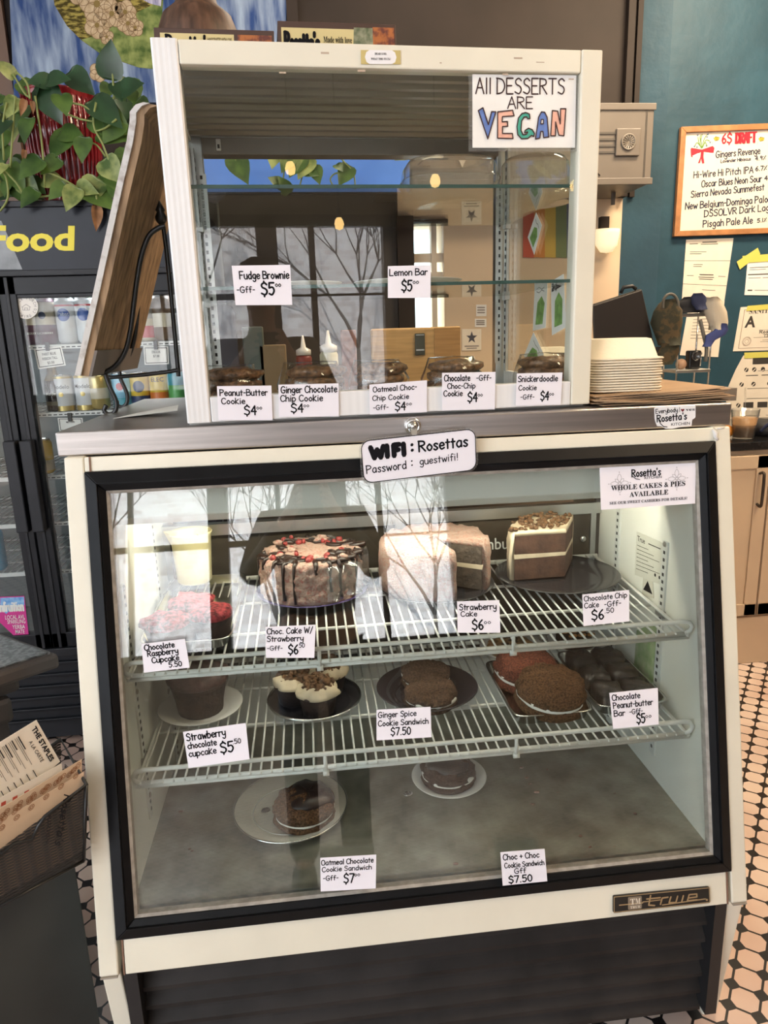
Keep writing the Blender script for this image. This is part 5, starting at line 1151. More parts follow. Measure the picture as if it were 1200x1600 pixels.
for pts in ([(450, 225), (446, 250), (442, 285), (440, 305)], [(520, 228), (535, 250), (552, 270), (555, 296)], [(520, 290), (516, 280), (522, 272), (530, 270)], [(360, 225), (372, 260), (388, 288)], [(470, 225), (474, 262), (468, 292)], [(560, 222), (590, 232), (630, 236)]):
    sb.tube(cr([tuple(aty(*p, VY)) for p in pts], 4), .0028, 6)
sb.tube([aty(350, 224, VY + .01), aty(450, 222, VY + .01), aty(640, 226, VY + .01)], .006, 6)
for px in (380, 520, 620): a_ = aty(px, 224, VY + .01); sb.tube([a_, V((a_.x, PY - .01, q.p[0].z + .008)), V((a_.x, PY + .012, q.p[0].z + .006))], .005, 6)
sb.build('stem', STEM, t); b.build('foliage', LEAF, t); lb_.build('variegated_foliage', LEAFL, t)
# tilted payment screen and its base
q = [aty(*p, 1.0) for p in ((926, 477), (1003, 452), (1023, 541), (930, 560))]
t = thing('payment_terminal', 'black tilted till monitor behind the foam trays', 'monitor', V((q[0].lerp(q[2], .5).x, 1.03, 1.1502)))
b = MB(); b.prism(q, [p + V((.01, .035, .004)) for p in q]); b.build('monitor_shell', mat('monitor_black', (.022, .018, .016), .42), t, .004)
b = MB(); b.tube([aty(970, 458, 1.01), aty(974, 449, 1.01), aty(988, 447, 1.01), aty(994, 452, 1.01)], .006, 8); b.build('carry_handle', BLACK, t)
b = MB(); m_ = q[2].lerp(q[3], .5); b.tube([m_ + V((0, .02, .02)), V((m_.x, 1.05, 1.17))], .02, 10); b.loops((m_.x, 1.05, 1.1502), [(.09, .07, 0), (.09, .07, .012), (.03, .03, .02)], 2.5, 24); b.build('stand', BLACK, t)
b = MB(); b.obox(aty(1022, 548, .985), (1, 0, .25), (0, 1, 0), (-.25, 0, 1), .018, .02, .008); b.build('cable_box', BLACK, t)

# ---------------------------------------------------------------- wire rack with caps
RY = 1.02
def rp(x, y, Y=RY): return aty(x, y, Y)
ra, rb_, rc_, rd_ = rp(1056, 596).x, rp(1106, 596).x, rp(1068, 490).z, rp(1068, 578).z
t = thing('wire_rack', 'small two-tier metal wire rack on the work counter, under the caps', 'rack', V(((ra + rb_) / 2, RY + .04, 1.1502)))
for x in (ra, rb_):
    for y in (RY, RY + .09): b = MB(); b.tube([(x, y, 1.1502), (x, y, rc_ + .004)], .003, 8); b.build('rack_leg', CHROME, t)
for z_ in (rc_, rd_):
    b = MB(); b.box(ra - .004, rb_ + .004, RY - .004, RY + .094, z_ - .010, z_); b.build('rack_shelf', ALU, t, .001)
CAMO = mat('camouflage_cloth', (.16, .11, .05), .85, col2=(.035, .035, .02), vs=40, var=.5, lo=.46, hi=.52, bump=.3, bs=80)
NAVY = mat('navy_cloth', (.020, .028, .075), .8, bump=.2, bs=200); CREAMCL = mat('cream_cloth', (.52, .46, .36), .85, bump=.2, bs=150); BLUECL = mat('blue_cloth', (.05, .07, .22), .8, bump=.2, bs=200)
def drape(t, nm, pts, ry, m, xf_y, seed, n=20):
    """soft hanging cloth: a column of rings through (px, py, half-width px)"""
    b = MB(); vs = []; sc = (xf_y + 1.3) / 1113
    for (px, py, hw) in pts:
        c_ = rp(px, py, xf_y)
        for j in range(n):
            a = 2 * PI * j / n; p = c_ + V((math.cos(a) * hw * sc, math.sin(a) * ry, 0)); d = noise.fractal(p * 26 + V((seed, 0, 0)), 1, 2, 3) * .010; vs.append(p + V((math.cos(a), math.sin(a), .3)) * d)
    fs = [(i * n + j, i * n + (j + 1) % n, (i + 1) * n + (j + 1) % n, (i + 1) * n + j) for i in range(len(pts) - 1) for j in range(n)] + [tuple(range(n)), tuple((len(pts) - 1) * n + j for j in range(n - 1, -1, -1))]
    b.add(vs, fs, True); return b.build(nm, m, t)
c = rp(1042, 525, .985); t = thing('camouflage_cap', 'brown camouflage cap hanging off the left side of the wire rack', 'cap', c)
drape(t, 'crown', [(1046, 468, 6), (1045, 474, 16), (1043, 486, 22), (1042, 505, 24), (1043, 525, 22), (1047, 540, 17)], .026, CAMO, .985, 1)
drape(t, 'brim', [(1048, 536, 15), (1044, 550, 20), (1040, 562, 19), (1038, 570, 12)], .012, CAMO, .970, 4)
b = MB(); b.tube(cr([tuple(rp(*p, .965)) for p in ((1036, 482), (1037, 468), (1044, 460), (1053, 461), (1059, 471), (1060, 486))], 4), .0045, 6); b.build('strap', mat('strap_grey', (.12, .11, .09), .6), t)
c = rp(1080, 480, 1.04); t = thing('baseball_cap', 'black and navy cap lying on top of the wire rack', 'cap', c)
drape(t, 'crown', [(1078, 489, 22), (1078, 480, 22), (1079, 470, 17), (1080, 464, 8)], .034, mat('black_cloth', (.015, .015, .018), .85), 1.03, 7)
drape(t, 'brim', [(1096, 484, 10), (1095, 474, 15), (1092, 464, 13), (1090, 458, 7)], .012, NAVY, .99, 8)
c = rp(1118, 510, 1.0); t = thing('trucker_cap', 'cream cap with a blue brim hanging on the right of the wire rack', 'cap', c)
drape(t, 'crown', [(1112, 464, 9), (1115, 472, 17), (1117, 488, 18), (1120, 504, 16), (1122, 516, 12)], .022, CREAMCL, .99, 11)
drape(t, 'brim', [(1130, 506, 6), (1127, 516, 11), (1118, 524, 14), (1109, 532, 9), (1104, 542, 5)], .008, BLUECL, .975, 12)
b = MB(); b.tube(cr([tuple(rp(*p, .985)) for p in ((1094, 500), (1099, 522), (1104, 545), (1102, 565))], 4), .006, 6); b.build('back_strap', mat('grey_strap_cloth', (.16, .15, .13), .8), t)
c = rp(1083, 577, RY + .03); c.z = rd_ + .0005; t = thing('pocket_camera', 'black compact camera with a round lens on the lower tier of the rack', 'camera', c)
b = MB(); b.box(c.x - .022, c.x + .022, RY + .02, RY + .05, rd_ + .0005, rd_ + .062); b.build('camera_body', BLACK, t, .005)
b = MB(lambda p: V((c.x - .002 + p[0], RY + .02 - p[2], rd_ + .044 + p[1]))); b.loops((0, 0, 0), [(.016, .016, 0), (.016, .016, .010), (.012, .012, .012), (.010, .010, .006)], 2, 24); b.build('lens', mat('lens_grey', (.16, .16, .16), .25, .6), t)
b = MB(); b.tube([(c.x + .016, RY + .016, rd_ + .01), (c.x + .018, RY + .016, rd_ + .055)], .0025, 6); b.build('trim_rod', CHROME, t)
c = rp(1064, 572, RY + .02); c.z = rd_ + .0005; b = MB(); b.ball(c + V((0, .0, .018)), .018, .018, .018, 18, 10); o = b.build('peach_ball', mat('peach_ball', (.62, .38, .24), .5)); tag(o, 'peach-coloured ball beside the camera on the rack', 'ball')

# ================================================================== ON TOP OF THE CABINET
def box_front(pts, Yd, name, lb, dep, th_items):
    q = Quad(*[UP(*p, Yd) for p in pts]); t = thing(name, lb, 'food box', UF((0, 0, 0)), 'frozen food boxes on the cabinet'); t.location = (q.p[2] + q.p[3]) / 2
    zb_ = UO.z + UH + .0006; A, B = V(q.p[3]), V(q.p[2]); A.z = B.z = zb_; C_, D_ = V(q.p[1]), V(q.p[0]); C_.z = D_.z = max(q.p[0].z, q.p[1].z)
    d = UY * dep; b = MB(); b.prism([A, B, C_, D_], [A + d, B + d, C_ + d, D_ + d]); b.build('carton', mat('carton_dark', (.06, .03, .02), .5), t, .001)
    return Quad(D_, C_, B, A), t
ORG = mat('food_photo_orange', (.50, .16, .04), .5, col2=(.12, .03, .02), vs=60, var=.2, lo=.45, hi=.6); YEL = mat('box_yellow', (.60, .50, .24), .5); GRN = mat('food_photo_green', (.09, .13, .05), .5, col2=(.30, .30, .20), vs=70, var=.3)
UYB = .12
q, t = box_front([(240, 45), (428, 48), (428, 74), (240, 74)], UYB, 'food_box', 'dark frozen food box on the cabinet, under the brown pot', .10, 0)
b = MB(); q.poly(b, [(.05, .05), (.66, .05), (.66, .86), (.05, .86)], .0004); o = b.build('yellow_panel', YEL, t); b = MB(); q.poly(b, [(.69, .05), (.98, .05), (.98, .86), (.69, .86)], .0004); b.build('food_photo', ORG, t)
b = MB(); q.hand(b, "Rosetta's", .10, .38, .46, .42, .14, .001); q.printed(b, 'HANDCRAFTED WITH LOVE', .44, .66, .64, .10, off=.001); q.printed(b, 'ASHEVILLE NC', .48, .48, .6, .09, off=.001); b.build('lettering', BLACKM, t)
q, t = box_front([(434, 44), (618, 38), (620, 78), (434, 78)], UYB, 'food_box', 'frozen food box on the cabinet with a yellow panel, right of the pot', .10, 0)
b = MB(); q.poly(b, [(.03, .05), (.62, .05), (.66, .86), (.03, .86)], .0004); b.build('yellow_panel', YEL, t); b = MB(); q.poly(b, [(.62, .05), (.8, .05), (.8, .9), (.64, .9)], .0006); b.build('food_photo', GRN, t); b = MB(); q.poly(b, [(.8, .05), (.985, .05), (.985, .92), (.8, .92)], .0004); b.build('food_photo', ORG, t)
b = MB(); q.hand(b, "Rosetta's", .06, .34, .34, .42, .14, .001); q.printed(b, 'Made with love', .38, .56, .62, .13, off=.001, serif=True); q.printed(b, 'in Asheville', .42, .38, .60, .13, off=.001, serif=True); b.build('lettering', BLACKM, t)
c = UF((.075, .27, 0)); c = UP(311, 60, .27); c.z = UO.z + UH + .0008; rr_ = (UP(379, 20, .27) - UP(243, 20, .27)).length / 2
b = MB(); b.loops(c, [(rr_ * .74, rr_ * .74, 0), (rr_ * .86, rr_ * .86, .012), (rr_ * .97, rr_ * .97, .04), (rr_, rr_, .065), (rr_ * .97, rr_ * .97, .095), (rr_ * .8, rr_ * .8, .13), (rr_ * .5, rr_ * .5, .15), (rr_ * .45, rr_ * .45, .165), (rr_ * .40, rr_ * .40, .165), (rr_ * .4, rr_ * .4, .13)], 2, 40); o = b.build('brown_pot', mat('dark_grained_wood', (.055, .026, .014), .5, col2=(.12, .06, .035), vs=8, var=.2, stretch=(9, 9, .8))); tag(o, 'round dark wood-grained pot standing behind the food boxes', 'pot')
b = MB(); A = [UP(*p, .2) for p in ((700, 69), (775, 66), (858, 60), (852, 74))]; zt_ = UO.z + UH
b.prism([V((p.x, p.y, zt_ + .0006 + (.010 if k == 2 else .002))) for k, p in enumerate(A)], [V((p.x, p.y + .02, zt_ + .003 + (.014 if k == 2 else .003))) for k, p in enumerate(A)])
A0 = UP(705, 72, .16); B0 = UP(850, 70, .16); b = MB(); n = 10; vs = []
for i in range(n + 1):
    p = A0.lerp(B0, i / n); h_ = .002 + .014 * (i / n) ** 2
    for d_ in (0, .14): vs += [V((p.x, p.y, zt_ + .0008 + h_)) + UY * d_, V((p.x, p.y, zt_ + .0020 + h_)) + UY * d_]
fs = [(0, 1, 3, 2), (4 * n, 4 * n + 2, 4 * n + 3, 4 * n + 1)]
for i in range(n): a_ = 4 * i; fs += [(a_, a_ + 4, a_ + 5, a_ + 1), (a_ + 2, a_ + 3, a_ + 7, a_ + 6), (a_ + 1, a_ + 5, a_ + 7, a_ + 3), (a_, a_ + 2, a_ + 6, a_ + 4)]
b.add(vs, fs); o = b.build('brown_paper', KRAFT); tag(o, 'curled brown paper sheet lying on the cabinet roof', 'paper')

# ================================================================== WALL: PAINTING, ART-DECO BOX
PYW = WY - .05
q = Quad(*[aty(*p, PYW) for p in ((12, -70), (448, -70), (446, 160), (22, 160))])
t = thing('canvas_painting', 'large painting of a blue waterfall and cream blossoms above the drinks cooler', 'painting', (q.p[2] + q.p[3]) / 2)
def pp_(L): # pixel list on the canvas
    out = []
    for x, y in L:
        p = aty(x, y, q.c.y) - q.p[3]; ex = q.p[2] - q.p[3]; ey = q.p[0] - q.p[3]; out.append((p.dot(ex) / ex.length_squared, p.dot(ey) / ey.length_squared))
    return out
b = MB(); q.slab(b, .03, base=-.03); b.build('canvas', mat('painted_water', (.035, .085, .27), .7, spec=.2, col2=(.34, .43, .56), vs=4.5, var=.3, stretch=(5, 1, .9), lo=.36, hi=.72), t)
b = MB(); q.poly(b, pp_([(55, -60), (245, -60), (245, 132), (215, 128), (185, 115), (150, 98), (120, 75), (95, 50), (72, 15)]), .0006); b.build('painted_meadow', mat('painted_meadow', (.085, .065, .012), .7, spec=.2, col2=(.34, .28, .07), vs=30, var=.3, lo=.45, hi=.6, stretch=(1, 1, 3)), t)
b = MB(); q.poly(b, pp_([(120, 74), (150, 70), (185, 50), (245, 28), (245, 134), (215, 128), (180, 112), (150, 98)]), .0006, .0006); b.build('painted_moss', mat('painted_moss', (.085, .15, .035), .7, spec=.2, col2=(.28, .33, .11), vs=22, var=.3), t)
b = MB(); q.poly(b, pp_([(210, -60), (245, -60), (242, 38), (225, 32), (208, 22)]), .0006, .0012); b.build('painted_falls', mat('painted_falls', (.22, .22, .44), .6, col2=(.55, .53, .66), vs=20, var=.2, stretch=(6, 1, .8)), t)
b = MB(); q.poly(b, pp_([(380, -60), (400, -60), (385, 36), (372, 40)]), .0006, .0012); b.build('painted_bank', mat('painted_moss', (.16, .26, .07)), t)
FLW = mat('painted_blossom', (.46, .33, .19), .7, spec=.2, col2=(.60, .48, .32), vs=40, var=.1)
for (x, y, R_) in ((112, 2, 15), (140, 22, 22), (165, 40, 17), (143, 55, 16), (186, 40, 14), (192, 58, 14), (204, 66, 11), (160, 75, 9), (152, 128, 12), (178, 5, 10)):
    b = MB(); b2 = MB(); u0_, v0_ = pp_([(x, y)])[0]; r_ = R_ / 1113 * 3.4
    for k in range(5): a = k * 2 * PI / 5 + x; q.poly(b, circ(u0_ + math.cos(a) * r_ * .5 / q.W, v0_ + math.sin(a) * r_ * .5 / q.H, r_ * .55, q, 14), .0006 + .0002 * k, .0012)
    for k in range(5): a = k * 2 * PI / 5 + x; pl = circ(u0_ + math.cos(a) * r_ * .5 / q.W, v0_ + math.sin(a) * r_ * .5 / q.H, r_ * .55, q, 14); q.line(b2, pl + [pl[0]], .0022, .0029)
    o = b.build('blossom', FLW, t); b2.build('petal_outline', mat('petal_outline', (.22, .14, .07), .8), o); b = MB(); q.poly(b, circ(u0_, v0_, r_ * .2, q, 10), .0003, .003); b.build('blossom_centre', mat('blossom_centre', (.22, .15, .04), .7), o)
mb = MB(); a0 = aty(0, 60, WY - .02).x; mb.box(a0 - .25, a0 + .03, WY - .04, WY, 1.2, 3.2); struct('trim_2', mb, mat('brown_trim', (.13, .075, .05), .5))
mb = MB(); mb.box(aty(449, 40, WY).x, aty(466, 40, WY).x, WY - .06, WY, zb, 3.2); struct('trim_3', mb, DARKBROWN)

GY = 1.80; DECO = mat('grey_metal_paint', (.135, .112, .090), .45, var=.08, vs=5)
dx0, dx1 = .16, aty(1021, 200, GY).x; dz1, dz0 = aty(980, 163, GY).z, aty(980, 287, GY).z
t = thing('ornate_metal_cabinet', 'grey art-deco metal wall box with round fan medallions behind the cabinet', 'wall box', V(((dx0 + dx1) / 2, GY + .17, dz0)))
b = MB(); b.box(dx0, dx1, GY, WY - .012, dz0, dz1); b.build('metal_body', DECO, t, .004)
b = MB(); b.box(dx0 - .004, dx1 + .006, GY - .006, GY, dz1 - .022, dz1 + .004); b.build('top_moulding', DECO, t, .002)
b = MB(); b.box(dx0 - .004, dx1 + .006, GY - .006, GY, dz0 - .004, dz0 + .022); b.build('bottom_moulding', DECO, t, .002)
for px, mid in ((980, 223), (652, 239)):
    c = aty(px, mid, GY); s_ = .052
    b = MB(); b.box(c.x - s_, c.x + s_, GY - .012, GY, c.z - s_, c.z + s_); o = b.build('medallion_plate', DECO, t, .003)
    b = MB(lambda p: V((c.x + p[0], GY - .012 - p[2], c.z + p[1]))); b.loops((0, 0, 0), [(.032, .032, 0), (.032, .032, .005), (.027, .027, .006), (.025, .025, .002), (.001, .001, .003)], 2, 30)
    for k in range(14): a = k * 2 * PI / 14; b.tube([(math.cos(a) * .004, math.sin(a) * .004, .003), (math.cos(a) * .024, math.sin(a) * .024, .003)], [.001, .0026], 5)
    b.build('fan_medallion', mat('medallion_grey', (.18, .155, .125), .4), o)
    for k in range(4): b = MB(); z_ = c.z - .036 + .024 * k; b.box(c.x - s_ - .17, c.x - s_, GY - .004, GY, z_ - .004, z_ + .004); b.build('speed_line', mat('line_dark', (.07, .06, .05), .5), t)
    for sg in (1, -1):
        for k in range(3): b = MB(); x_ = c.x - s_ - .13 - .014 * k; b.tube([(x_, GY - .002, c.z + sg * .065), (x_ + .07, GY - .002, c.z + sg * .125)], .0022, 5); b.build('diagonal_line', mat('line_dark', (.07, .06, .05), .5), t)
for x_ in (dx1 - .035, dx1 - .030): b = MB(); b.box(x_, x_ + .002, GY - .002, GY, dz0 + .022, dz1 - .022); b.build('groove', mat('line_dark', (.07, .06, .05), .5), t)
c = aty(722, 243, GY); b = MB(); b.prism([(c.x - .045, GY - .006, c.z + .04), (c.x + .045, GY - .006, c.z + .04), (c.x, GY - .006, c.z - .045)], [(c.x - .045, GY, c.z + .04), (c.x + .045, GY, c.z + .04), (c.x, GY, c.z - .045)]); b.build('inset_triangle', mat('pale_inset', (.66, .60, .50), .5), t)
b = MB(); b.tube([(aty(966, 295, GY + .15).x, GY + .2, dz0), (aty(966, 295, GY + .15).x, GY + .2, dz0 - .05)], .010, 8); b.build('pipe', DECO, t)
# things on the beige wall seen through the cabinet
q = Quad(*[aty(*p, WY - .002) for p in ((722, 514), (752, 514), (752, 547), (722, 548))]); b = MB(); q.slab(b, .001); o = b.build('star_poster', PAPERC); tag(o, 'cream notice with a dark star pinned on the beige wall', 'notice')
b = MB(); st_ = [(.5 + math.cos(PI / 2 + k * PI / 5) * (.30 if k % 2 == 0 else .12), .60 + math.sin(PI / 2 + k * PI / 5) * (.30 if k % 2 == 0 else .12)) for k in range(10)]; q.poly(b, st_, .0004, .001); b.build('star', mat('star_grey', (.06, .06, .08), .7), o)
b = MB(); q.line(b, [(.15, .2), (.85, .2)], .006, .0016); q.line(b, [(.25, .1), (.75, .1)], .005, .0016); b.build('printing', mat('faint_ink', (.25, .22, .20), .8), o)
for k, (P4, lb) in enumerate((([(744, 476), (760, 476), (760, 494), (744, 494)], 'small white note on the beige wall, above the star notice'), ([(742, 498), (760, 498), (760, 511), (742, 511)], 'small white note on the beige wall, lower of two'))):
    q = Quad(*[aty(*p, WY - .002) for p in P4]); b = MB(); q.slab(b, .001); o = b.build('wall_note', PAPERW); tag(o, lb, 'note', 'notes on the beige wall'); b = MB()
    for j in range(3): q.line(b, [(.15, .75 - .22 * j), (.8, .75 - .22 * j)], .006, .0014)
    b.build('printing', mat('faint_ink', (.25, .22, .20), .8), o)
FY_ = WY - .004; t = thing('pride_flag', 'striped rainbow flag on the wall, seen through the right end of the cabinet', 'flag', aty(845, 405, FY_))
for k, cl in enumerate(((.50, .09, .05), (.58, .22, .05), (.60, .40, .08), (.18, .22, .10), (.12, .14, .22))):
    xa = 817 + k * 17; q = Quad(*[aty(*p, FY_) for p in ((xa, 334 - k * 5), (xa + 17, 329 - k * 5), (xa + 17, 403), (xa, 402))]); b = MB(); q.slab(b, .003); b.build('stripe', mat('flag_%d' % k, cl, .8), t)
c = aty(948, 376, WY - .06); b = MB(); b.loops(c, [(.001, .001, -.055), (.030, .022, -.050), (.052, .034, -.02), (.060, .040, .03), (.060, .040, .05), (.001, .001, .05)], 2, 24); o = b.build('wall_sconce', mat('sconce_glass', (.8, .7, .5), .4, emit=(1, .80, .46), es=.75)); tag(o, 'warm glowing wall lamp right of the cabinet post', 'lamp')
b = MB(); b.box(c.x - .02, c.x + .02, WY - .035, WY - .001, c.z + .051, c.z + .11); b.build('bracket', DARKBROWN, o)

# ================================================================== THE DRINKS COOLER ON THE LEFT
CY = 1.20; cx0, cx1 = -2.05, -.50; ctop = aty(80, 316, CY).z; hb = aty(80, 425, CY).z
COOL = thing('drinks_cooler', 'black glass-door drinks cooler with yellow lettering on its header', 'cooler', (-1.15, 1.55, FZ))
CB = mat('cooler_black', (.008, .009, .012), .35, spec=.25, var=.2, vs=10); CBL = mat('cooler_charcoal', (.020, .021, .025), .4, spec=.25, var=.15, vs=12); CIN = mat('cooler_liner', (.13, .145, .145), .5)
def cb(name, m, *a, bevel=.002, parent=None): b = MB(); b.box(*a); return b.build(name, m, parent or COOL, bevel)
cb('cabinet_back', CIN, cx0, cx1, 1.80, 1.88, FZ + .1, ctop); cb('cabinet_side', CB, cx0, cx0 + .05, CY + .06, 1.80, FZ, ctop); cb('cabinet_side', CB, cx1 - .05, cx1, CY + .06, 1.80, FZ, ctop)
cb('cabinet_top', CB, cx0, cx1, CY + .02, 1.80, ctop - .05, ctop); cb('cabinet_floor', CIN, cx0 + .05, cx1 - .05, CY + .06, 1.80, .18, .24); cb('cabinet_ceiling', CIN, cx0 + .05, cx1 - .05, CY + .06, 1.80, hb - .03, hb - .01)
hd = cb('header_panel', mat('header_navy', (.008, .010, .017), .3, spec=.25, var=.35, vs=5), cx0, cx1, CY - .012, CY + .05, hb + .004, ctop)
cb('header_lip', CBL, cx0, cx1, CY - .022, CY + .02, ctop - .016, ctop + .002); cb('header_trim', CBL, cx0, cx1, CY - .016, CY + .04, hb - .012, hb + .006)
q = Quad(*[aty(*p, CY - .0125) for p in ((-20, 350), (117, 351), (116, 390), (-20, 392))]); b = MB(); q.printed(b, 'Food', 0, 0, 1, .92, off=.0006, bold=True); b.build('lettering', mat('yellow_vinyl', (.72, .62, .04), .5), hd)
q = Quad(*[aty(*p, CY - .0125) for p in ((-40, 345), (2, 345), (35, 421), (-40, 421))]); b = MB(); q.slab(b, .0003); b.build('worn_patch', mat('worn_patch', (.22, .24, .26), .45, var=.3, vs=12), hd)
dt, db = hb - .012, aty(110, 1002, CY).z - .02
grl = cb('kick_grille', CBL, cx0, cx1, CY + .02, CY + .05, FZ + .02, db - .03)
z_ = db - .06
while z_ > FZ + .06: cb('louvre', CB, cx0 + .02, cx1 - .02, CY + .004, CY + .022, z_ - .012, z_, parent=grl); z_ -= .045
cb('bottom_rail', CBL, cx0, cx1, CY - .004, CY + .05, db - .035, db - .004)
def door(x0, x1, handle_x):
    t = cb('door', CB, x0, x1, CY, CY + .045, dt - .055, dt)
    cb('door_rail', CB, x0, x1, CY, CY + .045, db, db + .055, parent=t)
    for xa, xb in ((x0, x0 + .052), (x1 - .052, x1)):
        cb('door_stile', CB, xa, xb, CY, CY + .045, db, dt, parent=t)
        cb('stile_groove', CBL, (xa + xb) / 2 - .006, (xa + xb) / 2 + .006, CY - .004, CY, db, dt, parent=t)
    cb('inner_rim', CBL, x0 + .05, x1 - .05, CY + .004, CY + .03, dt - .066, dt - .054, parent=t)
    cb('door_handle', CBL, handle_x - .020, handle_x + .020, CY - .035, CY, aty(60, 828, CY).z, aty(20, 688, CY).z, bevel=.004, parent=t)
    cb('door_glass', GLASSC, x0 + .05, x1 - .05, CY + .012, CY + .016, db + .05, dt - .05, bevel=0, parent=t); return t
dR0 = aty(8, 455, CY).x - .02
door(dR0, cx1 - .01, dR0 + .022); door(cx0 + .01, dR0 - .006, dR0 - .03)
SHZ = [aty(75, 538, CY + .05).z, aty(80, 644, CY + .05).z, aty(90, 742, CY + .05).z, aty(95, 815, CY + .05).z, aty(100, 890, CY + .05).z]
WM = mat('cooler_wire', (.45, .46, .45), .4); RAILM = mat('tag_rail', (.66, .66, .64), .4)
for k, z_ in enumerate(SHZ):
    t = thing('cooler_shelf', 'wire shelf in the drinks cooler, %s from the top' % ('first', 'second', 'third', 'fourth', 'fifth')[k], 'shelf', (-1.2, CY + .3, z_), 'cooler shelves')
    b = MB(); b.box(cx0 + .06, cx1 - .06, CY + .056, CY + .062, z_ - .016, z_ - .002); o = b.build('front_rail', RAILM, t)
    b = MB(); x = -1.16
    while x < cx1 - .08: b.box(x, x + .012, CY + .0552, CY + .0562, z_ - .0115, z_ - .0085); x += .018
    b.build('slot', BLACKM, o)
    b = MB(); x = cx0 + .07
    while x < cx1 - .06: b.tube([(x, CY + .06, z_ - .003), (x, 1.78, z_ - .003)], .0018, 5); x += .024
    for y in (CY + .2, CY + .38, CY + .54): b.tube([(cx0 + .06, y, z_ - .006), (cx1 - .06, y, z_ - .006)], .003, 5)
    b.build('shelf_wires', WM, t)
# cans and a bottle
ALCAP = mat('can_lid', (.62, .62, .60), .25, 1)
def can(px, zs, hh, r_, m, lb, bands=(), text=None, tc=None, tv=.5, th=.10, emblem=None, Y=CY + .105):
    p = aty(px, 600, Y); x = aty(px, 800 - (zs - .9) * 400, Y).x; c = V((x, Y, zs)); t = thing('drink_can', lb, 'can', c, 'cans in the drinks cooler')
    b = MB(); b.loops(c, [(r_ * .78, r_ * .78, 0), (r_ * .82, r_ * .82, .003), (r_, r_, .010), (r_, r_, hh - .016), (r_ * .84, r_ * .84, hh - .004)], 2, 32); b.build('can_body', m, t)
    b = MB(); b.loops(c, [(r_ * .84, r_ * .84, hh - .004), (r_ * .85, r_ * .85, hh), (r_ * .80, r_ * .80, hh), (r_ * .78, r_ * .78, hh - .005)], 2, 32); b.build('can_lid', ALCAP, t)
    for (v0, v1, bm) in bands: b = MB(); b.loops(c, [(r_ * 1.004, r_ * 1.004, hh * v0), (r_ * 1.004, r_ * 1.004, hh * v1)], 2, 32, False, False); b.build('printed_band', bm, t)
    def wrap(vs, fs, m_, nm, k):
        b = MB(); b.add([c + V((math.sin(a / r_) * r_ * k, -math.cos(a / r_) * r_ * k, z)) for a, z in vs], fs); b.build(nm, m_, t)
    if emblem:
        ez, er, em = emblem; n = 12; aa = [-math.cos(PI * j / n) * er for j in range(n + 1)]; wrap([(a, hh * ez + sg * math.sqrt(max(0, er * er - a * a))) for a in aa for sg in (-1, 1)], [(2 * j, 2 * j + 2, 2 * j + 3, 2 * j + 1) for j in range(n)], em, 'emblem', 1.010)
    if text:
        vs, fs = font_mesh(text); w_ = max(p[0] for p in vs); s_ = min(th * hh / .69, r_ * 1.75 / w_); wrap([((p[0] - w_ / 2) * s_, hh * tv + p[1] * s_) for p in vs], fs, tc or BLACKM, 'lettering', 1.014)
    return t
PURP = mat('can_plum', (.09, .025, .055), .35); CRM = mat('can_cream', (.56, .50, .38), .35); CWH = mat('can_white', (.62, .63, .64), .3); PBLUE = mat('can_blue', (.03, .09, .34), .35); PRED = mat('can_red', (.45, .04, .05), .35)
TEAL = mat('can_teal', (.06, .30, .38), .3); YELC = mat('can_yellow', (.62, .42, .04), .3); NAVYC = mat('can_navy', (.02, .035, .10), .3); ORGC = mat('can_orange', (.60, .16, .03), .3); GRNC = mat('can_green', (.10, .36, .10), .3); GOLDC = mat('can_gold', (.50, .38, .14), .3, .6); LBL = mat('can_light_blue', (.22, .46, .62), .3); INKW = mat('ink_white', (.8, .8, .76), .5)
z0 = SHZ[0]; HT = .152; r_ = .0335
can(62, z0, HT, r_, PURP, 'plum and cream tall can, left of two alike on the top cooler shelf', [(.42, .9, CRM)], 'BLACKBERRY', INKW, .22, .07)
can(88, z0, HT, r_, PURP, 'plum and cream tall can, right of two alike, beside the white can', [(.42, .9, CRM)], 'BLACKBERRY', INKW, .22, .07, (.62, .012, NAVYC))
can(120, z0, HT, r_, CWH, 'white tall can with a blue round seal and red stripe on the top shelf', [(.80, .84, PRED)], 'Pabst', CWH, .60, .08, (.62, .021, PBLUE))
can(150, z0, HT, r_, CWH, 'white tall can partly hidden behind the leaning sign board', [(.80, .84, PRED)], None, None, .5, .1, (.62, .021, PBLUE))
can(213, z0, HT, r_, GRNC, 'green can behind the iron easel on the top cooler shelf', [(.1, .3, CWH)])
can(240, z0, HT * .98, r_, CRM, 'cream tall can with coral base, right of the green can', [(.08, .34, PRED), (.5, .72, mat('can_grey', (.40, .38, .34), .4))])
can(266, z0, HT, r_, mat('can_brown', (.16, .10, .06), .35), 'brown tall can beside the cabinet post on the top cooler shelf', [(.3, .6, CRM)])
z0 = SHZ[1]; HS = .122
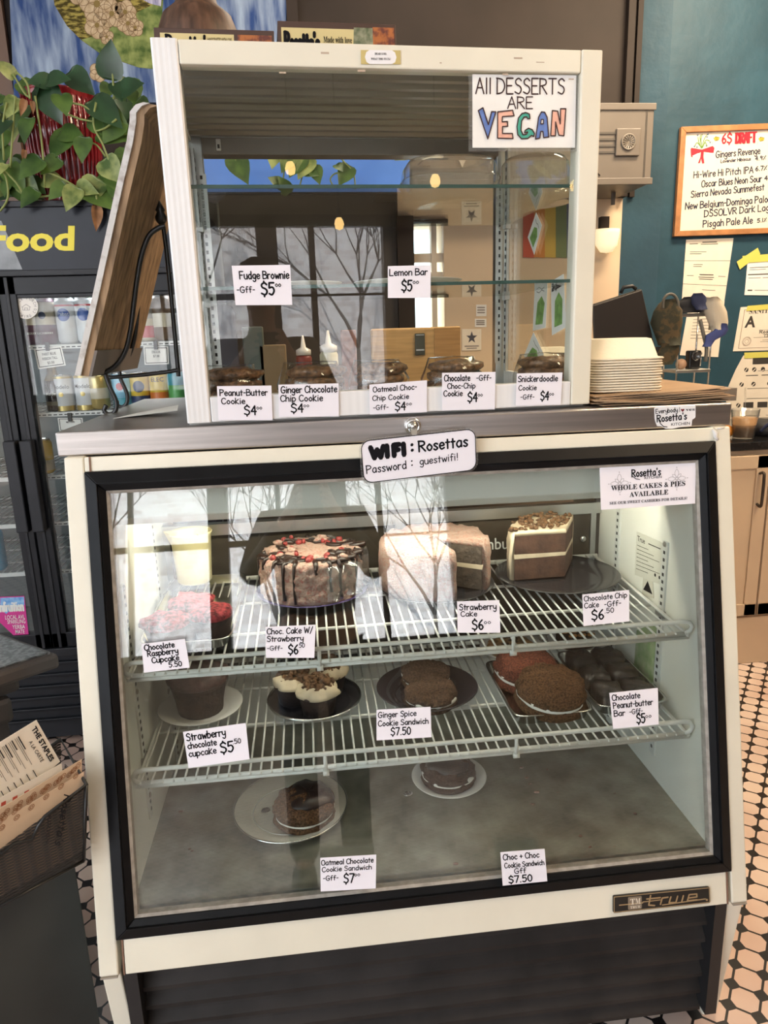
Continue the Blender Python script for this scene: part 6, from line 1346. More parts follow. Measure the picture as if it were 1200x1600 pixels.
# dark bottle
x = aty(84, 600, CY + .105).x; c = V((x, CY + .105, z0)); t = thing('beer_bottle', 'dark stubby beer bottle with gold neck foil beside the white cans', 'bottle', c)
b = MB(); b.loops(c, [(.030, .030, 0), (.032, .032, .004), (.032, .032, .085), (.028, .028, .105), (.015, .015, .128), (.0135, .0135, .158), (.015, .015, .160), (.015, .015, .166), (.001, .001, .166)], 2, 28); b.build('bottle_glass', mat('brown_glass', (.018, .010, .006), .08, coat=.6), t)
b = MB(); b.loops(c, [(.029, .029, .104), (.0165, .0165, .129), (.0148, .0148, .150)], 2, 24, False, False); b.build('neck_foil', mat('dark_gold_foil', (.20, .14, .05), .35, .7), t)
vs, fs = font_mesh('Modelo'); w_ = max(p[0] for p in vs); s_ = .05 / w_; b = MB(); b.add([c + V((math.sin((p[0] - w_ / 2) * s_ / .0325) * .0327, -math.cos((p[0] - w_ / 2) * s_ / .0325) * .0327, .055 + p[1] * s_)) for p in vs], fs); b.build('lettering', INKW, t)
b = MB(); b.loops(c, [(.0323, .0323, .020), (.0323, .0323, .034)], 2, 28, False, False); b.build('label_band', mat('label_black_gold', (.10, .08, .04), .4), t)
for px, lb in ((113, 'white can with dark lettering and gold foot, beside the dark bottle'), (146, 'white can with dark lettering and gold foot, right of its twin')):
    can(px, z0, HS, .0335, CWH, lb, [(.0, .14, GOLDC), (.9, .96, GOLDC)], 'Modelo', BLACKM, .62, .14, (.46, .008, GOLDC))
can(167, z0, HS, .0335, GOLDC, 'gold can partly hidden behind the easel leg', [(.3, .6, CRM)])
can(203, z0, HS, .0335, LBL, 'light blue can with a red sunburst', [(.0, .3, TEAL)], None, None, .5, .1, (.62, .013, PRED))
can(231, z0, HS, .0335, YELC, 'yellow and navy can with a round seal', [(.0, .34, NAVYC)], None, None, .5, .1, (.60, .020, NAVYC))
can(260, z0, HS, .0335, YELC, 'yellow and orange can beside the cabinet post', [(.0, .42, ORGC)], 'ELEC', NAVYC, .72, .12)
can(288, z0, HS, .0335, TEAL, 'teal can mostly hidden by the cabinet post', [(.2, .6, GRNC)])
z0 = SHZ[2]
can(54, z0, HS, .0335, TEAL, 'teal can at the left of the third cooler shelf', [(.5, .9, LBL)]); can(80, z0, HS, .0335, YELC, 'yellow can on the third cooler shelf, beside the case post', [(.1, .4, CRM)])
z0 = aty(10, 932, CY + .10).z
can(5, SHZ[4] - .02 if False else SHZ[4], HT, .0335, mat('can_sky', (.06, .28, .46), .3), 'blue can with dark berries, behind the left cooler door', [], None, None, .5, .1, (.55, .012, NAVYC))
can(-22, SHZ[3], HS, .0335, PRED, 'red can behind the left cooler door', [(.3, .6, CWH)])
# price tags on the cooler rails
def ctag(pts, lb, lines):
    q = Quad(*[aty(*p, CY + .052) for p in pts]); b = MB(); q.slab(b, .0008); o = b.build('shelf_tag', PAPERW); tag(o, lb, 'price tag', 'printed shelf tags in the cooler')
    b = MB(); 
    for (u0, v0, u1, v1) in ((.05, .07, .95, .11), (.05, .89, .95, .93), (.05, .07, .075, .93), (.925, .07, .95, .93)): q.poly(b, [(u0, v0), (u1, v0), (u1, v1), (u0, v1)], .0003, .0008)
    for k, t_ in enumerate(lines): q.printed(b, t_, .5 - .045 * len(t_) / 2 * 1.1, .62 - .22 * k, .5 + .045 * len(t_) / 2 * 1.1, .13, off=.0014)
    b.build('lettering', BLACKM, o)
    b = MB(); p_ = q.at(.5, 1.02); b.box(p_.x - .006, p_.x + .006, CY + .046, CY + .056, p_.z - .012, p_.z + .016); b.build('tag_clip', BLACK, o)
ctag([(53, 545), (96, 541), (103, 571), (60, 577)], 'white shelf tag hanging below the plum cans', ['PABST BLUE', 'RIBBON TALL', '$5.00'])
ctag([(224, 541), (263, 541), (264, 569), (226, 570)], 'white shelf tag hanging right of the easel', ['DSSOLVR', '$7.00'])
ctag([(184, 552), (208, 538), (219, 559), (196, 574)], 'white shelf tag hanging tilted behind the easel bars', [])
ctag([(90, 653), (129, 653), (131, 673), (93, 674)], 'white shelf tag hanging below the dark bottle', ['MITTLER'])
# stickers on the door glass
q = Quad(*[aty(*p, CY + .0095) for p in ((22, 461), (60, 461), (60, 499), (22, 499))]); b = MB(); q.poly(b, circ(.5, .5, q.W * .49, q, 36), .0005); o = b.build('round_sticker', PAPERW); tag(o, 'round white brewery sticker on the cooler door glass', 'sticker')
b = MB()
def arc_text(txt, r, a0, a1, h, flip=False):
    for k, ch in enumerate(txt):
        if ch == ' ': continue
        a = a0 + (a1 - a0) * k / (len(txt) - 1); st, wd = text_strokes(ch)
        for s_ in st:
            pl = []
            for (x, y) in s_:
                xx, yy = (x - wd / 2) * h / 8, y * h / 8; rr2 = r + (-yy if flip else yy); aa = a + (xx / r if flip else -xx / r); pl.append((.5 + math.cos(aa) * rr2 / q.W, .5 + math.sin(aa) * rr2 / q.H))
            q.line(b, pl, h * .14, .0009)
arc_text('BACK PORCH', q.W * .33, PI * .95, PI * .05, q.W * .11); arc_text('BREWING CO', q.W * .44, PI * 1.08, PI * 1.92, q.W * .11, True)
for pts_ in ([(.32, .5), (.5, .62), (.68, .5)], [(.36, .5), (.36, .38), (.64, .38), (.64, .5)], [(.44, .38), (.44, .47), (.56, .47), (.56, .38)]): q.line(b, pts_, q.W * .018, .0009)
b.build('printing', mat('grey_ink', (.25, .24, .25), .7), o)
q = Quad(*[aty(*p, CY + .0095) for p in ((-30, 934), (38, 931), (46, 1001), (-26, 1004))]); b = MB(); q.poly(b, [(.12, 1), (1, 1), (1, 0), (.70, .10), (.38, .45)], .0006); o = b.build('drink_sticker', mat('hot_pink', (.62, .03, .26), .5)); tag(o, 'pink and blue drink sticker on the left cooler door', 'sticker')
b = MB(); q.poly(b, [(.45, .98), (.99, .98), (.98, .80), (.70, .74), (.55, .62), (.42, .75)], .0004, .0006); b.build('blue_swirl', mat('sticker_blue', (.10, .30, .70), .5, col2=(.30, .55, .80), vs=60), o)
b = MB(); q.hand(b, 'infruition', .40, .68, .95, .20, .14, .0014); q.printed(b, 'LOCAL AVL', .52, .50, .96, .09, off=.0014); q.printed(b, 'SPARKLING', .56, .40, .96, .09, off=.0014); q.printed(b, 'YERBA', .66, .28, .94, .09, off=.0014); q.printed(b, 'MATE', .72, .17, .92, .09, off=.0014); b.build('lettering', INKW, o)
# red pot and pothos on the cooler
PYY = 1.40; c = aty(112, 320, PYY); c.z = ctop + .0005; pr_ = (aty(168, 200, PYY).x - aty(56, 200, PYY).x) / 2; ph = aty(110, 152, PYY).z - c.z
RED = mat('red_glaze', (.20, .010, .016), .12, var=.4, vs=16, stretch=(3, 3, .8), bump=1.0, bs=16, coat=.6)
t = thing('potted_pothos', 'glossy dark red ribbed pot with a trailing pothos on the drinks cooler', 'potted plant', c)
b = MB(); pr2 = []
for i in range(15): zz = ph * i / 14; rr2 = pr_ * (.70 + .30 * min(1, i / 9) ** .7); pr2.append((rr2 * (1 + .012 * math.sin(i * 2.2)), rr2 * (1 + .012 * math.sin(i * 2.2)), zz))
pr2 += [(pr_ * 1.02, pr_ * 1.02, ph + .004), (pr_ * .96, pr_ * .96, ph + .004), (pr_ * .92, pr_ * .92, ph - .03)]
b.loops(c, pr2, 2, 64); b.build('pot', RED, t)
for i in range(40):
    a = 2 * PI * i / 40
    b = MB(); b.tube([c + V((math.cos(a) * pr_ * k_, math.sin(a) * pr_ * k_, ph * z_)) for k_, z_ in ((.73, .06), (.87, .25), (.97, .5), (1.012, .75), (1.01, .95))], [.003, .005, .006, .006, .004], 6); b.build('glaze_rib', RED, t)
b = MB(); b.loops(c, [(pr_ * .93, pr_ * .93, ph - .03), (.001, .001, ph - .025)], 2, 30, False, True); b.build('soil', mat('soil', (.03, .02, .012), .9, bump=.6, bs=60), t)
b = MB(); lb_ = MB(); sb = MB(); dk = MB()
LS = [(172, 118, 172, 60, 2), (20, 118, -10, 92, 1), (78, 128, 42, 126, 2), (56, 150, 60, 130, 2), (78, 126, 108, 120, 2), (112, 116, 146, 145, 2), (70, 140, 94, 192, 2), (95, 150, 104, 178, 0), (26, 156, 8, 182, 1), (46, 188, 34, 222, 0), (108, 212, 74, 246, 0), (98, 208, 132, 214, 0), (132, 218, 126, 252, 0), (158, 208, 205, 214, 0), (148, 160, 190, 196, 2), (192, 142, 222, 126, 2), (206, 146, 210, 160, 0), (182, 132, 190, 156, 2), (165, 252, 188, 284, 1), (122, 292, 152, 300, 1), (118, 296, 102, 328, 1), (152, 284, 126, 318, 1), (140, 300, 180, 324, 0), (70, 280, 102, 284, 1), (34, 280, 60, 306, 1), (14, 262, 38, 300, 0), (8, 258, -4, 272, 1), (62, 252, 26, 276, 0), (150, 180, 205, 205, 0), (186, 190, 160, 222, 0), (200, 240, 180, 270, 0), (168, 268, 190, 300, 0), (180, 286, 196, 322, 0), (0, 200, -20, 240, 0), (4, 228, -10, 262, 0), (90, 250, 62, 270, 0), (55, 300, 30, 322, 0), (100, 290, 75, 310, 0), (0, 150, -22, 170, 0), (12, 190, -2, 208, 2)]
rl_ = random.Random(21)
for (x0, y0, x1, y1, k) in LS:
    Y = 1.16 + rl_.uniform(0, .06); (b, lb_, dk)[k].leaf(aty(x0, y0, Y), aty(x1, y1, Y - .03), (rl_.uniform(-.4, .4), -1, rl_.uniform(.1, .6)), rl_.uniform(.75, .95))
for _ in range(58):
    x = rl_.choice((rl_.uniform(-30, 52), rl_.uniform(165, 215), rl_.uniform(-30, 60))); y = rl_.uniform(125, 300) if not 60 < x < 150 else rl_.choice((rl_.uniform(112, 150), rl_.uniform(268, 305))); a = rl_.uniform(.1, 3.0); L_ = rl_.uniform(22, 40); Y = rl_.uniform(1.22, 1.5) if not 60 < x < 150 else 1.21
    (b if rl_.random() < .75 else (lb_ if rl_.random() < .6 else dk)).leaf(aty(x, y, Y), aty(x + math.cos(a) * L_, y + math.sin(a) * L_, Y - rl_.uniform(0, .05)), (rl_.uniform(-.6, .6), -1, rl_.uniform(0, .8)), .85)
for pts in ([(178, 155), (176, 118), (174, 100)], [(55, 150), (60, 185), (66, 230), (70, 292)], [(25, 112), (42, 130), (47, 155)], [(20, 115), (38, 145), (46, 152)], [(150, 160), (146, 195), (160, 225), (172, 255)], [(105, 160), (130, 165), (145, 178)], [(105, 178), (125, 186), (146, 190)], [(150, 205), (165, 200), (182, 186)], [(0, 260), (25, 285), (45, 308), (100, 302)], [(70, 268), (95, 278), (122, 294)], [(130, 222), (150, 226), (165, 245)], [(0, 330), (12, 310), (10, 280), (0, 262)], [(150, 305), (152, 320), (151, 335)], [(10, 160), (4, 200), (6, 250)], [(24, 150), (20, 200), (16, 262)]):
    sb.tube(cr([tuple(aty(*p, 1.17)) for p in pts], 4), .0032, 6)
sb.build('stem', STEM, t); b.build('foliage', LEAF, t); lb_.build('variegated_foliage', LEAFL, t); dk.build('dark_foliage', mat('dark_pothos_leaf', (.020, .055, .022), .32, var=.3, vs=14), t)
b = MB()
for (x0, y0, x1, y1) in ((150, 325, 151, 362), (38, 158, 32, 182), (50, 160, 52, 178), (38, 236, 36, 254)): b.leaf(aty(x0, y0, 1.165), aty(x1, y1, 1.165), (.5, -1, .2), .5, .5)
b.build('dry_foliage', mat('dry_leaf', (.26, .13, .06), .8, var=.3, vs=30), t)

# ================================================================== HOST STAND, BIN AND MENU BASKET, LOWER LEFT
ZS = .785; T0 = atz(92, 1018, ZS); e1 = (atz(0, 1048, ZS) - T0); e1.z = 0; e1.normalize(); e2 = (atz(0, 985, ZS) - T0); e2.z = 0; e2.normalize()
t = thing('host_stand', 'dark wooden host stand corner with a grey stone top at the left edge', 'stand', T0 + e1 * .3 + e2 * .2 + V((0, 0, FZ - ZS)))
def para(o, a0, a1, b0, b1, z0, z1):
    b = MB(); b.prism([o + e1 * i + e2 * j + V((0, 0, z0 - o.z)) for i, j in ((a0, b0), (a1, b0), (a1, b1), (a0, b1))], [o + e1 * i + e2 * j + V((0, 0, z1 - o.z)) for i, j in ((a0, b0), (a1, b0), (a1, b1), (a0, b1))]); return b
DW = mat('espresso_wood', (.050, .041, .036), .4, var=.2, vs=8)
para(T0, 0, .7, 0, .5, ZS - .034, ZS - .003).build('top_edge', DW, t, .008); para(T0, .014, .69, .014, .49, ZS - .006, ZS).build('stone_top', mat('grey_granite', (.30, .31, .30), .3, col2=(.05, .05, .05), vs=120, var=.5, lo=.42, hi=.58), t)
para(T0, .06, .64, .10, .46, FZ, ZS - .034).build('stand_body', DW, t, .003)
para(T0, .05, .64, .05, .10, ZS - .075, ZS - .034).build('cornice', DW, t, .010); para(T0, .07, .13, .045, .11, ZS - .13, ZS - .075).build('bracket', DW, t, .012)
EK = V((-.668, -.105, FZ)); nb2 = V((e1.y, -e1.x, 0)); nb2 = nb2 if nb2.y < 0 else -nb2
b = MB(); bk = -nb2
b.prism([EK, EK + e1 * .46, EK + e1 * .46 + bk * .10, EK + bk * .10], [p + V((0, 0, .52)) for p in (EK, EK + e1 * .46, EK + e1 * .46 + bk * .10, EK + bk * .10)]); o = b.build('floor_bin', mat('slate_panel', (.030, .035, .034), .55, var=.15, vs=6), None, .004); tag(o, 'dark slate-grey bin standing on the floor below the menu basket', 'bin')
# wire-mesh basket
def mesh_mat():
    m = bpy.data.materials.new('wire_mesh'); m.use_nodes = True; nt = m.node_tree; N = nt.nodes; L = nt.links; p = N['Principled BSDF']; p.inputs['Base Color'].default_value = (.03, .03, .03, 1); p.inputs['Roughness'].default_value = .4
    tc = N.new('ShaderNodeTexCoord'); mp = N.new('ShaderNodeMapping'); mp.inputs['Rotation'].default_value = (0, 0, 0); s_ = 1 / .0052; mp.inputs['Scale'].default_value = (s_, s_, s_); L.new(tc.outputs['Object'], mp.inputs[0]); sx = N.new('ShaderNodeSeparateXYZ'); L.new(mp.outputs[0], sx.inputs[0])
    def mth(op, a, bb):
        k = N.new('ShaderNodeMath'); k.operation = op
        for i, q_ in enumerate((a, bb)):
            if q_ is None: continue
            if isinstance(q_, (int, float)): k.inputs[i].default_value = q_
            else: L.new(q_, k.inputs[i])
        return k.outputs[0]
    h = mth('MULTIPLY', mth('SUBTRACT', sx.outputs[0], sx.outputs[1]), .9)
    u = mth('ABSOLUTE', mth('SUBTRACT', mth('FRACT', mth('ADD', h, sx.outputs[2]), None), .5), None); v = mth('ABSOLUTE', mth('SUBTRACT', mth('FRACT', mth('SUBTRACT', h, sx.outputs[2]), None), .5), None)
    hole = mth('LESS_THAN', mth('MAXIMUM', u, v), .33)
    tr = N.new('ShaderNodeBsdfTransparent'); mx = N.new('ShaderNodeMixShader'); L.new(hole, mx.inputs[0]); L.new(p.outputs[0], mx.inputs[1]); L.new(tr.outputs[0], mx.inputs[2]); L.new(mx.outputs[0], N['Material Output'].inputs[0]); return m
MESHM = mesh_mat(); BP0 = EK + nb2 * .105
def bp(x, y, off=0.0): return hit(x, y, BP0 - nb2 * off, nb2)
B_ = [bp(-70, 1380), bp(135, 1226), bp(131, 1345), bp(-70, 1454)]
t = thing('menu_basket', 'black wire-mesh basket full of paper bags and menus, hung at the lower left', 'basket', B_[2].lerp(B_[3], .5))
b = MB(); b.prism([B_[0], B_[1], B_[2], B_[3]], [p - nb2 * .0012 for p in B_]); b.build('mesh_front', MESHM, t)
b = MB(); S_ = [B_[1], B_[1] - nb2 * .09, B_[2] - nb2 * .09, B_[2]]; b.prism(S_, [p - e1 * .0012 for p in S_]); b.build('mesh_side', MESHM, t)
b = MB(); Q_ = [p - nb2 * .09 for p in B_]; Q_[0] = Q_[0] + V((0, 0, .05)); Q_[1] = Q_[1] + V((0, 0, .05)); b.prism(Q_, [p - nb2 * .0012 for p in Q_]); b.build('mesh_back', MESHM, t)
b = MB(); b.prism([B_[3], B_[2], Q_[2], Q_[3]], [p - V((0, 0, .0012)) for p in (B_[3], B_[2], Q_[2], Q_[3])]); b.build('mesh_bottom', MESHM, t)
b = MB(); b.tube([B_[0], bp(0, 1336), bp(22, 1318), bp(50, 1312), bp(60, 1290), bp(70, 1276), B_[1], Q_[1], Q_[0]], .0035, 8, True); b.build('rim', IRON, t)
b = MB(); b.tube([B_[1], B_[2]], .003, 8); b.build('corner_wire', IRON, t); b = MB(); b.tube([B_[2], B_[3]], .003, 8); b.build('bottom_wire', IRON, t)
q = Quad(bp(112, 1245, -.001), bp(98, 1324, -.001), bp(80, 1316, -.001), bp(95, 1240, -.001)); b = MB(); q.hand(b, "Rosetta's", .0, .3, 1, .62, .12, .001); b.build('lettering', BLACKM, t)
q = Quad(bp(82, 1275, -.001), bp(78, 1318, -.001), bp(69, 1316, -.001), bp(72, 1274, -.001)); b = MB(); q.printed(b, 'KITCHEN', 0, .2, 1, .6, off=.001); b.build('lettering', BLACKM, t)
BAGP = mat('tan_bag_paper', (.60, .44, .30), .85, spec=.2, var=.06, vs=12); BROWNINK = mat('brown_ink', (.24, .10, .04), .8)
def slipsheet(name, lb, cat, pts, off, m, group=None):
    q = Quad(*[bp(*p, off) for p in pts]); b = MB(); q.slab(b, .0010, base=-.0010); o = b.build(name, m); tag(o, lb, cat, group); return o, q
def curls(o, q, u0, u1, v0, v1, n):
    b = MB()
    for k in range(n):
        u = u0 + (u1 - u0) * k / (n - 1); v = v0 + (v1 - v0) * k / (n - 1)
        for (du, dv) in ((-.012, .01), (.016, .018), (.0, -.03)):
            for R_ in (.0052, .0026): pl = circ(u + du, v + dv, R_, q, 12); q.line(b, pl + [pl[0]], .0009, .0004)
    b.build('curl_print', BROWNINK, o)
o, q = slipsheet('paper_bag', 'tan paper bag with curl print, frontmost in the mesh basket', 'paper bag', [(-70, 1325), (131, 1206), (128, 1330), (-70, 1440)], .012, BAGP, 'paper bags in the basket')
b = MB()
for k in range(9):
    x = 118 - k * 23; y = 1225 + k * 13.6; u, v = q.uv(x, y)
    for (du, dv) in ((-.016, .03), (.018, .05), (.0, -.06)):
        for R_ in (.0044, .0022): pl = circ(u + du, v + dv, R_, q, 12); q.line(b, pl + [pl[0]], .0010, .0004)
b.build('curl_print', BROWNINK, o)
o, q = slipsheet('paper_bag', 'tan paper bag with curl print, second in the mesh basket', 'paper bag', [(-70, 1306), (128, 1186), (128, 1300), (-70, 1430)], .026, BAGP, 'paper bags in the basket')
b = MB()
for k in range(9):
    x = 113 - k * 21; y = 1212 + k * 12.6; u, v = q.uv(x, y)
    for (du, dv) in ((-.016, .02), (.018, .04)):
        for R_ in (.0044, .0022): pl = circ(u + du, v + dv, R_, q, 12); q.line(b, pl + [pl[0]], .0010, .0004)
b.build('curl_print', BROWNINK, o)
o, q = slipsheet('paper_sleeve', 'cream paper sleeve with a row of red squares, behind the paper bags', 'paper sleeve', [(-70, 1286), (96, 1193), (110, 1290), (-70, 1420)], .040, PAPERC)
b = MB()
for k in range(8):
    a_, c_ = q.uv(95 - k * 19.5, 1196 + k * 10.8); d_, f_ = q.uv(87 - k * 19.5, 1200.5 + k * 10.8); g_, h_ = q.uv(86 - k * 19.5, 1207 + k * 10.8); i_, j_ = q.uv(94 - k * 19.5, 1202.5 + k * 10.8); q.poly(b, [(a_, c_), (d_, f_), (g_, h_), (i_, j_)], .0004)
b.build('red_square_print', mat('red_print', (.45, .07, .04), .8), o)
o, q = slipsheet('food_menu', 'printed cream menu slanting out of the mesh basket', 'menu', [(57, 1125), (94, 1190), (-20, 1290), (-66, 1200)], .055, PAPERC)
q2 = Quad(bp(57, 1125, .0545), bp(94, 1190, .0545), bp(-20, 1290, .0545), bp(-66, 1200, .0545)); b = MB()
qs = Quad(bp(56, 1132, .0540), bp(86, 1186, .0540), bp(79, 1192, .0540), bp(48, 1138, .0540)); qs.printed(b, 'THE STAPLES', .02, .05, .98, .85, off=.0003, bold=True)
qs = Quad(bp(50, 1155, .0540), bp(70, 1188, .0540), bp(64, 1192, .0540), bp(44, 1159, .0540)); qs.printed(b, 'A LA CARTE', .02, .05, .98, .80, off=.0003)
for k in range(6):
    x0, y0 = 30 - k * 10, 1150 + k * 6.5; qs = Quad(bp(x0, y0, .0540), bp(x0 + 22, y0 + 38, .0540), bp(x0 + 17, y0 + 41, .0540), bp(x0 - 5, y0 + 3, .0540))
    qs.line(b, [(.0, .7), (.5 - .14 * (k % 2), .7)], .0016, .0003); qs.line(b, [(.0, .1), (1.1, .1)], .0006, .0003); qs.line(b, [(.0, -.4), (.9, -.4)], .0006, .0003); qs.line(b, [(1.3, -.4), (1.75, -.4)], .0012, .0003)
b.build('printing', BLACKM, o)

# ================================================================== RIGHT: BASE CABINETS, WHITEBOARD, NOTICES
KY = 1.40; KZ = aty(1185, 690, KY - .02).z; KX0 = 1.36
o = None
mb = MB(); mb.box(KX0, 2.9, KY - .025, BY - .001, KZ - .035, KZ); o = mb.build('black_worktop', mat('black_stone', (.012, .012, .013), .12, var=.4, vs=60), None, .004); tag(o, 'polished black worktop along the blue wall', 'worktop')
CABM = mat('beige_cabinet_paint', (.60, .46, .32), .4, var=.04, vs=5); HND = mat('handle_bronze', (.06, .045, .035), .35, .6)
t = thing('base_cabinet', 'beige base cabinet with framed doors under the black worktop', 'cabinet', (2.0, KY + .3, FZ))
b = MB(); b.box(KX0 + .01, 2.88, KY, BY - .002, FZ, KZ - .0355); b.build('carcass', CABM, t)
dzT = aty(1185, 706, KY).z - .01; dzB = aty(1185, 957, KY).z; xd = aty(1191, 800, KY).x
for x0, x1, hx in ((xd - .44, xd - .004, xd - .045), (xd + .004, xd + .44, xd + .045)):
    b = MB(); b.box(x0, x1, KY - .018, KY - .0005, dzB, dzT); d_ = b.build('door', CABM, t, .003)
    for (a0, a1, c0, c1) in ((x0, x1, dzT - .055, dzT), (x0, x1, dzB, dzB + .055), (x0, x0 + .055, dzB, dzT), (x1 - .055, x1, dzB, dzT)): b = MB(); b.box(a0, a1, KY - .026, KY - .018, c0, c1); b.build('door_frame', CABM, d_, .003)
    zh0, zh1 = aty(1180, 785, KY).z, aty(1180, 738, KY).z; b = MB(); b.tube(cr([(hx, KY - .026, zh1), (hx, KY - .050, zh1 + .006), (hx, KY - .056, zh1 - .02), (hx, KY - .056, zh0 + .02), (hx, KY - .050, zh0 - .006), (hx, KY - .026, zh0)], 4), .006, 8); b.build('door_handle', HND, d_)
b = MB(); b.box(KX0 + .01, 2.88, KY - .012, KY - .0005, FZ, dzB - .012); b.build('plinth', CABM, t, .003)
# coffee cup
c = aty(1162, 686, KY + .08); c = V((c.x, KY + .085, KZ + .0005)); ch = aty(1162, 640, KY + .085).z - KZ; cr_ = (aty(1182, 645, KY + .08).x - aty(1143, 645, KY + .08).x) / 2
t = thing('iced_coffee_cup', 'clear plastic cup of milky coffee on the black worktop', 'cup', c)
b = MB(); b.loops(c, [(cr_ * .72, cr_ * .72, 0), (cr_ * .74, cr_ * .74, .002), (cr_, cr_, ch), (cr_ * 1.05, cr_ * 1.05, ch + .002), (cr_ * .97, cr_ * .97, ch + .001), (cr_ * .71, cr_ * .71, .004)], 2, 32, True, True); b.build('plastic_cup', PLASTIC, t)
b = MB(); b.loops(c, [(cr_ * .70, cr_ * .70, .005), (cr_ * .90, cr_ * .90, ch * .72), (.001, .001, ch * .72)], 2, 32); b.build('coffee', mat('milky_coffee', (.46, .27, .13), .3), t)
b = MB(); b.tube([c + V((.004, 0, ch * .4)), c + V((-.010, .0, ch * 1.75))], .0028, 8); b.build('straw', PLASTIC, t)
c = aty(1195, 675, KY + .10); t = thing('dark_bag', 'black folded bag lying on the black worktop beside the coffee cup', 'bag', V((c.x + .04, KY + .14, KZ + .0005)))
b = MB(); b.loops(V((c.x + .06, KY + .14, KZ + .0005)), [(.085, .06, 0), (.095, .07, .02), (.088, .062, .05), (.05, .04, .065), (.001, .001, .068)], 2.6, 30, jit=(.012, 18, 2)); b.build('bag_body', mat('black_nylon', (.015, .015, .018), .6, bump=.4, bs=40), t)
b = MB(); b.tube(cr([(c.x - .02, KY + .10, KZ + .02), (c.x, KY + .08, KZ + .055), (c.x + .04, KY + .07, KZ + .07), (c.x + .10, KY + .08, KZ + .05)], 5), .007, 8); b.build('strap', NAVY, t)
c = aty(1143, 668, KY + .10); b = MB(); b.ball(V((c.x - .005, KY + .12, KZ + .026)), .026, .026, .0255, 18, 10); o = b.build('orange', mat('orange_peel', (.62, .22, .02), .5, bump=.3, bs=200)); tag(o, 'orange behind the case corner on the black worktop', 'fruit')

# whiteboard
WBY = BY - .002
q = Quad(*[aty(*p, WBY) for p in ((1061, 200), (1296, 190.5), (1296, 362), (1050, 370.5))])
t = thing('draft_whiteboard', 'wood-framed whiteboard with a handwritten six dollar draft list on the blue wall', 'whiteboard', q.p[3].lerp(q.p[2], .5))
b = MB(); q.slab(b, .010, .012, .012, .988, .988); b.build('writing_surface', mat('whiteboard', (.76, .68, .56), .25), t)
OAK = mat('oak_frame', (.38, .17, .065), .45, var=.2, vs=6, stretch=(3, 3, 3)); fu, fv = .034, .052
for pl in ([(0, 0), (1, 0), (1 - fu, fv), (fu, fv)], [(0, 1), (fu, 1 - fv), (1 - fu, 1 - fv), (1, 1)], [(0, 0), (fu, fv), (fu, 1 - fv), (0, 1)], [(1, 0), (1, 1), (1 - fu, 1 - fv), (1 - fu, fv)]):
    b = MB(); q.poly(b, pl, .022); b.build('frame_rail', OAK, t, .002)
cv = lambda x, y: (1060 + x / 8.42, 190 + y / 8.42); OFF = .0104; b = MB()
for txt, p0, p1, h in (('Gingers Revenge', (505, 490), (1120, 445), 85), ('Lavender Hibiscus', (570, 556), (985, 528), 40), ('4.9%', (1050, 532), (1195, 520), 50), ('Hi-Wire Hi Pitch IPA', (195, 752), (1010, 692), 85), ('6.7%', (1045, 668), (1200, 655), 56), ('Oscar Blues Neon Sour', (300, 872), (1120, 806), 85), ('4', (1160, 790), (1200, 787), 56),
    ('Sierra Nevada Summefest', (155, 1008), (1145, 914), 85), ('New Belgium-Dominga Paloma', (78, 1162), (1300, 1062), 88), ('DSSOLVR Dark Lager', (330, 1262), (1290, 1170), 85), ('Pisgah Pale Ale', (310, 1396), (965, 1345), 88), ('5.1%', (1030, 1334), (1150, 1322), 48)):
    q.hand_px(b, txt, cv(*p0), cv(*p1), h / 8.42, .13 if h > 60 else .19, OFF)
b.build('handwriting', mat('marker_navy', (.012, .018, .045), .6), t)
b = MB(); q.hand_px(b, '6$', cv(595, 305), cv(728, 298), 120 / 8.42, .15, OFF); 
for dx in (0, 8, 16): q.hand_px(b, 'DRAFT', cv(782 + dx, 305), cv(1058 + dx, 296), 130 / 8.42, .11, OFF + .0003 + .0001 * dx)
b.build('red_heading', mat('marker_red', (.50, .012, .03), .6), t)
b = MB(); U = lambda x, y: q.uv(*cv(x, y))
for pl in ([(155, 370), (170, 355), (300, 378), (320, 378), (465, 335), (490, 360), (475, 425), (440, 425), (340, 410), (300, 412), (250, 440), (175, 480), (160, 470)], [(300, 400), (340, 400), (335, 480), (345, 560), (315, 565), (300, 500), (285, 555), (255, 560), (290, 480)]): q.poly(b, [U(*p) for p in pl], .0003, OFF - .0004)
b.build('red_bow', mat('marker_red', (.50, .012, .03), .6), t)
b = MB(); q.poly(b, [U(*p) for p in [(180, 460), (250, 430), (275, 425), (260, 440), (190, 478)]], .0003, OFF); q.poly(b, [U(*p) for p in [(370, 425), (430, 428), (465, 430), (440, 445), (375, 440)]], .0003, OFF); b.build('bow_highlight', INKW, t)
b = MB()
for pl in ([(310, 355), (290, 230), (300, 190)], [(305, 360), (270, 280), (262, 220)], [(312, 360), (300, 260), (320, 180)], [(318, 350), (345, 250), (385, 190)], [(300, 350), (250, 290), (215, 330)], [(325, 350), (370, 260), (420, 270)], [(320, 355), (360, 290), (380, 330)]): q.line(b, cr([U(*p) for p in pl], 4), .0038, OFF)
b.build('green_stems', mat('marker_green', (.10, .22, .02), .6), t)
b = MB()
for x, y in ((255, 190), (400, 180), (388, 215), (430, 285), (380, 330), (210, 335), (245, 345)): q.line(b, [U(x - 8, y), U(x, y + 10), U(x + 8, y - 6)], .0042, OFF)
b.build('bluebells', mat('marker_greyblue', (.10, .14, .22), .6), t)
